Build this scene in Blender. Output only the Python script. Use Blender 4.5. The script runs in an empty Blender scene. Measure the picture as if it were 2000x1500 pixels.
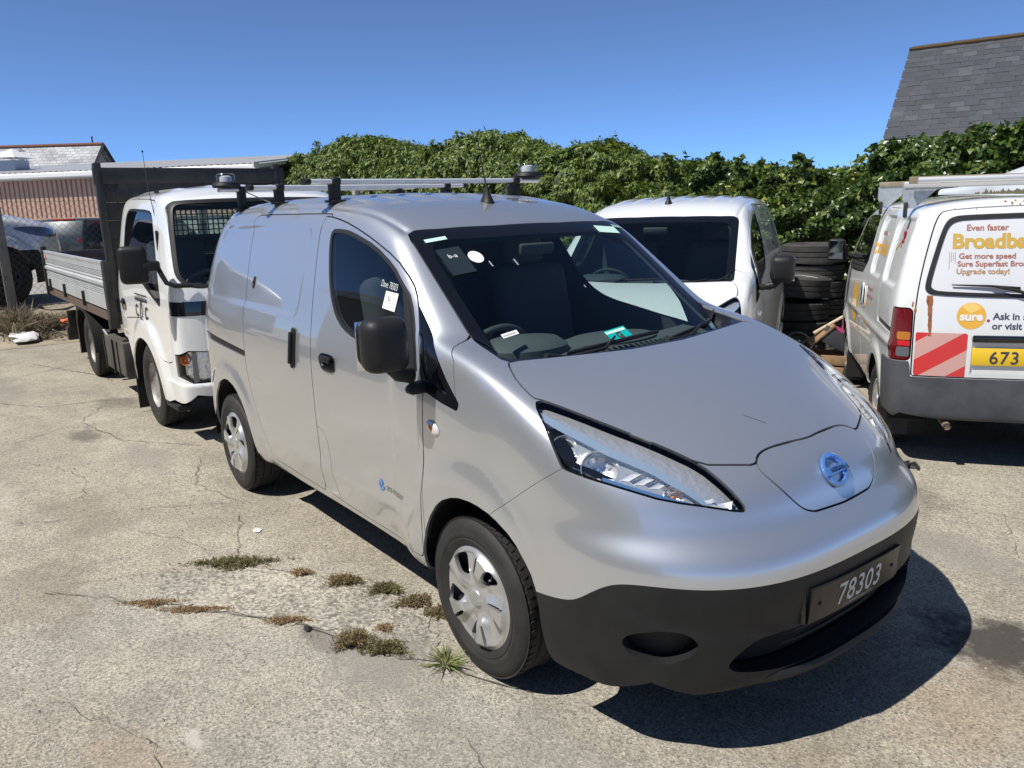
import bpy, bmesh, math, random
import numpy as np
from mathutils import Vector, Matrix, Quaternion
R=math.radians
rng=np.random.default_rng(7); random.seed(7)
SC=bpy.context.scene; COL=SC.collection

# ---------------------------------------------------------------- camera, sky, sun, exposure
cam=bpy.data.cameras.new('camera'); cam_o=bpy.data.objects.new('camera',cam); COL.objects.link(cam_o)
def cam_axes(yaw,pitch,roll):
    cy,sy,cp,sp=math.cos(yaw),math.sin(yaw),math.cos(pitch),math.sin(pitch)
    d=Vector((cy*cp,sy*cp,sp)); r=Vector((sy,-cy,0)); u=r.cross(d); c,s=math.cos(roll),math.sin(roll)
    return r*c+u*s, u*c-r*s, d
cr,cu,cd=cam_axes(2.4975,-.2215,-.0287)
m=Matrix((cr,cu,-cd)).transposed().to_4x4(); m.translation=Vector((2.3038,-2.38,1.7612))
cam_o.matrix_world=m; cam.sensor_fit='HORIZONTAL'; cam.sensor_width=36; cam.lens=36*1552.5/2000
cam.clip_start=.05; cam.clip_end=2000; SC.camera=cam_o
SUN=Vector((-.10,-.65,1.)).normalized()
W=bpy.data.worlds.new('World'); SC.world=W; W.use_nodes=True
nt=W.node_tree; bg=nt.nodes['Background']; sky=nt.nodes.new('ShaderNodeTexSky'); sky.sky_type='NISHITA'
sky.sun_disc=False; sky.sun_elevation=math.asin(SUN.z); sky.sun_rotation=math.atan2(SUN.x,SUN.y)
sky.altitude=16000; sky.air_density=3.0; sky.dust_density=0.; sky.ozone_density=4.
nt.links.new(sky.outputs[0],bg.inputs[0]); bg.inputs[1].default_value=.125
sl=bpy.data.lights.new('sun','SUN'); sl.energy=4.7; sl.angle=R(.53); sl.color=(1,.955,.88)
so=bpy.data.objects.new('sun',sl); COL.objects.link(so); so.rotation_euler=(-SUN).to_track_quat('-Z','Y').to_euler(); so.location=(0,-20,30)
vs=SC.view_settings; vs.view_transform='Standard'; vs.look='None'; vs.exposure=0.34; vs.gamma=1; vs.use_curve_mapping=False
SC.cycles.use_denoising=True; SC.cycles.max_bounces=8; SC.cycles.transparent_max_bounces=16
SC.cycles.sample_clamp_indirect=6

# ---------------------------------------------------------------- materials
MATS={}
def setin(n,k,v):
    if k in n.inputs: n.inputs[k].default_value=v
def mat(name,col=(.5,.5,.5),rough=.5,metal=0.,coat=0.,col2=None,scale=8.,thr=(.35,.65),bump=0.,bscale=60.,spec=.5,coatrough=.03,emit=None,detail=5.,coord='Object'):
    """principled material; col2 = second colour blended in by a noise, bump = fine relief"""
    if name in MATS: return MATS[name]
    M=bpy.data.materials.new(name); M.use_nodes=True; N=M.node_tree; L=N.links
    p=N.nodes['Principled BSDF']; c4=(*col,1)
    setin(p,'Base Color',c4); setin(p,'Roughness',rough); setin(p,'Metallic',metal); setin(p,'Coat Weight',coat); setin(p,'Coat Roughness',coatrough); setin(p,'Specular IOR Level',spec)
    tc=N.nodes.new('ShaderNodeTexCoord')
    if col2 is not None:
        no=N.nodes.new('ShaderNodeTexNoise'); no.inputs['Scale'].default_value=scale; no.inputs['Detail'].default_value=detail; no.inputs['Roughness'].default_value=.62
        L.new(tc.outputs[coord],no.inputs['Vector'])
        r=N.nodes.new('ShaderNodeValToRGB'); r.color_ramp.elements[0].position=thr[0]; r.color_ramp.elements[1].position=thr[1]
        r.color_ramp.elements[0].color=c4; r.color_ramp.elements[1].color=(*col2,1)
        L.new(no.outputs['Fac'],r.inputs[0]); L.new(r.outputs[0],p.inputs['Base Color'])
    if bump:
        n2=N.nodes.new('ShaderNodeTexNoise'); n2.inputs['Scale'].default_value=bscale; n2.inputs['Detail'].default_value=3
        L.new(tc.outputs[coord],n2.inputs['Vector']); b=N.nodes.new('ShaderNodeBump'); b.inputs['Strength'].default_value=bump; b.inputs['Distance'].default_value=.01
        L.new(n2.outputs['Fac'],b.inputs['Height']); L.new(b.outputs[0],p.inputs['Normal'])
    MATS[name]=M; return M
def glass(name,tint=(.75,.82,.8),refl=1.45,rough=0.):
    if name in MATS: return MATS[name]
    M=bpy.data.materials.new(name); M.use_nodes=True; N=M.node_tree; L=N.links; N.nodes.clear()
    o=N.nodes.new('ShaderNodeOutputMaterial'); mx=N.nodes.new('ShaderNodeMixShader'); t=N.nodes.new('ShaderNodeBsdfTransparent'); g=N.nodes.new('ShaderNodeBsdfGlossy'); f=N.nodes.new('ShaderNodeFresnel')
    t.inputs[0].default_value=(*tint,1); g.inputs['Roughness'].default_value=rough; g.inputs[0].default_value=(1,1,1,1); ge=N.nodes.new('ShaderNodeNewGeometry'); mr=N.nodes.new('ShaderNodeMapRange'); mr.inputs['To Min'].default_value=refl; mr.inputs['To Max'].default_value=1/refl
    L.new(ge.outputs['Backfacing'],mr.inputs[0]); L.new(mr.outputs[0],f.inputs[0])
    L.new(f.outputs[0],mx.inputs[0]); L.new(t.outputs[0],mx.inputs[1]); L.new(g.outputs[0],mx.inputs[2]); L.new(mx.outputs[0],o.inputs[0])
    MATS[name]=M; return M
def paint(name,col,metal=0.,rough=.4,dirt=None):
    if name in MATS: return MATS[name]
    M=mat(name,col,rough,metal,1.,None)
    N=M.node_tree; L=N.links; p=N.nodes['Principled BSDF']
    tc=N.nodes.new('ShaderNodeTexCoord'); no=N.nodes.new('ShaderNodeTexNoise'); no.inputs['Scale'].default_value=2.2; no.inputs['Detail'].default_value=8; no.inputs['Roughness'].default_value=.7
    L.new(tc.outputs['Object'],no.inputs['Vector'])
    r=N.nodes.new('ShaderNodeMapRange'); r.inputs['From Min'].default_value=.35; r.inputs['From Max'].default_value=.75; r.inputs['To Min'].default_value=.01; r.inputs['To Max'].default_value=.05; setin(p,'Coat IOR',1.75)
    L.new(no.outputs['Fac'],r.inputs[0]); L.new(r.outputs[0],p.inputs['Coat Roughness'])
    if dirt:
        # road film: washes over the lower body, a stain of its own with a ragged edge
        sx=N.nodes.new('ShaderNodeSeparateXYZ'); L.new(tc.outputs['Object'],sx.inputs[0])
        a=N.nodes.new('ShaderNodeMath'); a.operation='MULTIPLY_ADD'; a.inputs[1].default_value=1.; L.new(sx.outputs[2],a.inputs[0])
        s=N.nodes.new('ShaderNodeMath'); s.operation='MULTIPLY'; s.inputs[1].default_value=.7; L.new(no.outputs['Fac'],s.inputs[0]); L.new(s.outputs[0],a.inputs[2])
        q=N.nodes.new('ShaderNodeMapRange'); q.inputs['From Min'].default_value=1.15; q.inputs['From Max'].default_value=.55; q.inputs['To Min'].default_value=0; q.inputs['To Max'].default_value=dirt
        L.new(a.outputs[0],q.inputs[0]); mx=N.nodes.new('ShaderNodeMixRGB'); mx.inputs[1].default_value=(*col,1); mx.inputs[2].default_value=(.24,.21,.17,1)
        L.new(q.outputs[0],mx.inputs[0]); L.new(mx.outputs[0],p.inputs['Base Color'])
    return M

# ---------------------------------------------------------------- objects
def tag(o,label=None,cat=None,group=None,kind=None):
    if label: o['label']=label
    if cat: o['category']=cat
    if group: o['group']=group
    if kind: o['kind']=kind
    return o
def empty(name,loc=(0,0,0),rz=0,label=None,cat=None,group=None):
    o=bpy.data.objects.new(name,None); COL.objects.link(o); o.location=loc; o.rotation_euler=(0,0,rz); o.empty_display_size=.2
    return tag(o,label,cat,group)
def link(name,me,parent=None,mats=None):
    o=bpy.data.objects.new(name,me); COL.objects.link(o)
    if parent: o.parent=parent
    if mats is not None:
        for M in (mats if isinstance(mats,(list,tuple)) else [mats]): me.materials.append(M)
    return o
def npmesh(V,Fc,smooth=True,N=None,mi=None):
    """mesh from numpy: Fc is (m,3) or (m,4) or a list of both"""
    V=np.asarray(V,np.float32); Fs=Fc if isinstance(Fc,list) else [Fc]; Fs=[np.asarray(f,np.int32) for f in Fs if len(f)]
    me=bpy.data.meshes.new('m'); me.vertices.add(len(V)); me.vertices.foreach_set('co',V.ravel())
    li=np.concatenate([f.ravel() for f in Fs]); cnt=np.concatenate([np.full(len(f),f.shape[1],np.int32) for f in Fs])
    me.loops.add(len(li)); me.loops.foreach_set('vertex_index',li)
    st=np.concatenate([[0],np.cumsum(cnt)[:-1]]).astype(np.int32)
    me.polygons.add(len(cnt)); me.polygons.foreach_set('loop_start',st)
    try: me.polygons.foreach_set('loop_total',cnt)
    except Exception: pass
    me.polygons.foreach_set('use_smooth',np.full(len(cnt),bool(smooth)))
    if mi is not None: me.polygons.foreach_set('material_index',np.asarray(mi,np.int32))
    me.update(calc_edges=True); me.validate()
    if N is not None and len(me.vertices)==len(V): me.normals_split_custom_set_from_vertices(np.asarray(N,np.float32))
    return me
class BM:
    """collects shapes, builds one mesh object"""
    def __init__(s): s.b=bmesh.new()
    def box(s,c,sz,rot=None,bev=0.,seg=2,mi=0):
        M=Matrix.Translation(c)@(rot if rot is not None else Matrix.Identity(3)).to_4x4()@Matrix.Diagonal((*sz,1))
        r=bmesh.ops.create_cube(s.b,size=1.,matrix=M); vs_=r['verts']
        fs=set(f for v in vs_ for f in v.link_faces)
        for f in fs: f.material_index=mi
        if bev>0:
            es=list(set(e for v in vs_ for e in v.link_edges)); bmesh.ops.bevel(s.b,geom=es,offset=bev,segments=seg,affect='EDGES',profile=.5,clamp_overlap=True,material=mi)
        return s
    def tube(s,pts,r,n=10,mi=0,cap=True):
        pts=[Vector(p) for p in pts]; rs=r if isinstance(r,(list,tuple)) else [r]*len(pts); rings=[]; up=None
        for i,p in enumerate(pts):
            t=(pts[min(i+1,len(pts)-1)]-pts[max(i-1,0)]).normalized()
            if up is None: up=t.orthogonal().normalized()
            up=(up-t*up.dot(t)); up=up.normalized() if up.length>1e-6 else t.orthogonal().normalized(); q=t.cross(up)
            rings.append([s.b.verts.new(p+(up*math.cos(a)+q*math.sin(a))*rs[i]) for a in [2*math.pi*k/n for k in range(n)]])
        for a,b in zip(rings,rings[1:]):
            for k in range(n):
                f=s.b.faces.new((a[k],a[(k+1)%n],b[(k+1)%n],b[k])); f.material_index=mi
        if cap:
            for g in (rings[0][::-1],rings[-1]):
                f=s.b.faces.new(g); f.material_index=mi
        return s
    def lathe(s,prof,n=32,M=None,mi=0,closed=False):
        """profile of (radius, height) turned round local Z"""
        M=M or Matrix.Identity(4); rings=[]
        for (r,h) in prof: rings.append([s.b.verts.new(M@Vector((r*math.cos(2*math.pi*k/n),r*math.sin(2*math.pi*k/n),h))) for k in range(n)])
        pr=list(zip(rings,rings[1:]))+([(rings[-1],rings[0])] if closed else [])
        for a,b in pr:
            for k in range(n):
                try: f=s.b.faces.new((a[k],a[(k+1)%n],b[(k+1)%n],b[k])); f.material_index=mi
                except ValueError: pass
        return s
    def disc(s,r,h,n=24,M=None,mi=0):
        M=M or Matrix.Identity(4)
        f=s.b.faces.new([s.b.verts.new(M@Vector((r*math.cos(2*math.pi*k/n),r*math.sin(2*math.pi*k/n),h))) for k in range(n)]); f.material_index=mi; return s
    def prism(s,poly,d,M=None,mi=0,bev=0.):
        """polygon in local XY pushed along local Z by d"""
        M=M or Matrix.Identity(4)
        a=[s.b.verts.new(M@Vector((x,y,0))) for x,y in poly]; b=[s.b.verts.new(M@Vector((x,y,d))) for x,y in poly]; n=len(poly)
        fs=[s.b.faces.new(a[::-1]),s.b.faces.new(b)]+[s.b.faces.new((a[i],a[(i+1)%n],b[(i+1)%n],b[i])) for i in range(n)]
        for f in fs: f.material_index=mi
        if bev>0:
            es=list(set(e for v in a+b for e in v.link_edges)); bmesh.ops.bevel(s.b,geom=es,offset=bev,segments=2,affect='EDGES',profile=.5,clamp_overlap=True,material=mi)
        return s
    def quad(s,a,b,c,d,mi=0):
        f=s.b.faces.new([s.b.verts.new(Vector(p)) for p in (a,b,c,d)]); f.material_index=mi; return s
    def obj(s,name,mats,parent=None,smooth=40.,recalc=True):
        if recalc: bmesh.ops.recalc_face_normals(s.b,faces=s.b.faces[:])
        me=bpy.data.meshes.new(name); 
        if smooth:
            for f in s.b.faces: f.smooth=True
            for e in s.b.edges:
                if len(e.link_faces)==2 and e.calc_face_angle(0)>R(smooth): e.smooth=False
        s.b.to_mesh(me); s.b.free(); return link(name,me,parent,mats)
def copy_tree(o,parent=None):
    c=o.copy(); COL.objects.link(c); c.parent=parent
    for ch in list(o.children): copy_tree(ch,c)
    return c
def text_mesh(txt,size=1.,bold=0.,align='CENTER',space=1.):
    cu_=bpy.data.curves.new('t','FONT'); cu_.body=txt; cu_.size=size; cu_.offset=bold; cu_.align_x=align; cu_.space_character=space; cu_.resolution_u=4; cu_.fill_mode='FRONT'
    o=bpy.data.objects.new('t',cu_); COL.objects.link(o); dg=bpy.context.evaluated_depsgraph_get(); me=bpy.data.meshes.new_from_object(o.evaluated_get(dg))
    bpy.data.objects.remove(o); bpy.data.curves.remove(cu_); return me
def text_on(name,txt,size,M,parent,material,bold=0.,align='CENTER',space=1.,sx=1.,wrap=None,shear=0.,sub=0):
    """flat lettering: local x along the line, y up, mapped through M (and wrap(x,y) -> point on a curved surface)"""
    me=text_mesh(txt,size,bold,align,space); b=bmesh.new(); b.from_mesh(me)
    if sub: bmesh.ops.subdivide_edges(b,edges=b.edges[:],cuts=sub,use_grid_fill=False)
    xs=np.array([v.co.x*sx+shear*v.co.y for v in b.verts]); ys=np.array([v.co.y for v in b.verts])
    Q=np.stack(np.broadcast_arrays(*wrap(xs,ys)),1) if wrap else None
    for i,v in enumerate(b.verts): v.co=Vector(Q[i]) if wrap else M@Vector((xs[i],ys[i],0))
    b.to_mesh(me); b.free(); me.materials.clear(); return link(name,me,parent,material)
def frame(o,x,z):
    """4x4 with local x, y, normal z at point o"""
    x=Vector(x).normalized(); z=Vector(z).normalized(); y=z.cross(x).normalized(); x=y.cross(z)
    M=Matrix((x,y,z)).transposed().to_4x4(); M.translation=Vector(o); return M
# ---------------------------------------------------------------- smooth shells given by an implicit function, cut into panels
def spl(xs,ys):
    xs=np.array(xs,float); ys=np.array(ys,float); n=len(xs); h=np.diff(xs)
    A=np.zeros((n,n)); b=np.zeros(n); A[0,0]=A[-1,-1]=1
    for i in range(1,n-1):
        A[i,i-1]=h[i-1]; A[i,i]=2*(h[i-1]+h[i]); A[i,i+1]=h[i]
        b[i]=6*((ys[i+1]-ys[i])/h[i]-(ys[i]-ys[i-1])/h[i-1])
    m=np.linalg.solve(A,b)
    def f(x):
        x=np.asarray(x,float); i=np.clip(np.searchsorted(xs,x)-1,0,n-2)
        xc=np.clip(x,xs[0],xs[-1]); t=xc-xs[i]; s=xs[i+1]-xc; hi=h[i]
        v=(m[i]*s**3+m[i+1]*t**3)/(6*hi)+(ys[i]/hi-m[i]*hi/6)*s+(ys[i+1]/hi-m[i+1]*hi/6)*t
        d0=(ys[1]-ys[0])/h[0]-h[0]*m[1]/6; d1=(ys[-1]-ys[-2])/h[-1]+h[-1]*m[-2]/6
        return v+np.where(x<xs[0],(x-xs[0])*d0,0)+np.where(x>xs[-1],(x-xs[-1])*d1,0)
    return f
def smax(a,b,k): return .5*(a+b+np.sqrt((a-b)**2+k*k))
def smin(a,b,k): return .5*(a+b-np.sqrt((a-b)**2+k*k))
def sstep(t): t=np.clip(t,0,1); return t*t*t*(t*(6*t-15)+10)
def rrect(x,z,x0,x1,z0,z1,r):
    a=np.abs(x-(x0+x1)/2)-(x1-x0)/2+r; b=np.abs(z-(z0+z1)/2)-(z1-z0)/2+r
    return np.hypot(np.maximum(a,0),np.maximum(b,0))+np.minimum(np.maximum(a,b),0)-r
def chaikin(P,n=2,keep=()):
    P=[tuple(p) for p in P]
    for _ in range(n):
        Q=[]
        for i in range(len(P)):
            a,b=np.array(P[i]),np.array(P[(i+1)%len(P)]); Q+= [tuple(.78*a+.22*b),tuple(.22*a+.78*b)]
        P=Q
    return P
def poly_sdf(u,v,P):
    P=np.array(P,float); out=np.empty(len(u))
    for s in range(0,len(u),40000):
        x,y=u[s:s+40000,None],v[s:s+40000,None]; A=P[None]; B=np.roll(P,-1,0)[None]
        ex,ey=B[...,0]-A[...,0],B[...,1]-A[...,1]; wx,wy=x-A[...,0],y-A[...,1]
        t=np.clip((wx*ex+wy*ey)/np.maximum(ex*ex+ey*ey,1e-12),0,1)
        d=np.sqrt(np.min((wx-t*ex)**2+(wy-t*ey)**2,1))
        c=((A[...,1]>y)!=(B[...,1]>y))&(x<(B[...,0]-A[...,0])*(y-A[...,1])/np.where(np.abs(ey)<1e-12,1e-12,ey)+A[...,0])
        out[s:s+40000]=np.where(c.sum(1)%2==1,-d,d)
    return out
class Shell:
    """half shell (y>=0) of an implicit body, meshed by rays from an inner box to an outer box"""
    def __init__(s,F,inner,outer,xs,ny,zs,rear=True,front=True):
        s.F=F; ix0,ix1,iy,iz0,iz1=inner; ox0,ox1,oy,oz0,oz1=outer
        xs=np.asarray(xs); zs=np.asarray(zs); ys=np.linspace(0,1,ny)
        pts=[];idx={};quads=[]
        nx,nz=len(xs),len(zs)
        def vid(i,j,k):
            q=(i,j,k)
            if q not in idx: idx[q]=len(pts); pts.append((xs[i],ys[j],zs[k]))
            return idx[q]
        for i in range(nx-1):
            for k in range(nz-1): quads.append((vid(i,ny-1,k),vid(i+1,ny-1,k),vid(i+1,ny-1,k+1),vid(i,ny-1,k+1)))
            for j in range(ny-1): quads.append((vid(i,j,nz-1),vid(i,j+1,nz-1),vid(i+1,j+1,nz-1),vid(i+1,j,nz-1)))
        for j in range(ny-1):
            for k in range(nz-1):
                if front: quads.append((vid(nx-1,j,k),vid(nx-1,j,k+1),vid(nx-1,j+1,k+1),vid(nx-1,j+1,k)))
                if rear: quads.append((vid(0,j,k),vid(0,j+1,k),vid(0,j+1,k+1),vid(0,j,k+1)))
        p=np.array(pts); lo,hi=np.array([ox0,0,oz0]),np.array([ox1,oy,oz1]); O=lo+p*(hi-lo)
        lo2,hi2=np.array([ix0,0,iz0]),np.array([ix1,iy,iz1]); I=lo2+p*(hi2-lo2)
        a=np.zeros(len(p)); b=np.ones(len(p))
        for _ in range(26):
            t=(a+b)/2; q=I+(O-I)*t[:,None]; v=F(q); a=np.where(v<0,t,a); b=np.where(v<0,b,t)
        s.V=I+(O-I)*((a+b)/2)[:,None]
        q=np.array(quads); s.T=np.concatenate([q[:,[0,1,2]],q[:,[0,2,3]]])
        n=np.cross(s.V[s.T[:,1]]-s.V[s.T[:,0]],s.V[s.T[:,2]]-s.V[s.T[:,0]]); c=s.V[s.T].mean(1); g=s.grad(c)
        fl=(n*g).sum(1)<0; s.T[fl]=s.T[fl][:,::-1]
    def grad(s,P,e=4e-4):
        g=np.empty_like(P)
        for k in range(3):
            d=np.zeros(3); d[k]=e; g[:,k]=s.F(P+d)-s.F(P-d)
        return g/np.maximum(np.linalg.norm(g,axis=1,keepdims=True),1e-9)
    def split(s,T,fn,iso=0.):
        """cut triangle set T along fn=iso; returns (inside, outside)"""
        if len(T)==0: return T,T
        s._ec={}; u=np.unique(T); val=np.zeros(len(s.V)); val[u]=fn(s.V[u])-iso; val[np.abs(val)<2e-5]=2e-5
        sg=val<0; k=sg[T].sum(1); Tin=[T[k==3]]; Tout=[T[k==0]]
        for c,inn in ((1,True),(2,False)):
            X=T[k==c]
            if len(X)==0: continue
            odd=np.argmax(sg[X]==inn,1); r=np.arange(len(X)); a=X[r,odd]; b=X[r,(odd+1)%3]; d=X[r,(odd+2)%3]
            e1,e2=np.sort(np.stack([a,b],1),1),np.sort(np.stack([a,d],1),1); E=np.concatenate([e1,e2]); ue,inv=np.unique(E,axis=0,return_inverse=True); inv=inv.ravel()
            ids=np.empty(len(ue),int); new=[]
            for n_,(p,q) in enumerate(ue):
                h=s._ec.get((p,q))
                if h is None:
                    t=val[p]/(val[p]-val[q]); h=len(s.V)+len(new); new.append(s.V[p]+(s.V[q]-s.V[p])*t); s._ec[(p,q)]=h
                ids[n_]=h
            if new: s.V=np.concatenate([s.V,np.array(new)]); val=np.concatenate([val,np.zeros(len(new))]); sg=np.concatenate([sg,np.zeros(len(new),bool)])
            ab,ad=ids[inv[:len(X)]],ids[inv[len(X):]]
            one=np.stack([a,ab,ad],1); two=np.concatenate([np.stack([ab,b,d],1),np.stack([ab,d,ad],1)])
            (Tin if inn else Tout).append(one); (Tout if inn else Tin).append(two)
        return np.concatenate(Tin),np.concatenate(Tout)
    def panel(s,T,fn,g=.003):
        """cut a panel out with a real gap: returns panel, rest, gap strip"""
        a,b=s.split(T,lambda P:fn(P),g); p,st=s.split(a,lambda P:fn(P),-g); return p,b,st
    def mesh(s,T,rim=.012,off=0.,both=False,side=1,flip=False,nrm=True,disp=None):
        """mesh data of a triangle set; rim folds the open edges inwards; both mirrors across y=0"""
        u,inv=np.unique(T,return_inverse=True); t=inv.reshape(T.shape); V=s.V[u].copy(); N=s.grad(V)
        if disp is not None: V=V+N*disp(V)[:,None]; 
        V=V+N*off
        nv=len(V); Q=np.zeros((0,4),int); RV=np.zeros((0,3)); RN=np.zeros((0,3))
        if rim:
            e=np.concatenate([t[:,[0,1]],t[:,[1,2]],t[:,[2,0]]]); es=np.sort(e,1); _,ix,ct=np.unique(es,axis=0,return_index=True,return_counts=True)
            be=e[ix[ct==1]]
            if both: be=be[~((np.abs(V[be[:,0],1])<1e-6)&(np.abs(V[be[:,1],1])<1e-6))]
            if len(be):
                bu,bi=np.unique(be,return_inverse=True); bi=bi.reshape(be.shape); nb=len(bu)
                RV=np.concatenate([V[bu],V[bu]-N[bu]*rim]); Q=np.stack([nv+bi[:,1],nv+bi[:,0],nv+nb+bi[:,0],nv+nb+bi[:,1]],1)
                et=V[be[:,1]]-V[be[:,0]]; rn=np.cross(et,N[be[:,0]]); acc=np.zeros((nb,3)); np.add.at(acc,bi[:,0],rn); np.add.at(acc,bi[:,1],rn)
                acc/=np.maximum(np.linalg.norm(acc,axis=1,keepdims=True),1e-9); RN=np.concatenate([acc,acc])
        V=np.concatenate([V,RV]); N=np.concatenate([N,RN])
        if flip: t=t[:,::-1]; N=-N
        if both:
            mid=np.abs(V[:,1])<1e-6; mp=np.where(mid,np.arange(len(V)),len(V)+np.cumsum(~mid)-1)
            mir=np.array([1,-1,1]); V2=V[~mid]*mir; N2=N[~mid]*mir; N[mid,1]=0
            t=np.concatenate([t,mp[t][:,::-1]]); Q=np.concatenate([Q,mp[Q][:,::-1]]) if len(Q) else Q
            V=np.concatenate([V,V2]); N=np.concatenate([N,N2])
        elif side<0:
            V=V*np.array([1,-1,1]); N=N*np.array([1,-1,1]); t=t[:,::-1]; Q=Q[:,::-1]
        # recentre triangle windings already outward
        return npmesh(V,[t,Q],True,N if nrm else None)
    def y_at(s,x,z,y0=1.2):
        a,b=0.,y0
        P=lambda y:np.array([[x,y,z]])
        ts=np.linspace(y0,0,120); v=s.F(np.stack([np.full(120,x),ts,np.full(120,z)],1)); i=np.where(v<=0)[0]
        if len(i)==0: return .8
        a,b=ts[i[0]],ts[max(i[0]-1,0)]
        for _ in range(30):
            c=(a+b)/2
            if s.F(P(c))[0]<0: a=c
            else: b=c
        return a
    def hits(s,O,D,t1):
        """vectorised first hits of rays O+tD (D one direction) by coarse scan and bisection"""
        O=np.asarray(O,float); D=np.asarray(D,float); ts=np.linspace(0,t1,90); b=np.full(len(O),t1); a=np.zeros(len(O)); done=np.zeros(len(O),bool)
        for t0,t in zip(ts,ts[1:]):
            v=s.F(O+t*D)<=0; n=v&~done; a[n]=t0; b[n]=t; done|=v
            if done.all(): break
        for _ in range(22):
            c=(a+b)/2; v=s.F(O+c[:,None]*D)<=0; b=np.where(v,c,b); a=np.where(v,a,c)
        P=O+b[:,None]*D; return P,s.grad(P)
    def side_pts(s,x,z,side,off=.0012):
        x,z=np.broadcast_arrays(np.asarray(x,float),np.asarray(z,float)); P,N=s.hits(np.stack([x,np.full(x.shape,1.1),z],1),(0,-1,0),1.1); P=P+N*off; return P[:,0],P[:,1]*side,P[:,2]
    def rear_pts(s,y,z,off=.0012,x0=-1.3):
        y,z=np.broadcast_arrays(np.asarray(y,float),np.asarray(z,float)); P,N=s.hits(np.stack([np.full(y.shape,x0),np.abs(y),z],1),(1,0,0),1.2); P=P+N*off; return P[:,0],P[:,1]*np.sign(y),P[:,2]
    def on_side(s,x,z,side=-1):
        """point and outward normal on the flank"""
        y=s.y_at(x,z); p=np.array([[x,y,z]]); n=s.grad(p)[0]; return Vector((x,y*side,z)),Vector((n[0],n[1]*side,n[2]))
    def ray(s,o,d,t1=2.):
        o=np.array(o,float); d=np.array(d,float); ts=np.linspace(0,t1,400); v=s.F(o+ts[:,None]*d); i=np.where(v<=0)[0]
        if len(i)==0: return None,None
        a,b=ts[max(i[0]-1,0)],ts[i[0]]
        for _ in range(30):
            c=(a+b)/2
            if s.F((o+c*d)[None])[0]>0: a=c
            else: b=c
        p=o+b*d; n=s.grad(p[None])[0]; return Vector(p),Vector(n)
M_={}
M_['silver']=paint('silver metallic paint',(.62,.64,.665),.78,.36,dirt=.05)
M_['white']=paint('white paint',(.80,.81,.80),0.,.35)
M_['white old']=paint('weathered white paint',(.76,.77,.76),0.,.4,dirt=.25)
M_['black plastic']=mat('black plastic',(.011,.0115,.012),.52,bump=.06,bscale=420,col2=(.018,.0185,.019),scale=6,spec=.35)
M_['grey plastic']=mat('faded grey bumper plastic',(.045,.048,.056),.62,col2=(.085,.088,.098),scale=5,bump=.1,bscale=200,thr=(.35,.75))
M_['gloss black']=mat('gloss black',(.006,.006,.007),.06,coat=.5)
M_['rubber']=mat('rubber seal',(.012,.012,.012),.55)
M_['tyre']=mat('tyre rubber',(.013,.013,.0125),.72,col2=(.026,.025,.023),scale=9,bump=.08,bscale=150)
M_['old tyre']=mat('old tyre rubber',(.028,.027,.026),.8,col2=(.055,.052,.048),scale=6,bump=.1,bscale=120)
M_['hub silver']=mat('wheel trim silver',(.60,.605,.60),.34,.75,coat=.4)
M_['steel dark']=mat('dark steel wheel',(.04,.042,.046),.5,.5)
M_['rim grey']=mat('grey steel rim',(.42,.42,.41),.5,.35,col2=(.26,.23,.20),scale=14)
M_['chrome']=mat('chrome',(.82,.83,.85),.07,1.)
M_['alu']=mat('aluminium',(.70,.71,.72),.40,.45,bump=.02,bscale=40)
M_['dark trim']=mat('dark cabin trim',(.050,.052,.055),.7)
M_['dash']=mat('dashboard grey',(.085,.088,.092),.6,bump=.05,bscale=500)
M_['cloth']=mat('seat cloth',(.060,.062,.068),.9,bump=.1,bscale=300)
M_['headlining']=mat('headlining',(.20,.20,.19),.9)
M_['gap']=mat('panel gap',(.006,.006,.006),.9)
M_['glass']=glass('windscreen glass',(.74,.86,.84),1.5)
M_['side glass']=glass('side glass',(.62,.70,.70),1.5)
M_['lens']=glass('clear lens',(.95,.96,.97),1.42)
M_['reflector']=mat('headlamp reflector',(.88,.89,.90),.30,.55)
M_['lamp grey']=mat('headlamp bezel',(.50,.52,.54),.22,.9)
M_['blue lens']=mat('blue light strip',(.10,.22,.42),.12,.3,coat=1.)
M_['amber']=mat('amber bulb',(.75,.22,.03),.2,coat=.5)
M_['white print']=mat('white print',(.80,.80,.78),.5)
M_['plate silver']=mat('plate silver print',(.55,.55,.52),.45)
M_['blue badge']=mat('blue chrome badge',(.16,.36,.78),.22,.6,coat=1.)
M_['badge print']=mat('dark badge print',(.015,.025,.05),.3)
M_['teal']=mat('teal permit card',(.0,.42,.38),.4)
M_['pale sticker']=mat('pale green sticker',(.55,.80,.70),.5)
M_['paper']=mat('paper',(.82,.82,.80),.6)
M_['ink']=mat('dark ink',(.05,.05,.06),.6)
M_['black metal']=mat('dark painted steel',(.022,.024,.023),.5,.2,col2=(.045,.043,.038),scale=9)
M_['clear dome']=glass('clear beacon dome',(.88,.90,.90),1.5,.05)
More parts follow.
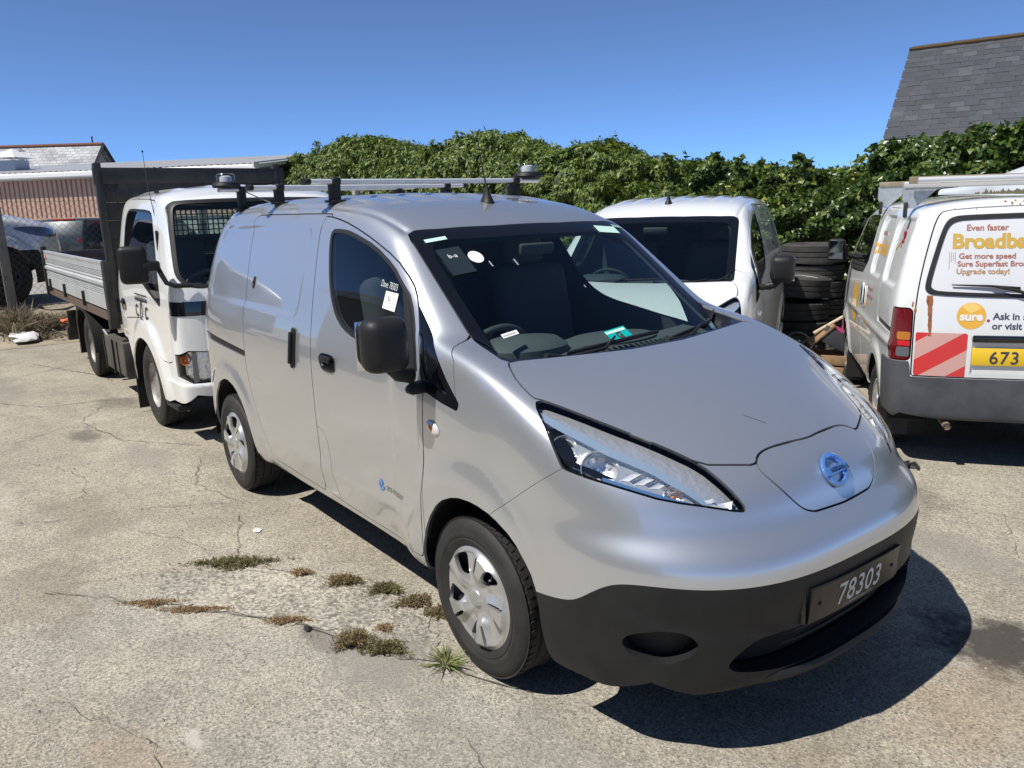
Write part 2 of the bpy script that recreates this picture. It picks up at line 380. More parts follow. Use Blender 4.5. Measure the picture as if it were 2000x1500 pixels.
# ---------------------------------------------------------------- the small electric van body (frame: x forward, front axle at 0, y left, z up)
vS=spl([.16,.26,.36,.5,.75,.95,1.1,1.2,1.3,1.5,1.66,1.8,1.95],[.075,.05,.022,.006,0,.0,.012,.03,.052,.106,.158,.215,.29])
vW=spl([-3.7,-3.4,-3.1,-2.6,-1.5,-.6,0,.5,1.1],[.79,.83,.852,.861,.864,.862,.862,.862,.862])
vR=spl([-3.75,-3.5,-3.3,-3.0,-2.6,-2.2,-1.8,-1.5,-1.2,-1.0,-.85,-.7,-.55,-.3,0,.4],[1.70,1.765,1.80,1.825,1.838,1.843,1.842,1.832,1.808,1.778,1.738,1.676,1.573,1.397,1.183,.90])
vH=spl([-.6,-.2,.06,.3,.5,.7,.85,1.0,1.2],[1.30,1.245,1.205,1.158,1.10,1.02,.94,.84,.66])
vHc=spl([-.2,.05,.25,.57,.8,1.1],[-.01,.0,.025,.075,.11,.15])
vN=spl([.14,.22,.3,.43,.55,.63,.70,.76,.82,.88,.95,1.05,1.2],[.985,1.0,1.008,1.022,1.046,1.05,1.028,.975,.95,.928,.89,.80,.62])
vB=spl([-3.7,-3.2,-2.9,-.5,0,.4,.7,1.1],[.36,.31,.29,.29,.25,.205,.22,.265])
vX=spl([.2,.5,1.0,1.4,1.6,1.8,2.0],[-3.46,-3.52,-3.50,-3.46,-3.40,-3.30,-3.15])
def van_parts(P):
    x=P[...,0]; y=np.abs(P[...,1]); z=P[...,2]
    ys=vW(x)-vS(z)
    for cx,a,r0,r1 in ((0.,.020,.42,.60),(-2.725,.018,.44,.58)):
        r=np.hypot(x-cx,(z-.31)); ys=ys+a*sstep((r1-r)/(r1-r0))*sstep((z-.2)/.15+.3)
    ys=ys-.013*sstep(.5-rrect(x,z,-3.12,-1.60,1.235,1.675,.07)/.05)*sstep((.1-z+1.72)/.1)
    ys=ys+.007*np.exp(-((z-.50)/.05)**2)*sstep((x+2.15)/.15)*sstep((-.42-x)/.2)
    A=y-ys
    xb=x+.05*(y/.65)**2+.05*(y/.65)**2*np.clip((1.68-z)/.5,0,1.5)
    rib=sum(np.exp(-((y-c)/.020)**2) for c in (.0,.17,.34,.50))*.009*sstep((-1.05-x)/.35)-.011*np.exp(-((y-.618)/.016)**2)*sstep((-.74-x)/.06)
    Rf=(z-rib-vR(xb)+.012*(y/.6)**2*sstep((-.5-x)/.5))/np.sqrt(1+.35*sstep((x+1.1)/.4))
    C=vX(z)+.07*(y/.8)**4-x
    xe=.125-.10*(np.minimum(y,.8)/.70)**2; drop=.12*sstep((xe-.024-x)/.085)*sstep((.69-y)/.16)
    H=(z-vH(x)+drop+vHc(x)*(y/.7)**2.)/np.sqrt(1.12+.3*sstep((x-.3)/.6))
    bow=.68*(1-np.sqrt(np.maximum(1-np.minimum(y/.868,1)**3.0,1e-4)))+np.maximum(y-.868,0)*6
    N=(x-vN(z)+bow)/np.sqrt(1+(1.1*(y/.86)**3)**2)
    cab=smax(smax(smax(A,Rf,.075),C,.15),N-.01,.03)
    hood=smax(smax(smax(A,H,.05),N,.045),-.55-x,.03)
    return cab,hood,x,z
def vanF(P):
    cab,hood,x,z=van_parts(P)
    return smax(smin(cab,hood,.025),vB(x)-z,.03)
ZL=spl([.25,.396,.50,.56,.62,.68,.75,.9,1.06],[.470,.500,.512,.532,.575,.612,.627,.625,.618])
def zline(P):
    x=P[:,0]; return P[:,2]-ZL(x)
FOG=[(.786,.423),(.775,.460),(.72,.485),(.662,.477),(.628,.434),(.655,.390),(.712,.359),(.766,.382)]
VP=dict(
 screen=[(-.70,-.5),(-.706,.2),(-.735,.48),(-.762,.585),(-.755,.622),(-.71,.634),(-.3,.668),(.0,.697),(.032,.684),(.065,.5),(.12,.155),(.125,-.5)],
 hood=[(.125,-.6),(.12,.155),(.065,.5),(.029,.685),(.07,.712),(.161,.749),(.262,.760),(.29,.736),(.504,.615),(.647,.528),(.746,.471),(.79,.38),(.826,.297),(.803,.262),(.797,.215),(.803,.12),(.815,0),(.82,-.6)],
 lid=[(-.4,.957),(.12,.955),(.2,.954),(.255,.948),(.288,.932),(.300,.915),(.298,.895),(.27,.85),(.235,.808),(.203,.782),(.15,.766),(-.4,.757)],
 light=[(.283,1.118),(.30,1.122),(.504,1.045),(.647,.990),(.746,.945),(.831,.889),(.885,.835),(.893,.815),(.87,.820),(.756,.862),(.62,.906),(.562,.921),(.50,.936),(.468,.944),(.455,.957),(.40,1.01)],
 fdoor=[(-1.52,1.734),(-1.44,1.444),(-1.397,1.195),(-1.36,.90),(-1.36,.72),(-1.345,.535),(-1.35,.42),(-1.325,.372),(-1.27,.362),(-.84,.352),(-.38,.356),(-.345,.37),(-.325,.43),(-.298,.79),(-.296,1.075),(-.314,1.10),(-.38,1.262),(-.472,1.393),(-.55,1.465),(-.71,1.558),(-.935,1.630),(-1.1,1.672),(-1.244,1.703),(-1.40,1.726)],
 sdoor=[(-2.50,1.700),(-2.44,1.444),(-2.405,1.273),(-2.354,.991),(-2.335,.80),(-2.25,.63),(-2.156,.49),(-2.10,.40),(-2.07,.372),(-2.0,.362),(-1.2,.36),(-1.2,1.50),(-1.40,1.742),(-1.6,1.745),(-2.42,1.745),(-2.47,1.735)],
 win=[(-1.375,1.672),(-1.25,1.672),(-1.143,1.660),(-.893,1.605),(-.70,1.528),(-.60,1.46),(-.51,1.405),(-.398,1.255),(-.338,1.106),(-.55,1.138),(-.80,1.178),(-.95,1.200),(-1.06,1.228),(-1.15,1.275),(-1.215,1.34),(-1.27,1.42),(-1.36,1.60)],
 quarter=[(-.465,1.382),(-.30,1.262),(-.15,1.135),(-.055,1.062),(-.06,1.032),(-.17,1.046),(-.296,1.072),(-.312,1.10),(-.37,1.25)],
 step=[(-1.40,.715),(-1.30,.705),(-1.245,.66),(-1.225,.55),(-1.20,.45),(-1.165,.33),(-1.40,.33)],
 rail=[(-3.18,1.0),(-2.28,.962),(-2.28,.925),(-3.14,.952)],
 archf=[(-.36,.0),(-.352,.30),(-.335,.40),(-.271,.55),(-.178,.66),(-.06,.712),(.06,.722),(.17,.705),(.28,.655),(.36,.565),(.396,.49),(.415,.30),(.42,.0)],
 archr=[(-3.13,.0),(-3.12,.32),(-3.09,.45),(-3.0,.60),(-2.88,.70),(-2.72,.745),(-2.56,.715),(-2.43,.62),(-2.35,.48),(-2.32,.32),(-2.31,.0)],
)
LE1=np.array([.70,-.70,.10]); LE1/=np.linalg.norm(LE1); LN=np.array([.50,.62,.60]); LE1-=LN*(LE1@LN)/(LN@LN); LE1/=np.linalg.norm(LE1); LE2=np.cross(LN,LE1); LE2/=np.linalg.norm(LE2)
LAMP3=np.array([(.279,.768,1.114),(.292,.738,1.117),(.40,.674,1.082),(.504,.615,1.043),(.58,.566,1.015),(.647,.528,.988),(.746,.471,.943),(.831,.449,.889),(.880,.432,.838),(.893,.430,.818),(.868,.480,.826),(.756,.646,.867),(.66,.722,.897),(.562,.783,.922),(.50,.808,.936),(.474,.816,.941),(.455,.813,.960),(.37,.79,1.035)])
LAMP2=np.stack([LAMP3@LE1,LAMP3@LE2],1)
def lamp_sdf(Q):
    A=Q*np.array([1,np.sign(Q[:,1].mean()) if len(Q) and Q[:,1].mean()!=0 else 1,1]); A=np.stack([Q[:,0],np.abs(Q[:,1]),Q[:,2]],1)
    d=poly_sdf(A@LE1,A@LE2,chaikin(LAMP2,1)); return np.maximum(np.maximum(d,.38-A[:,1]),.25-A[:,0])
def uv(ax,name,n=0,ycut=None,**k):
    P=VP[name] if isinstance(name,str) else name; P=chaikin(P,n) if n else P
    a,b={'xz':(0,2),'yz':(1,2),'xy':(0,1)}[ax]
    def f(Q):
        d=poly_sdf(Q[:,a],Q[:,b],P)
        if ycut is not None: d=np.maximum(d,ycut-np.abs(Q[:,1]))
        for kk,(i,s_,c) in k.items(): d=np.maximum(d,s_*(Q[:,i]-c))
        return d
    return f
def build_van_shell(fine=1.):
    nx=np.concatenate([np.linspace(0,.42,int(90*fine)),np.linspace(.42,1,int(230*fine))[1:]])
    S=Shell(vanF,(-3.1,.35,.45,.5,.85),(-3.75,1.3,1.06,.05,2.05),nx,int(72*fine),np.linspace(0,1,int(120*fine)))
    D={}; T=S.T
    D['gap']=[]
    def panel(name,fn,g=.0028):
        nonlocal T
        p,T,st=S.panel(T,fn,g); D[name]=p; D['gap'].append(st)
    cut=lambda T_,fn:S.split(T_,fn)
    # wheel openings
    for a in ('archf','archr'): _,T=cut(T,uv('xz',a,1,ycut=.45))
    # openings
    scr,T,st=S.panel(T,uv('xy','screen',0,up=(2,-1,1.0)),.0025); D['gap'].append(st)
    D['cowl'],scr=cut(scr,lambda P:(lambda q:q[1]-q[0])(van_parts(P)))
    sd=uv('xy','screen',0); 
    D['glass'],D['frit']=cut(scr,lambda P:np.maximum(poly_sdf(P[:,0],P[:,1],chaikin([(-.625,-.5),(-.63,.25),(-.665,.50),(-.66,.56),(-.60,.59),(-.2,.618),(-.06,.622),(-.005,.575),(.045,.3),(.055,-.5)],2)),-10))
    panel('hood',uv('xy','hood',1,up=(2,-1,.90)),.0035)
    panel('lid',uv('yz','lid',1,fr=(0,-1,.7)),.003)
    panel('light',lamp_sdf,.003)
    # lower bumper in black plastic
    low,T=cut(T,lambda P:np.maximum(zline(P),.30-P[:,0]))
    D['bumper']=low
    # lower air intake and fog lamp pockets in the bumper
    g1=uv('yz',[(-.7,.438),(.285,.44),(.40,.44),(.466,.436),(.52,.40),(.555,.354),(.52,.325),(.45,.311),(.3,.302),(-.7,.302)],1,fr=(0,-1,.6))
    D['intake'],D['bumper']=cut(D['bumper'],g1)
    g2=uv('yz',FOG,2,fr=(0,-1,.5))
    D['pocket'],D['bumper']=cut(D['bumper'],g2)
    # nose skin ahead of the wing joint
    fl=lambda P:np.interp(P[:,2],[.3,.713,.844,.941,1.05],[-.4,.166,.339,.474,.60])-P[:,0]
    a,b=S.split(T,fl,.0014); c,st=S.split(a,fl,-.0014); D['nose']=c; T=b; D['gap'].append(st)
    # doors
    panel('fdoor',uv('xz','fdoor',1,ycut=.5),.003)
    panel('sdoor',uv('xz','sdoor',1,ycut=.5),.003)
    w,D['fdoor']=cut(D['fdoor'],uv('xz','win',1,ycut=.45)); win=uv('xz','win',1,ycut=.45)
    D['fglass'],D['fseal']=S.split(w,win,-.018)
    D['sail'],D['fglass']=cut(D['fglass'],lambda P:np.interp(P[:,2],[1.1,1.25,1.45],[-.425,-.475,-.60])-P[:,0])
    p,D['fdoor'],st=S.panel(D['fdoor'],uv('xz','step',1,ycut=.5),.002); D['step']=p; D['gap'].append(st)
    q,T=cut(T,uv('xz','quarter',0,ycut=.45)); D['quarter']=q
    D['qglass'],D['quarter']=cut(D['quarter'],uv('xz',[(-.40,1.30),(-.30,1.215),(-.16,1.11),(-.125,1.075),(-.27,1.10),(-.34,1.18)],1,ycut=.45))
    D['rail'],T=cut(T,uv('xz','rail',0,ycut=.5))
    # front wing
    fw=uv('xz',[(-.297,.0),(-.296,1.09),(-.2,1.07),(-.06,1.045),(-.13,1.20),(-.245,1.285),(.2,1.6),(1.,1.6),(1.,.0)],0)
    panel('wing',fw,.0014)
    D['body']=T; D['gap']=np.concatenate(D['gap']); S.D=D
    return S
VAN=build_van_shell()
def make_wheel(style,R0=.312,width=.185,rim=.207,M=None):
    """wheel turned round local Z (outer face towards +Z); returns [(name, mesh maker)]"""
    h=width/2; out=[]
    b=BM(); pr=[(rim-.012,h-.012),(rim+.004,h-.002),(rim+.022,h+.004),(rim+.026,h+.0015),(rim+.034,h+.006),(R0-.058,h+.007),(R0-.054,h+.0045),(R0-.046,h+.005),(R0-.03,h+.001),(R0-.012,h-.010),(R0-.004,h-.022)]
    gr=[-.45,-.15,.15,.45]; prof=pr[:]
    z=h-.024
    for g in (.40,.13,-.13,-.40):
        zc=g*width; prof+=[(R0,zc+.006),(R0-.008,zc+.003),(R0-.008,zc-.003),(R0,zc-.006)]
    prof+=[(r,-a) for r,a in pr[::-1]]
    b.lathe(prof,64)
    # shoulder blocks
    for k in range(56):
        a=2*math.pi*k/56
        for sgn in (1,-1):
            c,s_=math.cos(a),math.sin(a); Rm=Matrix.Rotation(a,3,'Z')@Matrix.Rotation(.35*sgn,3,'X')
            b.box((c*(R0-.006),s_*(R0-.006),sgn*(h-.034)),(.018,.026,.024),Rm)
    return b
def hub_sdf(P,kind):
    r=np.hypot(P[:,0],P[:,1]); a=np.arctan2(P[:,1],P[:,0])
    return r,a
_hubcache={}
def hubcap(style,rad=.203):
    """wheel trim pressed from one disc with real openings"""
    nr,na=44,240; rr=np.linspace(.02,rad,nr); V=[(0,0,0)]; T=[]
    for r in rr:
        for k in range(na):
            a=2*math.pi*k/na; V.append((r*math.cos(a),r*math.sin(a),0))
    for k in range(na): T.append((0,1+k,1+(k+1)%na))
    for i in range(nr-1):
        for k in range(na):
            a=1+i*na+k; b=1+i*na+(k+1)%na; T+= [(a,a+na,b+na),(a,b+na,b)]
    V=np.array(V,float); T=np.array(T)
    class Q(Shell):
        def __init__(s,V,T): s.V=V; s.T=T
    q=Q(V,T)
    holes=[]
    if style=='van':
        # five swept vanes: a wide opening and a narrow slit between each pair
        for k in range(5):
            a0=2*math.pi*k/5+.35
            def rot(pts,a0=a0): return [(r*math.cos(a0+t),r*math.sin(a0+t)) for r,t in pts]
            holes.append((rot([(.088,.04),(.125,-.13),(.180,-.22),(.187,.13),(.152,.22),(.108,.25)]),2))
            holes.append((rot([(.100,.56),(.181,.49),(.182,.58),(.103,.68)]),1))
    elif style=='slots':
        for k in range(10):
            a0=2*math.pi*k/10; holes.append(([( .150*math.cos(a0+t)+0,.150*math.sin(a0+t)) if j<3 else (.172*math.cos(a0+t),.172*math.sin(a0+t)) for j,t in enumerate((-.12,0,.12,.12,0,-.12))],1))
    T=q.T
    for pts,n in holes:
        P=chaikin(pts,n); _,T=q.split(T,lambda X,P=P:poly_sdf(X[:,0],X[:,1],P))
    V=q.V; u,inv=np.unique(T,return_inverse=True); T=inv.reshape(-1,3); V=V[u]
    r=np.hypot(V[:,0],V[:,1]); a=np.arctan2(V[:,1],V[:,0])
    if style=='van':
        vane=np.cos(5*(a-.35-.62)+1.6*(r/.2)); prof=.006+.016*sstep((rad-r)/.03)-.010*sstep((.12-r)/.07)+.010*sstep((.036-r)/.006)
        z=prof+.012*np.clip(vane*1.6,-1,1)*sstep((r-.05)/.05)*sstep((.192-r)/.02)
    else: z=.010*sstep((rad-r)/.02)-.03*sstep((.13-r)/.03)+.03*sstep((.07-r)/.02)
    V[:,2]=z
    # turned edges
    e=np.concatenate([T[:,[0,1]],T[:,[1,2]],T[:,[2,0]]]); es=np.sort(e,1); _,ix,ct=np.unique(es,axis=0,return_index=True,return_counts=True); be=e[ix[ct==1]]
    bu,bi=np.unique(be,return_inverse=True); bi=bi.reshape(be.shape); nv,nb=len(V),len(bu)
    V=np.concatenate([V,V[bu],V[bu]-np.array([0,0,.016])]); Qd=np.stack([nv+bi[:,1],nv+bi[:,0],nv+nb+bi[:,0],nv+nb+bi[:,1]],1)
    return npmesh(V,[T,Qd])
def wheel(parent,loc,side,style='van',R0=.312,width=.185,rim=.207,steer=0.,hubmat='hub silver',roll=0.):
    w=empty('wheel',loc); w.parent=parent
    # local +Z -> outward (side * y)
    w.rotation_euler=Matrix(((1,0,0),(0,0,side),(0,-side,0))).transposed().to_euler() if False else (math.radians(-90*side),0,0)
    w.rotation_euler=(Matrix.Rotation(steer,3,'Z')@Euler_(math.radians(-90*side))@Matrix.Rotation(roll,3,'Z')).to_euler()
    t=make_wheel(style,R0,width,rim).obj('tyre',M_['tyre'],w,smooth=50)
    b=BM(); b.lathe([(.03,width*.28),(.075,width*.28),(.08,width*.25),(rim-.05,width*.20),(rim-.02,width*.30),(rim-.002,width/2-.006),(rim+.004,width/2-.01),(rim-.01,-width*.4)],40)
    b.disc(.032,width*.28)
    b.obj('rim',M_['steel dark' if style!='truck' else 'rim grey'],w)
    if style!='truck':
        me=hubcap(style,rim-.003) if (style,rim) not in _hubcache else _hubcache[(style,rim)]
        _hubcache[(style,rim)]=me
        if not len(me.materials): me.materials.append(M_[hubmat])
        o=link('hubcap',me,w); o.location=(0,0,width/2-.016)
    return w
def Euler_(ax): return Matrix.Rotation(ax,3,'X')
def mesh_in(name,me,parent,mt): 
    me.name=name; return link(name,me,parent,mt)
def van_front(parent,S=VAN):
    """plate, badge, lamps, intake on the nose"""
    D=S.D
def number_plate(parent):
    # plate bent slightly with the bumper, dark with silver characters
    def pt(yv,zv,o=0.):
        x=1.050+.12*(zv-.5)-.68*(1-np.sqrt(1-(np.abs(yv)/.868)**3))
        return (x+o,yv,zv)
    n=12; V=[];Fq=[]
    ys=np.linspace(-.285,.235,n)
    for o in (0,-.012):
        for y in ys: V+= [pt(y,.443,o),pt(y,.567,o)]
    for i in range(n-1): Fq+= [(2*i,2*i+2,2*i+3,2*i+1),(2*n+2*i,2*n+2*i+1,2*n+2*i+3,2*n+2*i+2)]
    for i in range(n-1): Fq+= [(2*i+1,2*i+3,2*n+2*i+3,2*n+2*i+1),(2*i,2*n+2*i,2*n+2*i+2,2*i+2)]
    Fq+= [(0,1,2*n+1,2*n),(2*n-2,4*n-2,4*n-1,2*n-1)]
    p=link('number_plate',npmesh(V,np.array(Fq),False),parent,mat('black number plate',(.016,.0155,.014),.3,coat=.08,spec=.3))
    text_on('plate_characters','78303',.112,None,p,M_['plate silver'],bold=.0012,wrap=lambda x,y:pt(x*.90-.018,y+.468,.0012),space=1.06,sub=1)
    text_on('plate_maker_print','C.T.C  COMMERCIAL TRADE CENTRE',.0105,None,p,M_['plate silver'],wrap=lambda x,y:pt(x-.02,y+.452,.0012))
    b=BM()
    for y in (-.24,.19): 
        M=frame(pt(y,.505,.001),(0,1,0),(1,0,0)); b.lathe([(.0,.003),(.006,.003),(.007,0)],12,M)
    b.obj('plate_screw',M_['rubber'],p)
    for y in (-.298,.250):
        b=BM(); c=pt(y,.51,-.004); b.box((c[0]-.012,c[1],c[2]),(.016,.014,.130),Matrix.Rotation(-.3*y/.25,3,'Z'),.004); b.obj('plate_surround',M_['gloss black'],p)
    return p
def badge(parent,S):
    p,n=S.ray((1.6,0.,.862),(-1,0,0)); n=Vector((n.x,0,n.z)).normalized(); M=frame(p+n*.002,(0,1,0),n)
    b=BM(); ring=[(.043,.0),(.046,.010),(.054,.012),(.060,.008),(.062,0)]
    b.lathe(ring,48,M); r=b.obj('maker_badge',M_['blue badge'],parent)
    b=BM(); b.prism([(-.066,-.0135),(.066,-.0135),(.066,.0135),(-.066,.0135)],.012,M@Matrix.Translation((0,0,.004)),bev=.003); b.obj('badge_bar',M_['blue badge'],r)
    text_on('badge_lettering','NISSAN',.0215,M@Matrix.Translation((0,-.0078,.0168)),r,M_['badge print'],bold=.0008,space=1.08)
    return r
def spare(): pass
LAMPB=((.575,.958,.060),(.45,1.010,.040),(.765,.886,.034))
def headlamp_inside(parent,S,side):
    """reflector bowl, bezels, bulbs and light strip in the housing behind the lens"""
    sgn=side
    def P(x,z,d):
        y=S.y_at(x,z); q=np.array([[x,y,z]]); n=S.grad(q)[0]; v=Vector(q[0])-Vector(n)*d; return Vector((v.x,v.y*sgn,v.z)),Vector((n[0],n[1]*sgn,n[2]))
    # blue strip along the lower edge
    def strip(pts,w,d,name,mt,par):
        V=[];Fq=[]
        for (x,z) in pts:
            a,_=P(x,z,d); V.append(a); b_,_=P(x-.006,z+w,d+.004); V.append(b_)
        for i in range(len(pts)-1): Fq.append((2*i,2*i+2,2*i+3,2*i+1))
        return link(name,npmesh(np.array([tuple(v) for v in V]),np.array(Fq)),par,mt)
    low=[(.60,.917),(.66,.901),(.72,.882),(.77,.864),(.82,.842),(.86,.826),(.874,.824)]
    strip(low,.014,.010,'light_strip',M_['blue lens'],parent)
    up=[(.33,1.102),(.42,1.068),(.504,1.036),(.58,1.004),(.647,.978),(.70,.955),(.746,.930),(.79,.905),(.83,.876),(.865,.842)]
    strip([(x-.012,z-.018) for x,z in up],.014,.008,'light_guide',mat('light guide',(.45,.58,.72),.1,.5,coat=1.),parent)
    # main reflector bowl
    for (x,z,r),nm,dep in zip(LAMPB,('main_reflector','marker_reflector','turn_reflector'),(.055,.035,.035)):
        c,n=P(x,z,.030); ax=(n*.9+Vector((.30,0,-.05))).normalized(); M=frame(c,(0,sgn,.1),ax)
        b=BM(); b.lathe([(r*1.03,.002),(r*.98,.0),(r*.90,-dep*.30),(r*.70,-dep*.68),(r*.40,-dep*.92),(0.004,-dep)],36,M)
        o=b.obj(nm,M_['reflector'],parent,smooth=25)
        if nm!='marker_reflector':
            for k in range(8):
                a=R(15+k*45); b=BM(); b.box(tuple(M@Vector((r*.66*math.cos(a),r*.66*math.sin(a),-dep*.60))),(r*.34,r*.34,.003),M.to_3x3()@Matrix.Rotation(a,3,'Z')@Matrix.Rotation(-.75+.18*(k%2),3,'Y')); b.obj('reflector_facet',M_['reflector'],parent)
        b=BM(); b.lathe([(r*.15,-dep*.95),(r*.16,-dep*.35),(r*.11,-dep*.2),(0,-dep*.15)],14,M)
        b.obj('bulb',M_['amber'] if nm=='turn_reflector' else (mat('blue tinted bulb',(.16,.28,.5),.15,.5,coat=1.) if nm=='main_reflector' else M_['reflector']),parent)
    for k in range(11):
        x=.50+.034*k; zl=float(np.interp(x,[p[0] for p in low],[p[1] for p in low])) if x>.6 else .935; zh=float(np.interp(x,[p[0] for p in up],[p[1] for p in up]))
        pts=[(x+.010*t,zl+.022+(zh-.034-zl-.022)*t) for t in np.linspace(0,1,5)]
        pts=[q for q in pts if all(math.hypot((q[0]-c[0])*1.25,(q[1]-c[1])*1.25)>c[2] for c in LAMPB)]
        if len(pts)<2: continue
        V=[]
        for q in pts:
            a0,n0=P(q[0],q[1],.026); a1,_=P(q[0]+.020,q[1],.029); a2,_=P(q[0]+.024,q[1],.016); V+= [a0,a1,a2]
        F4=[]
        for i in range(len(pts)-1): F4+= [(3*i,3*i+1,3*i+4,3*i+3),(3*i+1,3*i+2,3*i+5,3*i+4)]
        link('reflector_rib',npmesh(np.array([tuple(v) for v in V]),np.array(F4)),parent,M_['reflector'])
    # black inner fin at the outer rear
    V=[];F4=[]
    for (x,z) in ((.36,1.055),(.40,1.025),(.44,.99),(.475,.955),(.52,.945),(.58,.925)):
        a,_=P(x,z,.012); V.append(a); b_,_=P(x+.045,z+.008,.030); V.append(b_)
    for i in range(5): F4.append((2*i,2*i+2,2*i+3,2*i+1))
    link('inner_fin',npmesh(np.array([tuple(v) for v in V]),np.array(F4)),parent,M_['gloss black'])
def ribbon_on(S,pts,w,off,side=-1):
    pass
def mirror(parent,side,M3=None):
    s=side; b=BM()
    # casing: rounded box, front face bulged, tapering to its inner edge
    b.box((-.30,s*1.012,1.270),(.110,.176,.206),Matrix.Rotation(s*.10,3,'Z'),.046,4)
    for v in b.b.verts:
        t=(v.co.x+.29)/.07
        if t>0: v.co.y=s*1.012+(v.co.y-s*1.012)*(1-.10*t); v.co.z=1.270+(v.co.z-1.270)*(1-.12*t)
        v.co.x+=.02*(1-((v.co.y-s*1.012)/.12)**2)*(1 if t>0 else 0)
    o=b.obj('door_mirror',M_['black plastic'],parent,smooth=60)
    b=BM(); b.box((-.358,s*1.012,1.264),(.006,.165,.185),Matrix.Rotation(s*.10,3,'Z'),.002); b.obj('mirror_glass',M_['chrome'],o)
    b=BM(); b.prism([(.0,0.),(.05,.0),(.075,.02),(.075,.045),(.0,.045)],.06,frame((-.335,s*.845,1.108),(0,s,0),(1,0,0)),bev=.012)
    b.tube([(-.305,s*.90,1.135),(-.30,s*.96,1.15),(-.295,s*.99,1.18)],[.030,.028,.026],12)
    b.obj('mirror_arm',M_['black plastic'],o)
    return o
def pull_handle(parent,S,x,z,side,vertical):
    p,n=S.on_side(x,z,side); M=frame(p+n*.001,(1,0,0) if not vertical else (0,0,1),n)
    w,h=(.165,.085) if not vertical else (.21,.055)
    if vertical:
        pl=chaikin([(-w/2,-h/2),(w/2,-h/2),(w/2,h/2),(-w/2,h/2)],3)
        b=BM(); b.prism(pl,.006,M); hd=b.obj('door_handle',M_['black plastic'],parent)
        b=BM(); b.box(tuple(M@Vector((.0,.0,.018))),(.165,.024,.016),M.to_3x3(),.006); b.obj('handle_grip',M_['black plastic'],hd)
    else:
        pl=chaikin([(-w/2,h/2),(w/2-.015,h/2),(w/2,h/2-.03),(w/2,-h/2),(-w/2+.04,-h/2),(-w/2,-h/2+.03)],2)
        b=BM(); b.prism(pl,.005,M); hd=b.obj('door_handle',M_['gloss black'],parent)
        b=BM(); b.box(tuple(M@Vector((.005,.018,.016))),(.115,.030,.018),M.to_3x3(),.008); b.obj('handle_grip',M_['black plastic'],hd)
        b=BM(); b.lathe([(0,.009),(.010,.009),(.011,.004)],14,M@Matrix.Translation((-.05,-.012,0))); b.obj('lock',M_['chrome'],hd)
    return hd
def seat(name,parent,x,y):
    b=BM(); b.box((x+.02,y,.80),(.52,.50,.18),Matrix.Rotation(-.08,3,'Y'),.06,3); s=b.obj(name,M_['cloth'],parent)
    b=BM(); b.box((x-.30,y,1.13),(.16,.50,.62),Matrix.Rotation(-.22,3,'Y'),.06,3); b.obj('backrest',M_['cloth'],s)
    b=BM(); b.box((x-.40,y,1.53),(.10,.27,.19),Matrix.Rotation(-.2,3,'Y'),.04,3); b.obj('headrest',M_['cloth'],s)
    return s
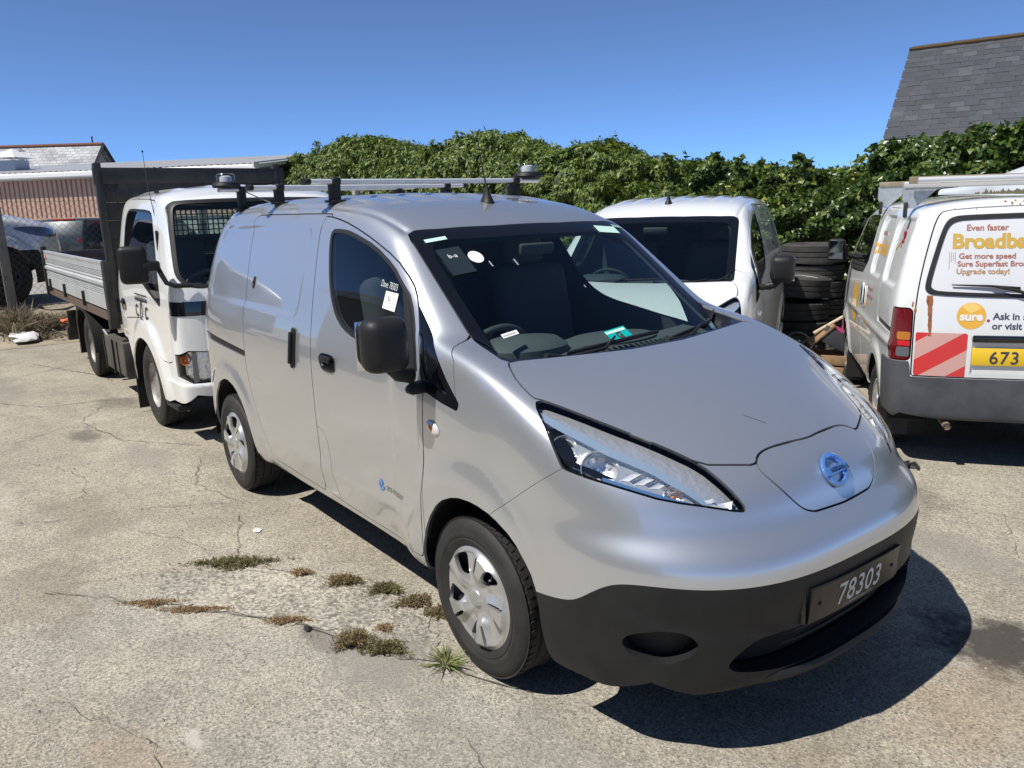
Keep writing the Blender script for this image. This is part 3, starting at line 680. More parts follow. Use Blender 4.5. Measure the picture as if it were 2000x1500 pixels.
def cabin(parent,S):
    """dashboard, wheel, seats, bulkhead and floor pan"""
    D=S.D
    b=BM()
    # dashboard: top shelf running to the screen foot, with a binnacle before the driver
    prof=[(.05,1.120),(-.02,1.148),(-.10,1.160),(-.22,1.164),(-.31,1.148),(-.37,1.11),(-.39,1.02),(-.35,.86),(-.30,.70),(.05,.70)]; ring=[]
    for y in np.linspace(-.70,.70,19):
        k=.11*(abs(y)/.65)**2.2; ring.append([b.b.verts.new((x-k*(1 if i<4 else .4),y,z-.012*(y/.65)**2)) for i,(x,z) in enumerate(prof)])
    for p_,q_ in zip(ring,ring[1:]):
        for i in range(len(prof)): b.b.faces.new((p_[i],p_[(i+1)%len(prof)],q_[(i+1)%len(prof)],q_[i]))
    b.b.faces.new(ring[0]); b.b.faces.new(ring[-1][::-1])
    d=b.obj('dashboard',M_['dash'],parent,smooth=50)
    b=BM(); b.lathe([(.20,0),(.195,.045),(.15,.075),(.0,.085)],28,Matrix.Translation((-.28,-.37,1.142))@Matrix.Diagonal((.75,1.05,1,1))); b.obj('instrument_hood',M_['dash'],d)
    b=BM(); b.lathe([(.24,0),(.235,.018),(.20,.028),(0,.03)],32,Matrix.Translation((-.25,.10,1.150))@Matrix.Diagonal((.6,1.1,1,1))); b.obj('top_tray',M_['dash'],d)
    b=BM()
    for k in range(34): b.box((-.055-.08*abs((k-16.5)/17)**2.2,-.55+k*.0333,1.158-.010*abs((k-16.5)/17)**2),(.055,.007,.006),Matrix.Rotation(.2,3,'Y'))
    tag(b.obj('defrost_vent',M_['rubber'],d),kind='stuff')
    M=Matrix.Translation((-.52,-.37,1.085))@Matrix.Rotation(R(-62),4,'Y')
    b=BM(); b.lathe([(.185+.015*math.cos(t),.015*math.sin(t)) for t in np.linspace(0,2*math.pi,11)[:-1]],44,M,closed=True)
    w=b.obj('steering_wheel',M_['dark trim'],parent)
    b=BM(); b.lathe([(.075,-.02),(.07,.012),(0,.02)],20,M)
    for a in (0,R(180),R(250),R(290)):
        b.box(tuple(M@Vector((.12*math.sin(a)*0+.125*math.cos(a+R(90)),.125*math.sin(a+R(90)),0))),(.12,.03,.012),M.to_3x3()@Matrix.Rotation(a+R(90),3,'Z'),.004)
    b.obj('wheel_hub',M_['dark trim'],w)
    for y in (-.38,.38): seat('seat',parent,-.86,y)
    b=BM(); b.prism([(-.79,.42),(.79,.42),(.80,1.05),(.70,1.45),(.60,1.72),(-.60,1.72),(-.70,1.45),(-.80,1.05)],.02,frame((-1.46,0,0),(0,1,0),(1,0,0)))
    for z in (.75,1.05,1.35): b.box((-1.435,0,z),(.02,1.30,.03),None,.008)
    b.obj('bulkhead',M_['dark trim'],parent)
    b=BM(); b.box((-1.40,0,.40),(3.5,1.40,.12)); b.box((.10,0,.50),(1.0,.9,.20)); b.obj('floor_pan',M_['gap'],parent)
    # sun visor pieces and rear view mirror
    b=BM(); b.box((-.62,-.02,1.56),(.03,.20,.055),Matrix.Rotation(.3,3,'Y'),.012); b.obj('rear_view_mirror',M_['dark trim'],parent)
    # inner skin so that paint never shows inside
    T=np.concatenate([D[k] for k in ('body','wing','fdoor','sdoor','step','fseal','quarter','frit','gap') if len(D[k])])
    c=S.V[T].mean(1); T=T[(c[:,0]>-1.6)&(c[:,0]<.25)&(c[:,2]>.45)]
    me=S.mesh(T,rim=0,off=-.024,both=True,flip=True); mesh_in('inner_trim',me,parent,M_['dark trim'])
def build_van(root,paintm,first=True,detail=True):
    S=VAN; D=S.D; P=M_[paintm]
    body=mesh_in('body',S.mesh(D['body'],both=True),root,P)
    mesh_in('panel_gap',S.mesh(D['gap'],rim=0,off=-.010,both=True),body,M_['gap'])
    for cx in (.03,-2.715):
        for s in (1,-1):
            V=[];Fq=[];an=np.linspace(R(-3),R(183),30); k=0
            for t in an:
                for y in (.845,.60,.45): V.append((cx+.408*math.cos(t),s*y,.31+.415*math.sin(t)))
            for i in range(29): Fq+= [(3*i+j,3*i+j+1,3*i+j+4,3*i+j+3) for j in (0,1)]
            n=len(V); V.append((cx,s*.45,.31))
            Tt=[(3*i+2,3*i+5,n) for i in range(29)]
            link('wheel_arch_liner',npmesh(V,[np.array(Fq),np.array(Tt)]),body,M_['gap'])
    mesh_in('bonnet',S.mesh(D['hood'],both=True),root,P)
    mesh_in('front_panel',S.mesh(D['nose'],both=True),root,P)
    for s in (1,-1): mesh_in('front_wing',S.mesh(D['wing'],side=s),root,P)
    scr=mesh_in('windscreen',S.mesh(D['glass'],rim=0,both=True),root,M_['glass'])
    mesh_in('screen_border',S.mesh(D['frit'],rim=0,both=True),scr,M_['gloss black'])
    mesh_in('scuttle_panel',S.mesh(D['cowl'],rim=0,both=True,off=-.006),root,mat('scuttle black',(.010,.010,.011),.22,coat=.3))
    bump=mesh_in('front_bumper',S.mesh(D['bumper'],both=True,rim=.06),root,M_['black plastic'])
    for s in (1,-1): mesh_in('fog_lamp_pocket',S.mesh(D['pocket'],side=s,rim=0,off=-.055),bump,M_['black plastic'])
    mesh_in('air_intake',S.mesh(D['intake'],both=True,rim=0,off=-.07),bump,M_['gap'])
    b=BM()
    for z in (.335,.365,.395):
        b.tube([(.955-.55*(abs(y)/.86)**3,y,z) for y in np.linspace(-.56,.56,17)],.008,6)
    b.obj('intake_slat',M_['black plastic'],bump)
    b=BM(); ys=np.linspace(-.60,.60,25)
    for i in range(24):
        q=[]
        for y in (ys[i],ys[i+1]):
            xo=1.028-.60*(abs(y)/.868)**3
            q.append([(xo-.10,y,.292),(xo+.012,y,.296),(xo+.018,y,.283),(xo+.005,y,.258),(xo-.10,y,.258)])
        for k in range(4): b.quad(q[0][k],q[1][k],q[1][k+1],q[0][k+1])
    bmesh.ops.remove_doubles(b.b,verts=b.b.verts[:],dist=1e-5); b.obj('front_lip',M_['black plastic'],bump)
    number_plate(root)
    lid=mesh_in('charge_lid',S.mesh(D['lid'],both=True),root,P); badge(lid,S)
    for s in (-1,1):
        hl=mesh_in('headlight',S.mesh(D['light'],rim=0,side=s),root,M_['lens'])
        ht=D['light']
        for (x,z,r_) in LAMPB: c_=np.array(S.on_side(x,z,1)[0]); _,ht=S.split(ht,lambda Q,c_=c_,r_=r_:np.linalg.norm(Q-c_,axis=1)-r_*.97)
        e2,_=S.split(D['light'],lambda Q:-(lamp_sdf(Q)+.0045))
        mesh_in('lamp_wall',S.mesh(e2,rim=-.026,off=-.030,side=s),hl,mat('headlamp liner',(.84,.86,.88),.12,.72,bump=.5,bscale=40))
        mesh_in('lamp_housing',S.mesh(ht,rim=.004,off=-.030,side=s),hl,mat('headlamp liner',(.84,.86,.88),.12,.72,bump=.5,bscale=40))
        e,_=S.split(D['light'],lambda Q:-(lamp_sdf(Q)+.0045)); 
        mesh_in('lamp_edge',S.mesh(e,rim=.003,off=-.002,side=s),hl,M_['gloss black'])
        if detail or s==1: headlamp_inside(hl,S,s)
        fd=mesh_in('front_door',S.mesh(D['fdoor'],side=s),root,P)
        mesh_in('door_foot_panel',S.mesh(D['step'],side=s),fd,P)
        mesh_in('door_window',S.mesh(D['fglass'],rim=0,off=-.006,side=s),fd,M_['side glass'])
        mesh_in('window_seal',S.mesh(D['fseal'],rim=.01,off=-.002,side=s),fd,M_['rubber'])
        mesh_in('window_pillar',S.mesh(D['sail'],rim=.006,off=.001,side=s),fd,M_['black plastic'])
        pull_handle(fd,S,-1.185,1.055,s,False)
        q=mesh_in('quarter_trim',S.mesh(D['quarter'],rim=.008,side=s),root,M_['gloss black'])
        mesh_in('quarter_glass',S.mesh(D['qglass'],rim=0,off=-.003,side=s),q,M_['side glass'])
        sd=mesh_in('sliding_door',S.mesh(D['sdoor'],side=s),root,P)
        pull_handle(sd,S,-1.60,1.075,s,True)
        p,n=S.on_side(-2.30,1.365,s); b=BM(); M=frame(p+n*.001,(0,0,1),n); b.prism(chaikin([(-.035,-.014),(.035,-.014),(.035,.014),(-.035,.014)],2),.004,M); b.lathe([(0,.008),(.010,.008),(.011,.003)],12,M); b.obj('door_lock',M_['steel dark'],sd)
        rl=mesh_in('door_rail',S.mesh(D['rail'],rim=0,off=-.014,side=s),root,M_['rubber'])
        mirror(fd,s)
        p,n=S.on_side(-.22,.94,s); b=BM(); M=frame(p+n*.001,(1,0,-.35),n); b.lathe([(.046,0),(.040,.007),(.026,.011),(0,.012)],22,M@Matrix.Diagonal((1,.56,1,1))); si=b.obj('side_indicator',mat('clear indicator',(.72,.70,.68),.15,.2,coat=1.),root)
        b=BM(); b.lathe([(.018,.011),(.010,.0135),(0,.014)],12,M@Matrix.Diagonal((1,.6,1,1))); b.obj('indicator_bulb',M_['amber'],si)
        wheel(root,(0,s*.757,.312),s,steer=0.0,roll=.5 if s<0 else 0)
        wheel(root,(-2.725,s*.757,.312),s,roll=1.1)
    cabin(root,S)
    # wipers
    def on_screen(y,t):
        # t 0 at the scuttle, 1 at the roof edge
        x0=.03-.08*(y/.65)**2; x=x0-.72*t; o=(x,y,2.2); p,n=S.ray(o,(0,0,-1),1.6); return p,n
    def scr(y,t,o=0.):
        p,n=on_screen(y,t); return p+n*o
    for piv,elb,tip,b0,b1 in (((-.50,-.06),(-.20,.015),(-.10,.085),(-.36,.045),(.17,.085)),((.12,-.07),(.30,-.005),(.50,.08),(.22,.03),(.66,.10))):
        b=BM(); b.tube([scr(*piv,.012),scr(piv[0]*.6+elb[0]*.4,piv[1]*.6+elb[1]*.4,.034),scr(*elb,.034),scr(*tip,.026)],[.012,.010,.007,.005],8); w=b.obj('wiper_arm',M_['black plastic'],root)
        pts=[scr(b0[0]+(b1[0]-b0[0])*k/10,b0[1]+(b1[1]-b0[1])*k/10,.016) for k in range(11)]
        b=BM(); b.tube(pts,[.004]+[.007]*9+[.004],6); b.tube([p-Vector((.3,0,.7))*.012 for p in pts],.004,5); b.obj('wiper_blade',M_['rubber'],w)
    # aerial
    p,n=S.ray((-1.03,0,2.4),(0,0,-1)); b=BM(); b.lathe([(.034,-.004),(.028,.010),(.014,.045),(.009,.075),(0,.078)],18,Matrix.Translation(p)@Matrix.Diagonal((1.3,1,1,1)))
    b.tube([p+Vector((0,0,.07)),p+Vector((-.03,0,.16)),p+Vector((-.07,0,.33))],[.005,.0035,.002],6); b.obj('aerial',M_['black plastic'],root)
    return root
def scratches(root,S=VAN):
    r=np.random.default_rng(6); nose=[c for c in root.children if c.name.startswith('front_panel')][0]; hood=[c for c in root.children if c.name.startswith('bonnet')][0]
    b=BM()
    def strip(P0,P1,d,w):
        q=[]
        for k in range(7):
            t=k/6; o=np.array(P0)*(1-t)+np.array(P1)*t; p,n=S.ray(o,d); 
            if p is None: return
            q.append((p+n*.0007,n))
        for (a,na),(c,nc) in zip(q,q[1:]):
            s=(c-a).cross(na).normalized()*w; b.quad(a-s,a+s,c+s,c-s)
    b=BM(); strip((.66,-.15,2),(.72,-.10,2),(0,0,-1),.0012); b.obj('hair_scratch',mat('dark scratch',(.05,.05,.06),.6),hood,smooth=0,recalc=False)
van=empty('panel_van',(0,0,0),0,'silver electric panel van with roof bars and dark numbered plate, nearest to the viewer','van')
build_van(van,'silver')
def roof_rack(root):
    for i,(x,y0,y1,zb) in enumerate(((-1.56,-.715,.745,1.902),(-2.31,-.735,.70,1.898),(-2.95,-.715,.70,1.905))):
        b=BM(); prof=chaikin([(-.034,-.013),(.034,-.013),(.034,.013),(-.034,.013)],2)
        b.prism(prof,y1-y0,frame((x,y0,zb),(1,0,0),(0,1,0))); bar=b.obj('roof_bar',M_['alu'],root)
        b=BM()
        for y,q in ((y0,-1),(y1,1)):
            if (i,q) in ((0,1),(2,-1)): continue
            b.prism(chaikin([(-.037,-.016),(.037,-.016),(.037,.016),(-.037,.016)],2),.03,frame((x,y-(0 if q>0 else .025),zb),(1,0,0),(0,1,0)),bev=.006)
        b.obj('bar_end_cap',M_['black plastic'],bar)
        for s in (-1,1):
            b=BM(); z0=VAN.ray((x,s*.575,2.3),(0,0,-1))[0].z
            b.box((x,s*.575,(z0+zb-.02)/2),(.072,.042,zb-z0-.0),None,.006); b.box((x,s*.575,z0+.006),(.10,.075,.014),None,.005)
            b.box((x,s*.575,zb),(.082,.05,.042),None,.012,3); b.obj('bar_foot',M_['black plastic'],bar)
        if i in (0,2):
            yy=.685 if i==0 else -.665
            b=BM(); M=Matrix.Translation((x,yy,zb+.014)); b.lathe([(0,0),(.082,.0),(.088,.012),(.080,.03),(.062,.036),(0,.037)],28,M); bc=b.obj('beacon',M_['black plastic'],root)
            b=BM(); b.lathe([(.056,.036),(.057,.075),(.050,.085),(0,.088)],28,M); b.obj('beacon_dome',M_['clear dome'],bc)
            b=BM(); b.lathe([(.040,.037),(.036,.068),(.02,.074),(0,.074)],16,M); b.obj('beacon_light',mat('beacon white',(.55,.57,.6),.5),bc)
            b=BM(); sg=-1 if yy>0 else 1
            b.tube([M@Vector((-.02,sg*.06,.01)),M@Vector((-.01,sg*.13,-.03)),M@Vector((.03,sg*.20,-.07)),(x+.05,yy+sg*.26,zb-.085)],.004,6); b.obj('beacon_cable',mat('grey cable',(.22,.22,.22),.5),bc)
roof_rack(van)
# ---------------------------------------------------------------- ground
def ground_mat(name,patch=False,stains=()):
    M=mat(name,(.4,.36,.3),.88); N=M.node_tree; L=N.links; p=N.nodes['Principled BSDF']; nd=N.nodes.new
    tc=nd('ShaderNodeTexCoord'); co=tc.outputs['Object']
    def noise(sc,det=6,ro=.6):
        n=nd('ShaderNodeTexNoise'); n.inputs['Scale'].default_value=sc; n.inputs['Detail'].default_value=det; n.inputs['Roughness'].default_value=ro; L.new(co,n.inputs['Vector']); return n.outputs['Fac']
    def ramp(f,a,b,ca,cb):
        r=nd('ShaderNodeValToRGB'); e=r.color_ramp.elements; e[0].position,e[1].position=a,b; e[0].color=(*ca,1); e[1].color=(*cb,1); L.new(f,r.inputs[0]); return r.outputs[0]
    def mix(f,a,b,mode='MIX',fac=1.):
        m=nd('ShaderNodeMixRGB'); m.blend_type=mode
        if f is None: m.inputs[0].default_value=fac
        elif isinstance(f,float): m.inputs[0].default_value=f
        else: L.new(f,m.inputs[0])
        L.new(a,m.inputs[1]); L.new(b,m.inputs[2]); return m.outputs[0]
    base=ramp(noise(.55,8,.62),.32,.70,(.285,.258,.212),(.405,.372,.305)) if not patch else ramp(noise(2.2,8,.65),.3,.7,(.24,.225,.195),(.42,.385,.325))
    # sandy areas and grey worn areas
    w=nd('ShaderNodeValToRGB'); w.color_ramp.elements[0].position=.50; w.color_ramp.elements[1].position=.66; L.new(noise(.23,5,.55),w.inputs[0])
    g0=nd('ShaderNodeRGB'); g0.outputs[0].default_value=(.315,.300,.265,1); base=mix(w.outputs[0],base,g0.outputs[0])
    # aggregate: small stones of several tints
    v=nd('ShaderNodeTexVoronoi'); v.inputs['Scale'].default_value=135 if not patch else 75; L.new(co,v.inputs['Vector'])
    hs=nd('ShaderNodeSeparateColor'); L.new(v.outputs['Color'],hs.inputs[0])
    st=ramp(hs.outputs[0],.0,1.,(.30,.29,.27),(1.50,1.48,1.42)) ; base=mix(None,base,st,'MULTIPLY',.62 if not patch else .8)
    v2=nd('ShaderNodeTexVoronoi'); v2.inputs['Scale'].default_value=330; L.new(co,v2.inputs['Vector']); h2=nd('ShaderNodeSeparateColor'); L.new(v2.outputs['Color'],h2.inputs[0])
    base=mix(None,base,ramp(h2.outputs[1],.0,1.,(.55,.55,.55),(1.40,1.39,1.35)),'MULTIPLY',.6)
    sp3=nd('ShaderNodeTexVoronoi'); sp3.inputs['Scale'].default_value=46; L.new(co,sp3.inputs['Vector']); dk3=nd('ShaderNodeMapRange'); dk3.inputs['From Min'].default_value=.30; dk3.inputs['From Max'].default_value=.18; dk3.inputs['To Max'].default_value=.7; L.new(sp3.outputs['Distance'],dk3.inputs[0])
    sc3=nd('ShaderNodeSeparateColor'); L.new(sp3.outputs['Color'],sc3.inputs[0]); gt=nd('ShaderNodeMath'); gt.operation='GREATER_THAN'; gt.inputs[1].default_value=.80; L.new(sc3.outputs[2],gt.inputs[0]); ml=nd('ShaderNodeMath'); ml.operation='MULTIPLY'; L.new(dk3.outputs[0],ml.inputs[0]); L.new(gt.outputs[0],ml.inputs[1])
    g3=nd('ShaderNodeRGB'); g3.outputs[0].default_value=(.085,.078,.066,1); base=mix(ml.outputs[0],base,g3.outputs[0])
    # grime specks and soft dark weathering
    gr=nd('ShaderNodeRGB'); gr.outputs[0].default_value=(.135,.120,.098,1)
    base=mix(ramp(noise(9,8,.75),.60,.74,(0,0,0),(.55,.55,.55)),base,gr.outputs[0])
    base=mix(ramp(noise(1.3,10,.72),.56,.72,(0,0,0),(.42,.42,.42)),base,gr.outputs[0])
    base=mix(ramp(noise(3.3,9,.7),.47,.62,(0,0,0),(.30,.30,.30)),base,gr.outputs[0])
    lt=nd('ShaderNodeRGB'); lt.outputs[0].default_value=(.47,.44,.375,1); base=mix(ramp(noise(2.1,9,.72),.56,.70,(0,0,0),(.5,.5,.5)),base,lt.outputs[0])
    # stains with their own outline: (x, y, radius x, radius y, colour, strength)
    sep=nd('ShaderNodeSeparateXYZ'); L.new(co,sep.inputs[0]); ns=noise(5.5,7,.7)
    def math_(op,a,b):
        m=nd('ShaderNodeMath'); m.operation=op
        for i,q in enumerate((a,b)):
            if isinstance(q,(int,float)): m.inputs[i].default_value=q
            elif q is not None: L.new(q,m.inputs[i])
        return m.outputs[0]
    for (x,y,rx,ry,c,s) in stains:
        dx=math_('DIVIDE',math_('SUBTRACT',sep.outputs[0],x),rx); dy=math_('DIVIDE',math_('SUBTRACT',sep.outputs[1],y),ry)
        d=math_('SQRT',math_('ADD',math_('MULTIPLY',dx,dx),math_('MULTIPLY',dy,dy)),None); d=math_('ADD',d,math_('MULTIPLY',math_('SUBTRACT',ns,.5),2.6))
        f=nd('ShaderNodeMapRange'); f.inputs['From Min'].default_value=1.15; f.inputs['From Max'].default_value=.55; f.inputs['To Max'].default_value=s; L.new(d,f.inputs[0])
        q=nd('ShaderNodeRGB'); q.outputs[0].default_value=(*c,1); base=mix(f.outputs[0],base,q.outputs[0])
    L.new(base,p.inputs['Base Color'])
    b=nd('ShaderNodeBump'); b.inputs['Strength'].default_value=.38 if not patch else .8; b.inputs['Distance'].default_value=.006
    h=math_('ADD',math_('MULTIPLY',v.outputs['Distance'],.8),math_('ADD',math_('MULTIPLY',noise(40,5,.7),1.0),math_('MULTIPLY',noise(120,3,.6),.5))); L.new(h,b.inputs['Height']); L.new(b.outputs[0],p.inputs['Normal'])
    return M
DK=(.045,.040,.034); BR=(.15,.115,.075); GY=(.20,.185,.165); RU=(.27,.17,.09); LT=(.50,.47,.41)
ST=[(1.19,.86,.30,.22,DK,.95),(.95,.95,.09,.07,DK,.5),(.62,1.6,.5,.22,GY,.5),(-.64,-1.22,.20,.07,DK,.55),(-.35,-1.12,.42,.20,GY,.7),(-6.0,-.95,.35,.2,DK,.45),(-4.9,-1.4,.25,.12,DK,.5),(-3.9,-1.15,.5,.15,GY,.5),(-2.9,-1.75,.7,.2,BR,.25),(-1.9,-2.1,.5,.2,BR,.3),(-.2,-2.05,.3,.2,RU,.28),(.55,-1.1,.35,.3,GY,.35),(1.3,.35,.22,.35,RU,.22),(1.15,-.35,.25,.2,BR,.3),(-7.5,-1.8,.9,.25,GY,.5),(-8.5,-.4,1.2,.3,BR,.28),(-.30,-1.84,.08,.035,LT,.6),(-3.5,-2.3,.8,.25,LT,.3),(-.05,2.1,.5,.3,DK,.4)]
ground=link('ground',npmesh([(-420,-420,0),(420,-420,0),(420,420,0),(-420,420,0)],np.array([(0,1,2,3)]),False),None,ground_mat('weathered concrete',stains=ST)); tag(ground,kind='structure')
# worn repair strip between the two weedy joints
def ragged(pts,amp,seed,n=14):
    r=np.random.default_rng(seed); out=[]
    for a,b in zip(pts,pts[1:]+pts[:1]):
        for k in range(n):
            t=k/n; out.append((a[0]+(b[0]-a[0])*t+r.normal(0,amp),a[1]+(b[1]-a[1])*t+r.normal(0,amp)))
    return out
def flat_sheet(name,pts,z,mt,parent=None):
    b=bmesh.new(); f=b.faces.new([b.verts.new((x,y,z)) for x,y in pts]); bmesh.ops.triangulate(b,faces=[f]); me=bpy.data.meshes.new(name); b.to_mesh(me); b.free(); return link(name,me,parent,mt)
pt=[(-1.62,-1.30),(-1.26,-1.06),(-1.03,-.94),(-.82,-.82),(-.58,-.75),(-.30,-.84),(-.10,-.95),(-.28,-1.04),(-.46,-1.10),(-.66,-1.18),(-.85,-1.28),(-1.05,-1.40),(-1.24,-1.54),(-1.44,-1.68),(-1.75,-1.60)]
o=flat_sheet('worn_strip',ragged(pt,.012,3,6),.004,ground_mat('exposed aggregate',True,[(-.35,-1.0,.25,.12,GY,.6),(-.60,-1.10,.10,.05,DK,.4)])); tag(o,kind='structure')
# cracks: thin dark open joints
def crack(pts,w,seed,amp=.02):
    r=np.random.default_rng(seed); P=[]
    for a,b in zip(pts,pts[1:]):
        n=max(3,int(math.hypot(b[0]-a[0],b[1]-a[1])/.05))
        for k in range(n): P.append(np.array(a)+(np.array(b)-np.array(a))*k/n+r.normal(0,amp,2)*(.5))
    P.append(np.array(pts[-1])); P=np.array(P); V=[];F4=[]
    for i,q in enumerate(P):
        t=P[min(i+1,len(P)-1)]-P[max(i-1,0)]; t/=max(np.linalg.norm(t),1e-9); nn=np.array([-t[1],t[0]]); ww=w*.5*(.2+.9*r.random())*(1 if 0<i<len(P)-1 else .1)
        V+= [(*(q+nn*ww),.007),(*(q-nn*ww),.007)]
    for i in range(len(P)-1): F4.append((2*i,2*i+1,2*i+3,2*i+2))
    return link('crack',npmesh(V,np.array(F4),False),ground,mat('crack',(.055,.048,.040),.95,col2=(.13,.115,.09),scale=14))
for i,(pts,w) in enumerate([([(-7.2,-2.1),(-6.3,-1.55),(-6.1,-.75),(-5.9,.1)],.010),([(-9.,-1.3),(-7.6,-.8),(-7.1,-.75)],.012),([(-3.3,-2.6),(-2.9,-1.9),(-2.75,-1.4),(-2.45,-.9)],.006),([(-2.3,-1.0),(-1.58,-1.26),(-1.26,-1.04),(-1.04,-.92),(-.83,-.81),(-.62,-.76),(-.2,-.55)],.006),([(-1.9,-2.1),(-1.43,-1.72),(-1.23,-1.56),(-.85,-1.28),(-.43,-1.10),(-.1,-.93),(.25,-.78)],.007),([(-1.58,-1.26),(-1.75,-1.55),(-1.9,-2.0)],.004),([(-6.1,-1.0),(-5.4,-1.35),(-5.0,-1.9)],.005),([(.2,-1.5),(.65,-1.25),(.75,-.95),(1.1,-.7)],.003),([(.9,2.3),(.4,2.2),(-.2,2.45)],.004),([(-4.4,-1.9),(-3.7,-1.6),(-3.2,-1.7)],.004),([(-3.6,-.85),(-3.0,-1.05),(-2.5,-.95)],.005),([(-6.6,-2.2),(-5.6,-2.05),(-4.9,-2.25)],.006),([(-8.6,-.9),(-8.2,-1.5),(-8.3,-2.2)],.008),([(-5.4,-1.35),(-4.5,-1.2),(-3.9,-.75)],.007),([(-.9,-2.2),(-.35,-1.95),(.15,-2.0)],.003),([(.3,-1.1),(.9,-1.35),(1.3,-1.2)],.003),([(1.5,1.6),(.9,1.75),(.6,2.3)],.003),([(-2.4,-1.55),(-2.0,-1.35),(-1.6,-1.30)],.004)]): crack(pts,w,i)
# rough verge and raised yard beyond the fence
vm=mat('dry earth',(.22,.18,.13),.95,col2=(.34,.29,.22),scale=2.5,bump=.5,bscale=30)
V=[];F4=[]; r=np.random.default_rng(5); xs=np.linspace(-12.7,-10.6,16); ys=np.linspace(-8,8,90)
for x in xs:
    for y in ys: V.append((x,y,max(.004,.36*sstep((-11.0-x)/1.4)+r.normal(0,.025)*sstep((-10.7-x)/.5))))
for i in range(15):
    for j in range(89): F4.append((i*90+j,i*90+j+1,(i+1)*90+j+1,(i+1)*90+j))
tag(link('verge',npmesh(V,np.array(F4)),None,vm),kind='structure')
b=BM(); b.box((-24.6,4,.20),(24,60,.40)); tag(b.obj('yard',mat('yard tarmac',(.26,.25,.235),.9,col2=(.33,.31,.28),scale=1.5),None),kind='structure')
# ---------------------------------------------------------------- buildings
def slab(name,pts,t,n,mt,parent):
    """flat polygon in 3-D given thickness t along -n"""
    b=BM(); n=Vector(n).normalized(); A=[b.b.verts.new(Vector(p)) for p in pts]; B=[b.b.verts.new(Vector(p)-n*t) for p in pts]; k=len(pts)
    b.b.faces.new(A); b.b.faces.new(B[::-1])
    for i in range(k): b.b.faces.new((A[i],B[i],B[(i+1)%k],A[(i+1)%k]))
    return b.obj(name,mt,parent,smooth=0)
# house with the slate roof behind the hedge, on the right
PL=Vector((-7.393,16.351,4.9)); ru=Vector((.962,.271,0)).normalized(); rn=Vector((.271,-.962,0)).normalized(); run=1.9; drop=2.0
house=empty('slate_roofed_house',PL+ru*4-Vector((0,0,4.9)),0,'house with steep dark slate roof and mossy ridge tiles above the hedge','house')
hI=Matrix.Translation(house.location).inverted()
def hp(s,t,o=0.): # along the ridge, down the slope 0..1, lifted
    up=(rn*drop+Vector((0,0,run))).normalized(); return PL-house.location+ru*s+rn*run*t-Vector((0,0,drop*t))+up*o
hup=(rn*drop+Vector((0,0,run))).normalized(); hdn=(rn*run-Vector((0,0,drop))).normalized()
slab('roof_deck',[hp(.02,0,-.012),hp(9,0,-.012),hp(9,1.,-.012),hp(.02,1.,-.012)],.05,hup,mat('roof felt',(.03,.03,.033),.9),house)
slab('roof_rear',[hp(.0,0,-.01),hp(9,0,-.01),hp(9,0,-.01)-rn*1.9-Vector((0,0,2)),hp(0,0,-.01)-rn*1.9-Vector((0,0,2))],.05,(-rn*drop+Vector((0,0,run))),mat('roof felt'),house)
hw_=mat('grey render',(.42,.40,.37),.9,col2=(.36,.34,.31),scale=2,bump=.2,bscale=40)
b=BM(); c=PL-house.location+ru*4.6; b.box((c.x,c.y,1.40),(8.7,3.3,2.80),Matrix.Rotation(math.atan2(ru.y,ru.x),3,'Z')); b.obj('wall',hw_,house)
slab('gable',[hp(.12,0,-.08),hp(.12,1.,-.08),hp(.12,0,-.08)-rn*1.9-Vector((0,0,2))],.2,(-ru),hw_,house)
b=BM(); q0,q1=hp(0.0,1.03,-.05),hp(9,1.03,-.05); b.prism(chaikin([(-.05,-.05),(.05,-.05),(.06,.05),(-.06,.05)],1),9.0,frame(q0,rn,ru)); b.obj('gutter',mat('white gutter',(.78,.78,.76),.4),house)
b=BM(); q=hp(.1,1.0,0)+Vector((0,0,-.16)); b.box(tuple((hp(.0,.97,0)+hp(9,.97,0))/2-Vector((0,0,.15))),(9,.03,.2),Matrix.Rotation(math.atan2(ru.y,ru.x),3,'Z')); b.obj('fascia',mat('cream fascia',(.62,.58,.50),.6),house)
SLM=[mat('slate %d'%i,c,.62,col2=c2,scale=6,bump=.08,bscale=50) for i,(c,c2) in enumerate([((.034,.040,.053),(.026,.031,.041)),((.041,.048,.062),(.033,.039,.050)),((.029,.034,.043),(.024,.028,.036)),((.060,.068,.080),(.045,.052,.062)),((.037,.041,.049),(.034,.036,.041))])]
sw,sh=.27,.152; Lr=math.hypot(run,drop); sml=[]
for i in range(4):
    b=BM(); r_=random.Random(i); b.prism([(-sw/2+.0025,-.26),(sw/2-.0025,-.26+.0),(sw/2-.0025,.0+r_.uniform(-.004,.004)),(-sw/2+.0025,r_.uniform(-.004,.004))][::1],.007)
    for f in b.b.faces: f.smooth=False
    me=bpy.data.meshes.new('slate'); b.b.to_mesh(me); b.b.free(); me.materials.append(SLM[i]); sml.append(me)
rows=int(Lr/sh)+1; count=0; restV=[];restF=[]
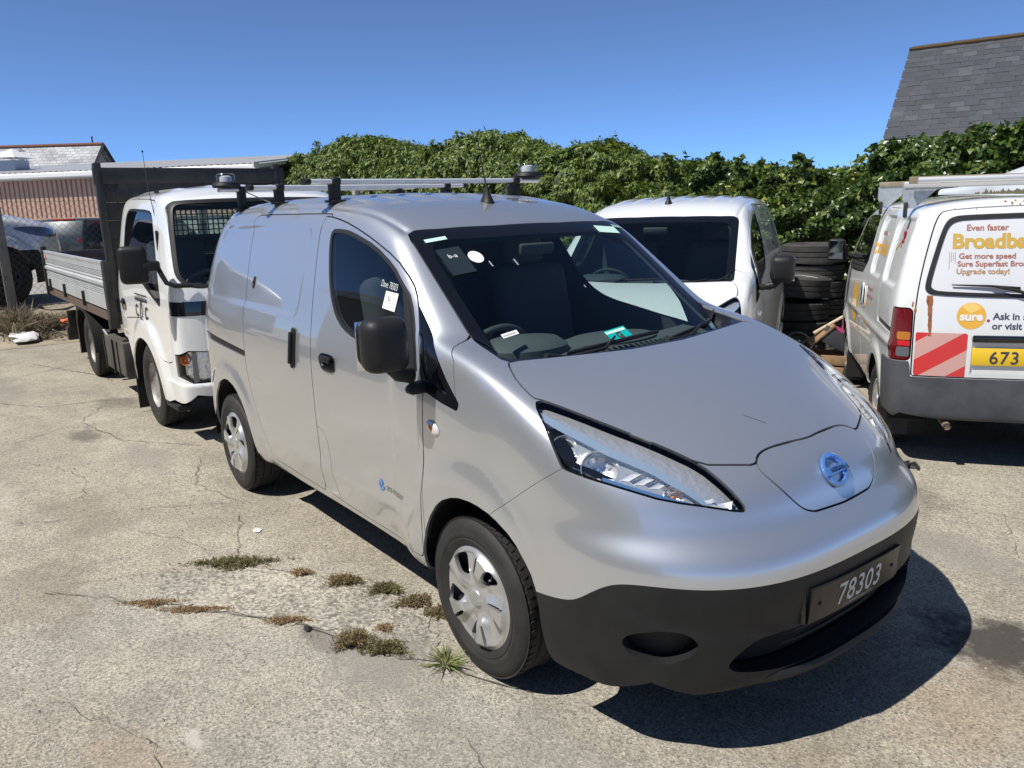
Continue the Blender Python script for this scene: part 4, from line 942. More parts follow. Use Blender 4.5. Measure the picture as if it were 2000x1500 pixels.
for k in range(rows):
    d0=min((k+1)*sh,Lr+.03)
    for j in range(34):
        s_=.02+sw*(j+.5 if k%2==0 else j)+random.uniform(-.003,.003)
        if s_<.12: s_=.12
        base=PL-house.location+ru*s_+hdn*d0+hup*(.010+random.uniform(-.0015,.004))
        y=(-hdn).normalized(); tilt=.024+random.uniform(-.006,.012)
        z=(hup-hdn*tilt*-1.0).normalized() if False else (hup+(-hdn)*tilt).normalized()
        M=frame(base,ru,z)@Matrix.Rotation(random.gauss(0,.006),4,'Z')
        if s_<4.3 and count<300:
            me=random.choices(sml,[5,4,4,1.2])[0]; o=link('slate',me,house); o.matrix_basis=M@Matrix.Rotation(math.pi,4,'Z') if False else M@Matrix.Translation((0,.0,0)); count+=1
            o.matrix_basis=frame(base,-ru,z)@Matrix.Rotation(random.gauss(0,.006),4,'Z')@Matrix.Translation((0,0,0)) if False else o.matrix_basis
        else:
            n=len(restV); 
            for (a,c_) in ((-sw/2+.002,0),(sw/2-.002,0),(sw/2-.002,.26),(-sw/2+.002,.26)): restV.append(tuple(M@Vector((a,c_,.007))))
            restF.append((n,n+1,n+2,n+3))
for me in sml:
    for v in me.vertices: v.co.y=-v.co.y
tag(link('far_slates',npmesh(restV,np.array(restF),False),house,SLM[0]),kind='stuff')
rt=mat('mossy ridge tile',(.30,.15,.06),.85,col2=(.20,.17,.09),scale=9,bump=.3,bscale=60,thr=(.4,.6))
for j in range(20):
    b=BM(); pr=[(.085*math.cos(t),.085*math.sin(t)-.045) for t in np.linspace(0,math.pi,9)]+[(.07*math.cos(t),.07*math.sin(t)-.045) for t in np.linspace(math.pi,0,9)]
    b.prism(pr,.435,frame(hp(.44*j-.01,0,0)+Vector((0,0,.0)),rn,ru)); b.obj('ridge_tile',rt,house)
    b=BM(); b.tube([hp(.44*j+.44,0,0)+Vector((0,0,.025)),hp(.44*j+.45,0,0)+Vector((0,0,.085))],[.02,.008],6); b.obj('ridge_clip',mat('ridge mortar',(.09,.085,.08),.9),house)

# warehouse with ribbed cladding, far left
A=Vector((-26.6,.37,0)); B=Vector((-20.5,5.79,0)); wu=(B-A).normalized(); wn=Vector((wu.y,-wu.x,0)); A=A-wu*9; WL=(B-A).length
wh=empty('warehouse',tuple(A),math.atan2(wu.y,wu.x),'brown rib clad warehouse with white gutter and low grey roof behind the fence','warehouse')
# local: x along the front, y into the building, z up
def ribbed(x0,x1,z0,z1,pitch,dep,y0=0.,axis='x'):
    V=[];F4=[];x=x0
    prof=[]
    while x<x1: prof+= [(x,0),(x+pitch*.62,0),(x+pitch*.70,dep),(x+pitch*.92,dep)]; x+=pitch
    prof.append((x1,0))
    for (a,d_) in prof: V+= [(a,y0+d_,z0),(a,y0+d_,z1)]
    for i in range(len(prof)-1): F4.append((2*i,2*i+2,2*i+3,2*i+1))
    return V,F4
cl=mat('brown cladding',(.54,.37,.285),.6,col2=(.49,.33,.25),scale=1.5)
V,F4=ribbed(0,WL,1.74,2.92,.165,.05); link('cladding',npmesh(V,np.array(F4),False),wh,cl)
V,F4=ribbed(0,8,1.74,3.0,.165,.05); V=[(WL-.0-y if False else WL-y,x+.06,z) for (x,y,z) in V]; link('gable_cladding',npmesh(V,np.array(F4),False),wh,cl)
b=BM(); b.box((WL/2,.09,.87),(WL-.02,.14,1.74)); b.box((WL-.09,4.2,.87),(.14,8,1.74)); b.obj('plinth_wall',mat('painted block wall',(.50,.49,.46),.9,col2=(.44,.43,.40),scale=1),wh)
b=BM(); b.box((WL/2,-.012,1.735),(WL,.04,.05)); b.obj('cladding_sill',mat('sill flashing',(.50,.36,.28),.6),wh)
b=BM(); b.prism(chaikin([(-.09,-.075),(.07,-.085),(.08,.085),(-.09,.085)],1),WL+.3,frame((0,-.17,2.99),(0,-1,0),(1,0,0))); b.obj('gutter',mat('white gutter'),wh)
b=BM(); b.box((WL/2,-.05,2.945),(WL,.16,.03)); b.box((WL/2,-.125,2.90),(WL,.025,.08)); b.obj('soffit',mat('grey soffit',(.42,.42,.40),.7),wh)
b=BM(); b.tube([(WL-.10,-.20,2.9),(WL-.10,-.10,2.7),(WL-.10,-.08,.5)],.045,10); b.obj('downpipe',mat('white gutter'),wh)
rm=mat('grey sheet roof',(.40,.41,.43),.55,col2=(.34,.30,.27),scale=.55,thr=(.5,.7)); 
N_=mat('grey sheet roof').node_tree
V=[];F4=[];x=-.2;k=0
while x<WL+.35:
    for (dx,dz) in ((0,0),(.05,.03),(.10,.03),(.15,0)): V+= [(x+dx,-.19,3.070+dz),(x+dx,6.4,3.72+dz)]
    x+=.2
n=len(V)//2
for i in range(n-1): F4.append((2*i,2*i+2,2*i+3,2*i+1))
roof=link('sheet_roof',npmesh(V,np.array(F4),False),wh,rm)
slab('roof_rear',[(-.2,6.4,3.72),(WL+.3,6.4,3.72),(WL+.3,13,3.0),(-.2,13,3.0)],.04,(0,.1,1),rm,wh)
slab('gable_top',[(WL-.02,0,2.9),(WL-.02,6.4,3.68),(WL-.02,8,3.4),(WL-.02,8,2.9)],.03,(1,0,0),cl,wh)
b=BM(); b.box((WL+.30,3.02,3.37),(.05,6.86,.16),Matrix.Rotation(math.atan2(.66,6.76),3,'X')); b.obj('verge_trim',mat('white gutter'),wh)
# roof vent cowl on the warehouse roof: position measured along the front
def onwh(P): return wh.matrix_basis.inverted()@Vector(P)
wh_m=Matrix.Translation(wh.location)@Matrix.Rotation(wh.rotation_euler.z,4,'Z')
vp=Vector((-29.0,1.0,3.30)); vl=wh_m.inverted()@vp
zz=3.07+.098*(vl.y+.36)
b=BM(); b.box((vl.x,vl.y,zz+.14),(.62,.62,.36)); vent=b.obj('roof_vent',mat('galvanised steel',(.33,.36,.40),.5,.5),wh)
b=BM(); P4=[(-.5,-.5,0),(.5,-.5,0),(.5,.5,0),(-.5,.5,0)]; c0=Vector((vl.x,vl.y,zz+.40)); ap=c0+Vector((0,0,.30))
for i in range(4): b.b.faces.new([b.b.verts.new(c0+Vector(P4[i])),b.b.verts.new(c0+Vector(P4[(i+1)%4])),b.b.verts.new(ap)])
b.b.faces.new([b.b.verts.new(c0+Vector(q)) for q in P4[::-1]]); bmesh.ops.remove_doubles(b.b,verts=b.b.verts[:],dist=1e-4); b.obj('vent_cap',mat('white cap',(.74,.74,.72),.5),vent,smooth=0)
b=BM()
for q in P4: b.box(tuple(c0+Vector(q)*.55-Vector((0,0,.05))),(.04,.04,.16))
b.obj('cap_leg',M_['alu'],vent)
pl=wh_m.inverted()@Vector((-30.6,1.42,0)); z2=3.1+.098*pl.y
b=BM(); b.lathe([(.11,z2-.3),(.11,z2+.45),(.13,z2+.45),(.13,z2+.52),(.05,z2+.52)],14,Matrix.Translation((pl.x,pl.y,0))); fp=b.obj('flue_pipe',mat('galvanised steel'),wh)
b=BM(); b.lathe([(.20,z2+.60),(.02,z2+.70),(0,z2+.70)],14,Matrix.Translation((pl.x,pl.y,0))); b.tube([(pl.x,pl.y,z2+.5),(pl.x,pl.y,z2+.64)],.03,6); b.obj('flue_cap',mat('galvanised steel'),fp)
# second, farther slate house: ridge seen over the warehouse
RL=Vector((-50,-8,0)); 
fh=empty('far_house',(-45,6.85,0),0,'distant house with pale weathered slate roof seen over the warehouse','house')
fu=Vector((.62,.785,0)).normalized(); fn=Vector((.785,-.62,0)).normalized()
def fpnt(s,t,z): return fu*s+fn*t+Vector((0,0,z))
rz=5.42
# weathered slates in courses: too small to tell one by one at this distance
mslate=mat('pale weathered slate',(.40,.41,.42),.7); Nt=mslate.node_tree; Lk=Nt.links; pb=Nt.nodes['Principled BSDF']; tcn=Nt.nodes.new('ShaderNodeTexCoord'); bk=Nt.nodes.new('ShaderNodeTexBrick'); mp=Nt.nodes.new('ShaderNodeMapping'); mp.inputs['Rotation'].default_value=(0,0,0)
bk.inputs['Scale'].default_value=1; bk.inputs['Brick Width'].default_value=.34; bk.inputs['Row Height'].default_value=.22; bk.inputs['Mortar Size'].default_value=.016; bk.inputs['Color1'].default_value=(.46,.47,.48,1); bk.inputs['Color2'].default_value=(.30,.31,.33,1); bk.inputs['Mortar'].default_value=(.17,.17,.17,1)
Lk.new(tcn.outputs['UV'],bk.inputs[0]); no_=Nt.nodes.new('ShaderNodeTexNoise'); no_.inputs['Scale'].default_value=1.1; no_.inputs['Detail'].default_value=8; Lk.new(tcn.outputs['UV'],no_.inputs[0]); mm=Nt.nodes.new('ShaderNodeMixRGB'); mm.blend_type='MULTIPLY'; mm.inputs[0].default_value=.8; rr_=Nt.nodes.new('ShaderNodeValToRGB'); rr_.color_ramp.elements[0].position=.35; rr_.color_ramp.elements[0].color=(.6,.6,.6,1); rr_.color_ramp.elements[1].position=.65; rr_.color_ramp.elements[1].color=(1.15,1.15,1.12,1)
Lk.new(no_.outputs[0],rr_.inputs[0]); Lk.new(bk.outputs[0],mm.inputs[1]); Lk.new(rr_.outputs[0],mm.inputs[2]); Lk.new(mm.outputs[0],pb.inputs['Base Color'])
for nm,sg in (('roof',1),('roof_rear',-1)):
    P=[fpnt(0,0,rz),fpnt(-22,0,rz),fpnt(-22,sg*4.2,rz-4.0),fpnt(0,sg*4.2,rz-4.0)]; o=slab(nm,P,.12,(fn*sg*4+Vector((0,0,4.2))),mslate,fh)
    uvl=o.data.uv_layers.new(name='uv')
    for lp in o.data.loops:
        c=o.data.vertices[lp.vertex_index].co; uvl.data[lp.index].uv=(c.dot(fu),abs(c.dot(fn))*1.38)
b=BM(); b.tube([fpnt(.05,0,rz+.04),fpnt(-22,0,rz+.04)],.09,8); b.obj('ridge',mat('dark red ridge',(.16,.07,.05),.8),fh)
slab('gable',[fpnt(-.25,-4,rz-4.0),fpnt(-.25,4,rz-4.0),fpnt(-.25,0,rz-.15)],.2,fu,mat('mid grey render',(.30,.30,.31),.9),fh)  # one even grey render, shared by gable and wall
b=BM()
for sg in (1,-1): b.tube([fpnt(.06,0,rz+.02),fpnt(.06,sg*4.3,rz-4.1)],.09,4)
b.obj('barge_board',mat('dark barge board',(.035,.035,.04),.6),fh)
b=BM(); b.box(tuple(fpnt(-11,0,1.2)),(21,7.6,2.4),Matrix.Rotation(math.atan2(fu.y,fu.x),3,'Z')); b.obj('wall',mat('mid grey render'),fh)
b=BM(); b.tube([fpnt(-.5,0,rz),fpnt(-.5,0,rz+.42)],.04,6); b.box(tuple(fpnt(-.5,0,rz+.40)),(.22,.06,.05)); b.obj('finial',mat('dark barge board'),fh)
# ---------------------------------------------------------------- hedge along the back: real leaves on a lumpy mass
def leaf_mat(name,dark,mid,light,rough=.38):
    M=mat(name,mid,rough,spec=.55); N=M.node_tree; L=N.links; p=N.nodes['Principled BSDF']; out=[n for n in N.nodes if n.type=='OUTPUT_MATERIAL'][0]
    g=N.nodes.new('ShaderNodeNewGeometry'); r=N.nodes.new('ShaderNodeValToRGB'); e=r.color_ramp.elements
    e[0].color=(*dark,1); e[1].color=(*light,1); e[1].position=.97; x=r.color_ramp.elements.new(.55); x.color=(*mid,1)
    L.new(g.outputs['Random Per Island'],r.inputs[0]); L.new(r.outputs[0],p.inputs['Base Color'])
    t=N.nodes.new('ShaderNodeBsdfTranslucent'); mx=N.nodes.new('ShaderNodeMixShader'); mx.inputs[0].default_value=.28
    hs=N.nodes.new('ShaderNodeHueSaturation'); hs.inputs['Value'].default_value=1.6; hs.inputs['Hue'].default_value=.485; L.new(r.outputs[0],hs.inputs['Color']); L.new(hs.outputs[0],t.inputs[0])
    L.new(p.outputs[0],mx.inputs[1]); L.new(t.outputs[0],mx.inputs[2]); L.new(mx.outputs[0],out.inputs[0]); return M
HB=np.array([(a,b-.10-.17*min(1,max(0,(a+10.5)/3.5))+.13*min(1,max(0,(a+3.7)/.5))) for a,b in [(-22.6,3.0),(-22.07,3.27),(-20.48,3.42),(-18.7,3.65),(-17.16,3.62),(-15.56,3.31),(-13.91,3.0),(-13.03,3.17),(-12.22,3.25),(-11.47,3.28),(-10.63,2.98),(-9.68,2.78),(-9.09,2.83),(-8.54,2.96),(-7.78,2.73),(-7.18,2.6),(-6.63,2.55),(-6.11,2.56),(-5.62,2.44),(-5.25,2.47),(-4.9,2.37),(-4.56,2.37),(-4.24,2.38),(-3.93,2.34),(-3.64,2.36),(-3.37,2.41),(-3.1,2.49),(-2.6,2.51),(-2.19,2.5),(-1.99,2.4),(-1.84,2.31),(-1.68,2.50),(-1.51,2.55),(.5,2.7),(4,2.8)]])
def lump(P,seed=0):
    r=np.random.default_rng(seed); f=np.zeros(len(P))
    for sc,a in ((.55,.5),(1.1,.30),(2.3,.34),(4.5,.30)):
        for _ in range(4):
            k=r.normal(0,1,3); k/=np.linalg.norm(k); f+=a*np.sin(2*math.pi*sc*(P@k)+r.uniform(0,6.28))*.5
    return f
def leaves(name,x0,x1,zb,n,lw,ll,droop,mt,parent,seed,yf=7.0,depth=1.1):
    r=np.random.default_rng(seed)
    x=r.uniform(x0,x1,n); top=np.interp(x,HB[:,0],HB[:,1])
    # surface parameter: front face, shoulder and top
    u=r.beta(1.5,1.0,n)*1.35; z=zb+(top-zb)*np.minimum(u,1); over=np.maximum(u-1,0)/.35
    sh=.42*sstep((z-(top-.55))/.55)
    y=yf+sh+over*depth
    P=np.stack([x,y,z],1); b=lump(P*np.array([1,.6,1]),seed)
    nrm=np.stack([np.zeros(n),-np.cos(over*1.3+sh*1.2),np.sin(over*1.3+sh*1.2)],1)
    g=np.stack([lump(P*np.array([1,.6,1])+d,seed)-b for d in (np.array([.08,0,0]),np.array([0,0,.08]))],1)/.08
    nrm[:,0]-=.35*g[:,0]; nrm[:,2]-=.30*g[:,1]; nrm/=np.linalg.norm(nrm,axis=1,keepdims=True)
    dep=np.minimum(r.exponential(.10,n),.40)*np.where(nrm[:,2]<0,.4,1.)
    P=P+np.stack([np.zeros(n),-np.ones(n),np.zeros(n)],1)*(b*.34)[:,None]*(1-over)[:,None]-nrm*dep[:,None]
    P[:,2]+=over*0+np.where(over>0,b*.06,0)+np.minimum(r.exponential(.02,n),.05)*(over>0)
    # leaf frames
    nn=nrm+r.normal(0,.42,(n,3)); nn/=np.linalg.norm(nn,axis=1,keepdims=True)
    d=r.normal(0,.55,(n,3))+np.array([0,-.25,-droop]); d-=nn*(d*nn).sum(1,keepdims=True); d/=np.maximum(np.linalg.norm(d,axis=1,keepdims=True),1e-6)
    s=np.cross(d,nn); k=r.uniform(.65,1.25,n)[:,None]
    L_,W_=ll*k,lw*k
    # six-point leaf, folded along the rib
    a0=P; a1=P+d*L_*.35+s*W_*.5-nn*W_*-.10; a2=P+d*L_*.35-s*W_*.5+nn*W_*.10; a3=P+d*L_*.52; a4=P+d*L_-nn*L_*.16; 
    V=np.stack([a0,a1,a2,a3-nn*W_*.06,a4],1).reshape(-1,3); i=np.arange(n)*5
    T=np.concatenate([np.stack([i,i+1,i+3],1),np.stack([i,i+3,i+2],1),np.stack([i+3,i+1,i+4],1),np.stack([i+2,i+3,i+4],1)])
    o=link(name,npmesh(V,T,False),parent,mt); tag(o,kind='stuff'); return o
def hedge_core(x0,x1,parent,seed,yf=7.0):
    xs=np.arange(x0,x1+.01,.12); V=[];F4=[]
    tt=np.linspace(0,1,26); n=len(tt)
    for x in xs:
        top=np.interp(x,HB[:,0],HB[:,1])-.20
        for t in tt:
            if t<.7: z=top*t/.7; y=yf+.16+.40*sstep((z-(top-.5))/.5)
            else: z=top; y=yf+.56+(t-.7)/.3*1.2
            V.append((x,y,z))
    V=np.array(V); b=lump(V*np.array([1,.6,1]),seed); V[:,1]-=b*.30*(V[:,2]>.2); 
    m=len(xs)
    for i in range(m-1):
        for j in range(n-1): F4.append((i*n+j,(i+1)*n+j,(i+1)*n+j+1,i*n+j+1))
    return link('branch_mass',npmesh(V,np.array(F4)),parent,mat('hedge inside',(.016,.026,.010),.95,col2=(.036,.044,.018),scale=7))
# loose shoots standing above the clipped line
def shoot(parent,base,h,lean,n,mt,lw,ll,seed):
    r=np.random.default_rng(seed); b=BM(); tip=Vector(base)+Vector((lean,0,h)); mid=Vector(base)+Vector((lean*.3,0,h*.55)); b.tube([base,mid,tip],[.008,.006,.003],5); b.obj('shoot_stem',mat('green brown stem',(.08,.07,.03),.8),parent)
    V=[];T=[]
    for k in range(n):
        t=r.uniform(.0,1.0); p=np.array(base)*(1-t)+np.array(tip)*t+r.normal(0,.045,3)*(1.3-t); d=r.normal(0,1,3)+[0,-.4,-.5]; d/=np.linalg.norm(d); q=r.normal(0,1,3)+[0,-.6,.6]; q-=d*(q@d); q/=np.linalg.norm(q); s=np.cross(d,q); i=len(V); w,l=lw*r.uniform(.7,1.2),ll*r.uniform(.7,1.2)
        V+= [p,p+d*l*.4+s*w*.5+q*w*.1,p+d*l*.4-s*w*.5+q*w*.1,p+d*l*.5,p+d*l-q*l*.15]; T+= [(i,i+1,i+3),(i,i+3,i+2),(i+3,i+1,i+4),(i+2,i+3,i+4)]
    tag(link('shoot_leaves',npmesh(np.array(V),np.array(T),False),parent,mt),kind='stuff')
lm1=leaf_mat('drooping leaf',(.045,.080,.015),(.105,.165,.028),(.23,.29,.055),.48)
lm2=leaf_mat('ivy leaf',(.028,.058,.013),(.062,.112,.022),(.15,.205,.038),.34)
for (nm,x0,x1,n,lab,sd) in (('laurel_bush',-22.3,-14.2,46000,'rounded drooping leaved bush at the far end behind the tipper truck',11),('laurel_bush',-14.6,-9.9,38000,'tallest drooping leaved bush rising behind the roof bars of the silver van',12),('laurel_bush',-10.3,-5.4,44000,'broad drooping leaved bush behind the roof of the white electric van',13)):
    h=empty(nm,((x0+x1)/2,7.6,0),0,lab,'bush','bushes along the back of the yard'); h.matrix_basis=Matrix.Translation(((x0+x1)/2,7.6,0))
    hedge_core(x0,x1,h,sd); leaves('foliage',x0,x1,1.1,n,.046,.122,1.1,lm1,h,sd)
    r0=np.random.default_rng(sd+100)
    for k in range(int((x1-x0)*3.2)):
        x=r0.uniform(x0+.5,x1-.5); shoot(h,(x,r0.uniform(7.2,7.9),float(np.interp(x,HB[:,0],HB[:,1]))-.08),r0.uniform(.10,.26),r0.normal(0,.05),int(r0.uniform(25,55)),lm1,.046,.13,int(sd*50+k))
    for ch in h.children:
        ch.matrix_parent_inverse=Matrix.Translation((-(x0+x1)/2,-7.6,0))
ivy=empty('ivy_hedge',(-1.5,7.4,0),0,'dark glossy ivy hedge behind the tyre stacks and the lettered van','hedge')
hedge_core(-5.9,4,ivy,14); leaves('foliage',-5.9,4,.25,84000,.058,.072,.60,lm2,ivy,14)
leaves('young_foliage',-5.0,1,1.0,700,.075,.09,.4,leaf_mat('young leaf',(.16,.20,.03),(.24,.28,.05),(.36,.38,.08),.4),ivy,15,yf=6.93)
for i,(x,h,le,n,z0) in enumerate([(-5.45,.20,.03,26,2.20),(-5.05,.24,.05,34,2.10),(-4.62,.14,-.03,20,2.10),(-4.1,.22,.04,30,2.08),(-3.95,.14,.03,16,2.08),(-6.3,.16,-.04,20,2.28),(-1.72,.34,-.12,90,2.12),(-1.62,.30,.05,90,2.12),(-1.48,.30,.10,90,2.14),(-1.80,.22,.02,70,2.05),(-3.05,.12,.04,20,2.2)]): shoot(ivy,(x,7.25,z0),h,le,int(n*2.2),lm2,.085,.10,30+i)
for ch in ivy.children: ch.matrix_parent_inverse=Matrix.Translation((1.5,-7.4,0))
# ---------------------------------------------------------------- fence on the left
fx=-12.3; zb=.36
fence=empty('chain_link_fence',(fx,0,zb),0,'chain link fence with a concrete post at the left edge, above the weedy bank','fence')
b=BM(); b.box((0,-1.13,.82),(.13,.13,1.95),Matrix.Rotation(.01,3,'X'),.012); b.obj('fence_post',mat('concrete post',(.30,.28,.24),.9,col2=(.20,.185,.155),scale=6,bump=.3,bscale=60),fence)
for y in (1.9,4.9,-4.1):
    b=BM(); b.box((0,y,.82),(.13,.13,1.95),None,.012); b.obj('fence_post',mat('concrete post'),fence)
b=BM(); y0,y1,hh=-4.1,6.5,1.68; p=.105
wires=[]
k=y0-hh
V=[];T=[]
def thin(a,c,w=.0026):
    a,c=np.array(a),np.array(c); d=(c-a)/np.linalg.norm(c-a); s=np.cross(d,[1,0,0]); i=len(V)
    for q in (a,c): V.extend([q+s*w,q-s*w*.5+np.array([w*.87,0,0]),q-s*w*.5-np.array([w*.87,0,0])])
    for j in range(3): T.append((i+j,i+(j+1)%3,i+3+(j+1)%3,i+3+j))
while k<y1:
    a,c=max(k,y0),min(k+hh,y1)
    if c>a:
        thin((0,a,a-k),(0,c,c-k)); thin((.006,a,hh-(a-k)),(.006,c,hh-(c-k)))
    k+=p
for z in (.05,.85,1.66): thin((.004,y0,z),(.004,y1,z),.002)
tag(link('wire_mesh',npmesh(np.array(V),np.array(T),False),fence,mat('galvanised wire',(.10,.105,.11),.5,.4)),kind='stuff')
b.b.free()
# ---------------------------------------------------------------- second van of the same make, white, standing at an angle behind
def copy_van(src,loc,rz,paint_from,paint_to,skip):
    r=src.copy(); COL.objects.link(r); r.location=loc; r.rotation_euler=(0,0,rz)
    def rec(o,par):
        if any(o.name.startswith(q) for q in skip): return
        c=o.copy(); COL.objects.link(c); c.parent=par
        for sl_ in c.material_slots:
            if sl_.material and sl_.material.name==paint_from: sl_.link='OBJECT'; sl_.material=M_[paint_to]
        for ch in list(o.children): rec(ch,c)
    for ch in list(src.children): rec(ch,r)
    return r
van2=copy_van(van,(-1.963,2.069,0),-1.044,'silver metallic paint','white',('roof_bar','beacon','number_plate')); van2.name='panel_van'; van2.scale=(1,1,.975)
tag(van2,'white electric panel van parked at an angle between the silver van and the hedge','van')
# the silver van has lost its passenger side mirror
for o in [c for d_ in van.children if d_.name.startswith('front_door') for c in d_.children if c.name.startswith('door_mirror') and sum(v.co.y for v in c.data.vertices)>0]:
    for ch in list(o.children): bpy.data.objects.remove(ch)
    bpy.data.objects.remove(o)
scratches(van)
# papers and stickers on the screens
def sticker(name,S,root,y,z,w,h,mt,rot=0.,round_=False,inside=.006,txt=None):
    x0=1.5; p,n=S.ray((x0,y,z),(-1,0,0),3.5); M=frame(p+n*(.003),(0,1,0),n)@Matrix.Rotation(rot,4,'Z')
    b=BM()
    if round_: b.prism([(w/2*math.cos(t),h/2*math.sin(t)) for t in np.linspace(0,2*math.pi,29)[:-1]],.001,M)
    else: b.prism([(-w/2,-h/2),(w/2,-h/2),(w/2,h/2),(-w/2,h/2)],.001,M)
    o=b.obj(name,mt,root); return o,M
glass_o=[c for c in van.children if c.name.startswith('windscreen')][0]
sticker('sticker',VAN,glass_o,-.535,1.622,.105,.022,M_['pale sticker'])
sticker('sticker',VAN,glass_o,.475,1.625,.15,.055,M_['pale sticker'],.0)
sticker('sticker',VAN,glass_o,.585,1.636,.07,.022,mat('faint sticker',(.30,.42,.40),.5))
sticker('round_sticker',VAN,glass_o,-.415,1.545,.070,.078,M_['white print'],round_=True)
o,M=sticker('tax_notice',VAN,glass_o,-.515,1.535,.115,.17,mat('smoked notice',(.016,.026,.032),.4))
text_on('notice_scrawl','b-a',.036,M@Matrix.Translation((0,.02,.0015)),o,M_['white print']); 
for (y,z,w,h) in ((-.37,1.515,.006,.035),(-.245,1.515,.006,.04),(.0,1.40,.004,.016)): sticker('scratch_mark',VAN,glass_o,y,z,w,h,mat('faint mark',(.35,.40,.42),.5))
# teal permit card and label lying at the foot of the screen
o,M=sticker('permit_card',VAN,glass_o,-.045,1.222,.125,.060,M_['teal'],.12)
b=BM(); b.prism([(-.062,.008),(.055,.008),(.055,.022),(-.062,.022)],.0012,M@Matrix.Translation((0,0,.001))); b.obj('card_band',M_['pale sticker'],o)
text_on('card_letter','G',.048,M@Matrix.Translation((.0,-.028,.0022)),o,M_['ink'],bold=.003)
o,M=sticker('barcode_label',VAN,glass_o,-.52,1.262,.075,.022,M_['paper'],.05)
b=BM()
for k in range(9): b.prism([(-.03+k*.0065,-.006),(-.027+k*.0065,-.006),(-.027+k*.0065,.003),(-.03+k*.0065,.003)],.0006,M@Matrix.Translation((0,0,.001)))
b.obj('barcode',M_['ink'],o)
# note and crayon writing in the side window
dw=[c for d_ in van.children if d_.name.startswith('front_door') for c in d_.children if c.name.startswith('door_window')]
dw=[c for c in dw if c.data.vertices[0].co.y<0][0]
def on_glass(x,z,o=.003): p,n=VAN.on_side(x,z,-1); return p-n*(.006-o)
p=on_glass(-.665,1.385); n=VAN.on_side(-.665,1.385,-1)[1]; M=frame(p,(1,0,0),n)
b=BM(); b.prism([(-.055,-.037),(.05,-.045),(.055,.032),(-.05,.038)],.001,M); nt_=b.obj('paper_note',M_['paper'],dw)
text_on('note_writing','Su',.03,M@Matrix.Translation((-.01,-.005,.0015)),nt_,M_['ink'])
b=BM()
for k in (-.012,.012,-.030): b.prism([(-.045,k),(.045,k-.003),(.045,k-.0018),(-.045,k+.0012)],.0005,M@Matrix.Translation((0,0,.001)))
b.obj('note_line',M_['ink'],nt_)
text_on('window_writing','Dave 78303',.042,frame(on_glass(-.70,1.432),(1,0,-.10),n),dw,mat('crayon',(.55,.60,.60),.7),sx=.7)
# zero emission lettering low on the front door
fdr=[d_ for d_ in van.children if d_.name.startswith('front_door') and d_.data.vertices[0].co.y<0][0]
def side_pt(S,side,off=.002): return lambda x,z:(lambda pn:pn[0]+pn[1]*off)(S.on_side(x,z,side))
sp=side_pt(VAN,-1)
badge_o=text_on('door_lettering','zero emission',.044,None,fdr,mat('grey chrome lettering',(.22,.24,.26),.25,.8),wrap=lambda x,y:VAN.side_pts(-.655+x,.566+y,-1,.002),align='LEFT',sx=.66)
b=BM(); r_=random.Random(3)
for k in range(9):
    a=k*.7; rr_=.006+.0022*k; c=sp(-.700+rr_*math.cos(a),.583+rr_*math.sin(a)*1.1); b.lathe([(.009,0),(.008,.002),(0,.003)],8,frame(c,(1,0,0),(0,-1,0)))
b.obj('blue_emblem',M_['blue badge'],fdr)
# ---------------------------------------------------------------- lettered white van on the right, tail towards us (frame: rear axle at 0, x forward)
kS=spl([.2,.34,.6,.9,1.1,1.3,1.55,1.7,1.85],[.05,.022,.0,.0,.010,.042,.092,.135,.19])
kX=spl([.2,.35,.6,.9,1.1,1.35,1.6,1.72,1.9],[-.66,-.685,-.69,-.682,-.66,-.61,-.555,-.52,-.44])
kN=spl([.2,.4,.65,.8,.95,1.1,1.4,1.7,1.9],[2.66,2.70,2.70,2.66,2.50,2.32,2.03,1.74,1.55])
def kF(P):
    x=P[...,0]; y=np.abs(P[...,1]); z=P[...,2]
    ys=.728-kS(z)-.04*sstep((x-1.9)/.9)
    ys=ys-.020*sstep(.5-rrect(x,z,.18,.70,1.165,1.595,.07)/.035)-.020*sstep(.5-rrect(x,z,-.47,.06,1.165,1.595,.07)/.035)
    for cx in (0.,1.95):
        r=np.hypot(x-cx,z-.30); ys=ys+.014*sstep((.46-r)/.10)*(z>.0)
    ys=ys+.010*np.exp(-((z-.80)/.03)**2)*sstep((1.9-x)/.2)
    A=y-ys
    gut=-.010*np.exp(-((y-.60)/.012)**2)
    Rf=z-(1.745-.055*(y/.6)**2.4-.03*sstep((x-1.2)/.6)-.03*((x-.5)/1.2)**2)-gut
    Cx=(kX(z)+.045*(y/.70)**4-x)/1.02
    Nn=(x-kN(z)+.10*(y/.7)**3)/1.3
    F=smax(smax(smax(A,Rf,.055),Cx,.055),Nn,.06)
    return smax(F,.335-z,.02)
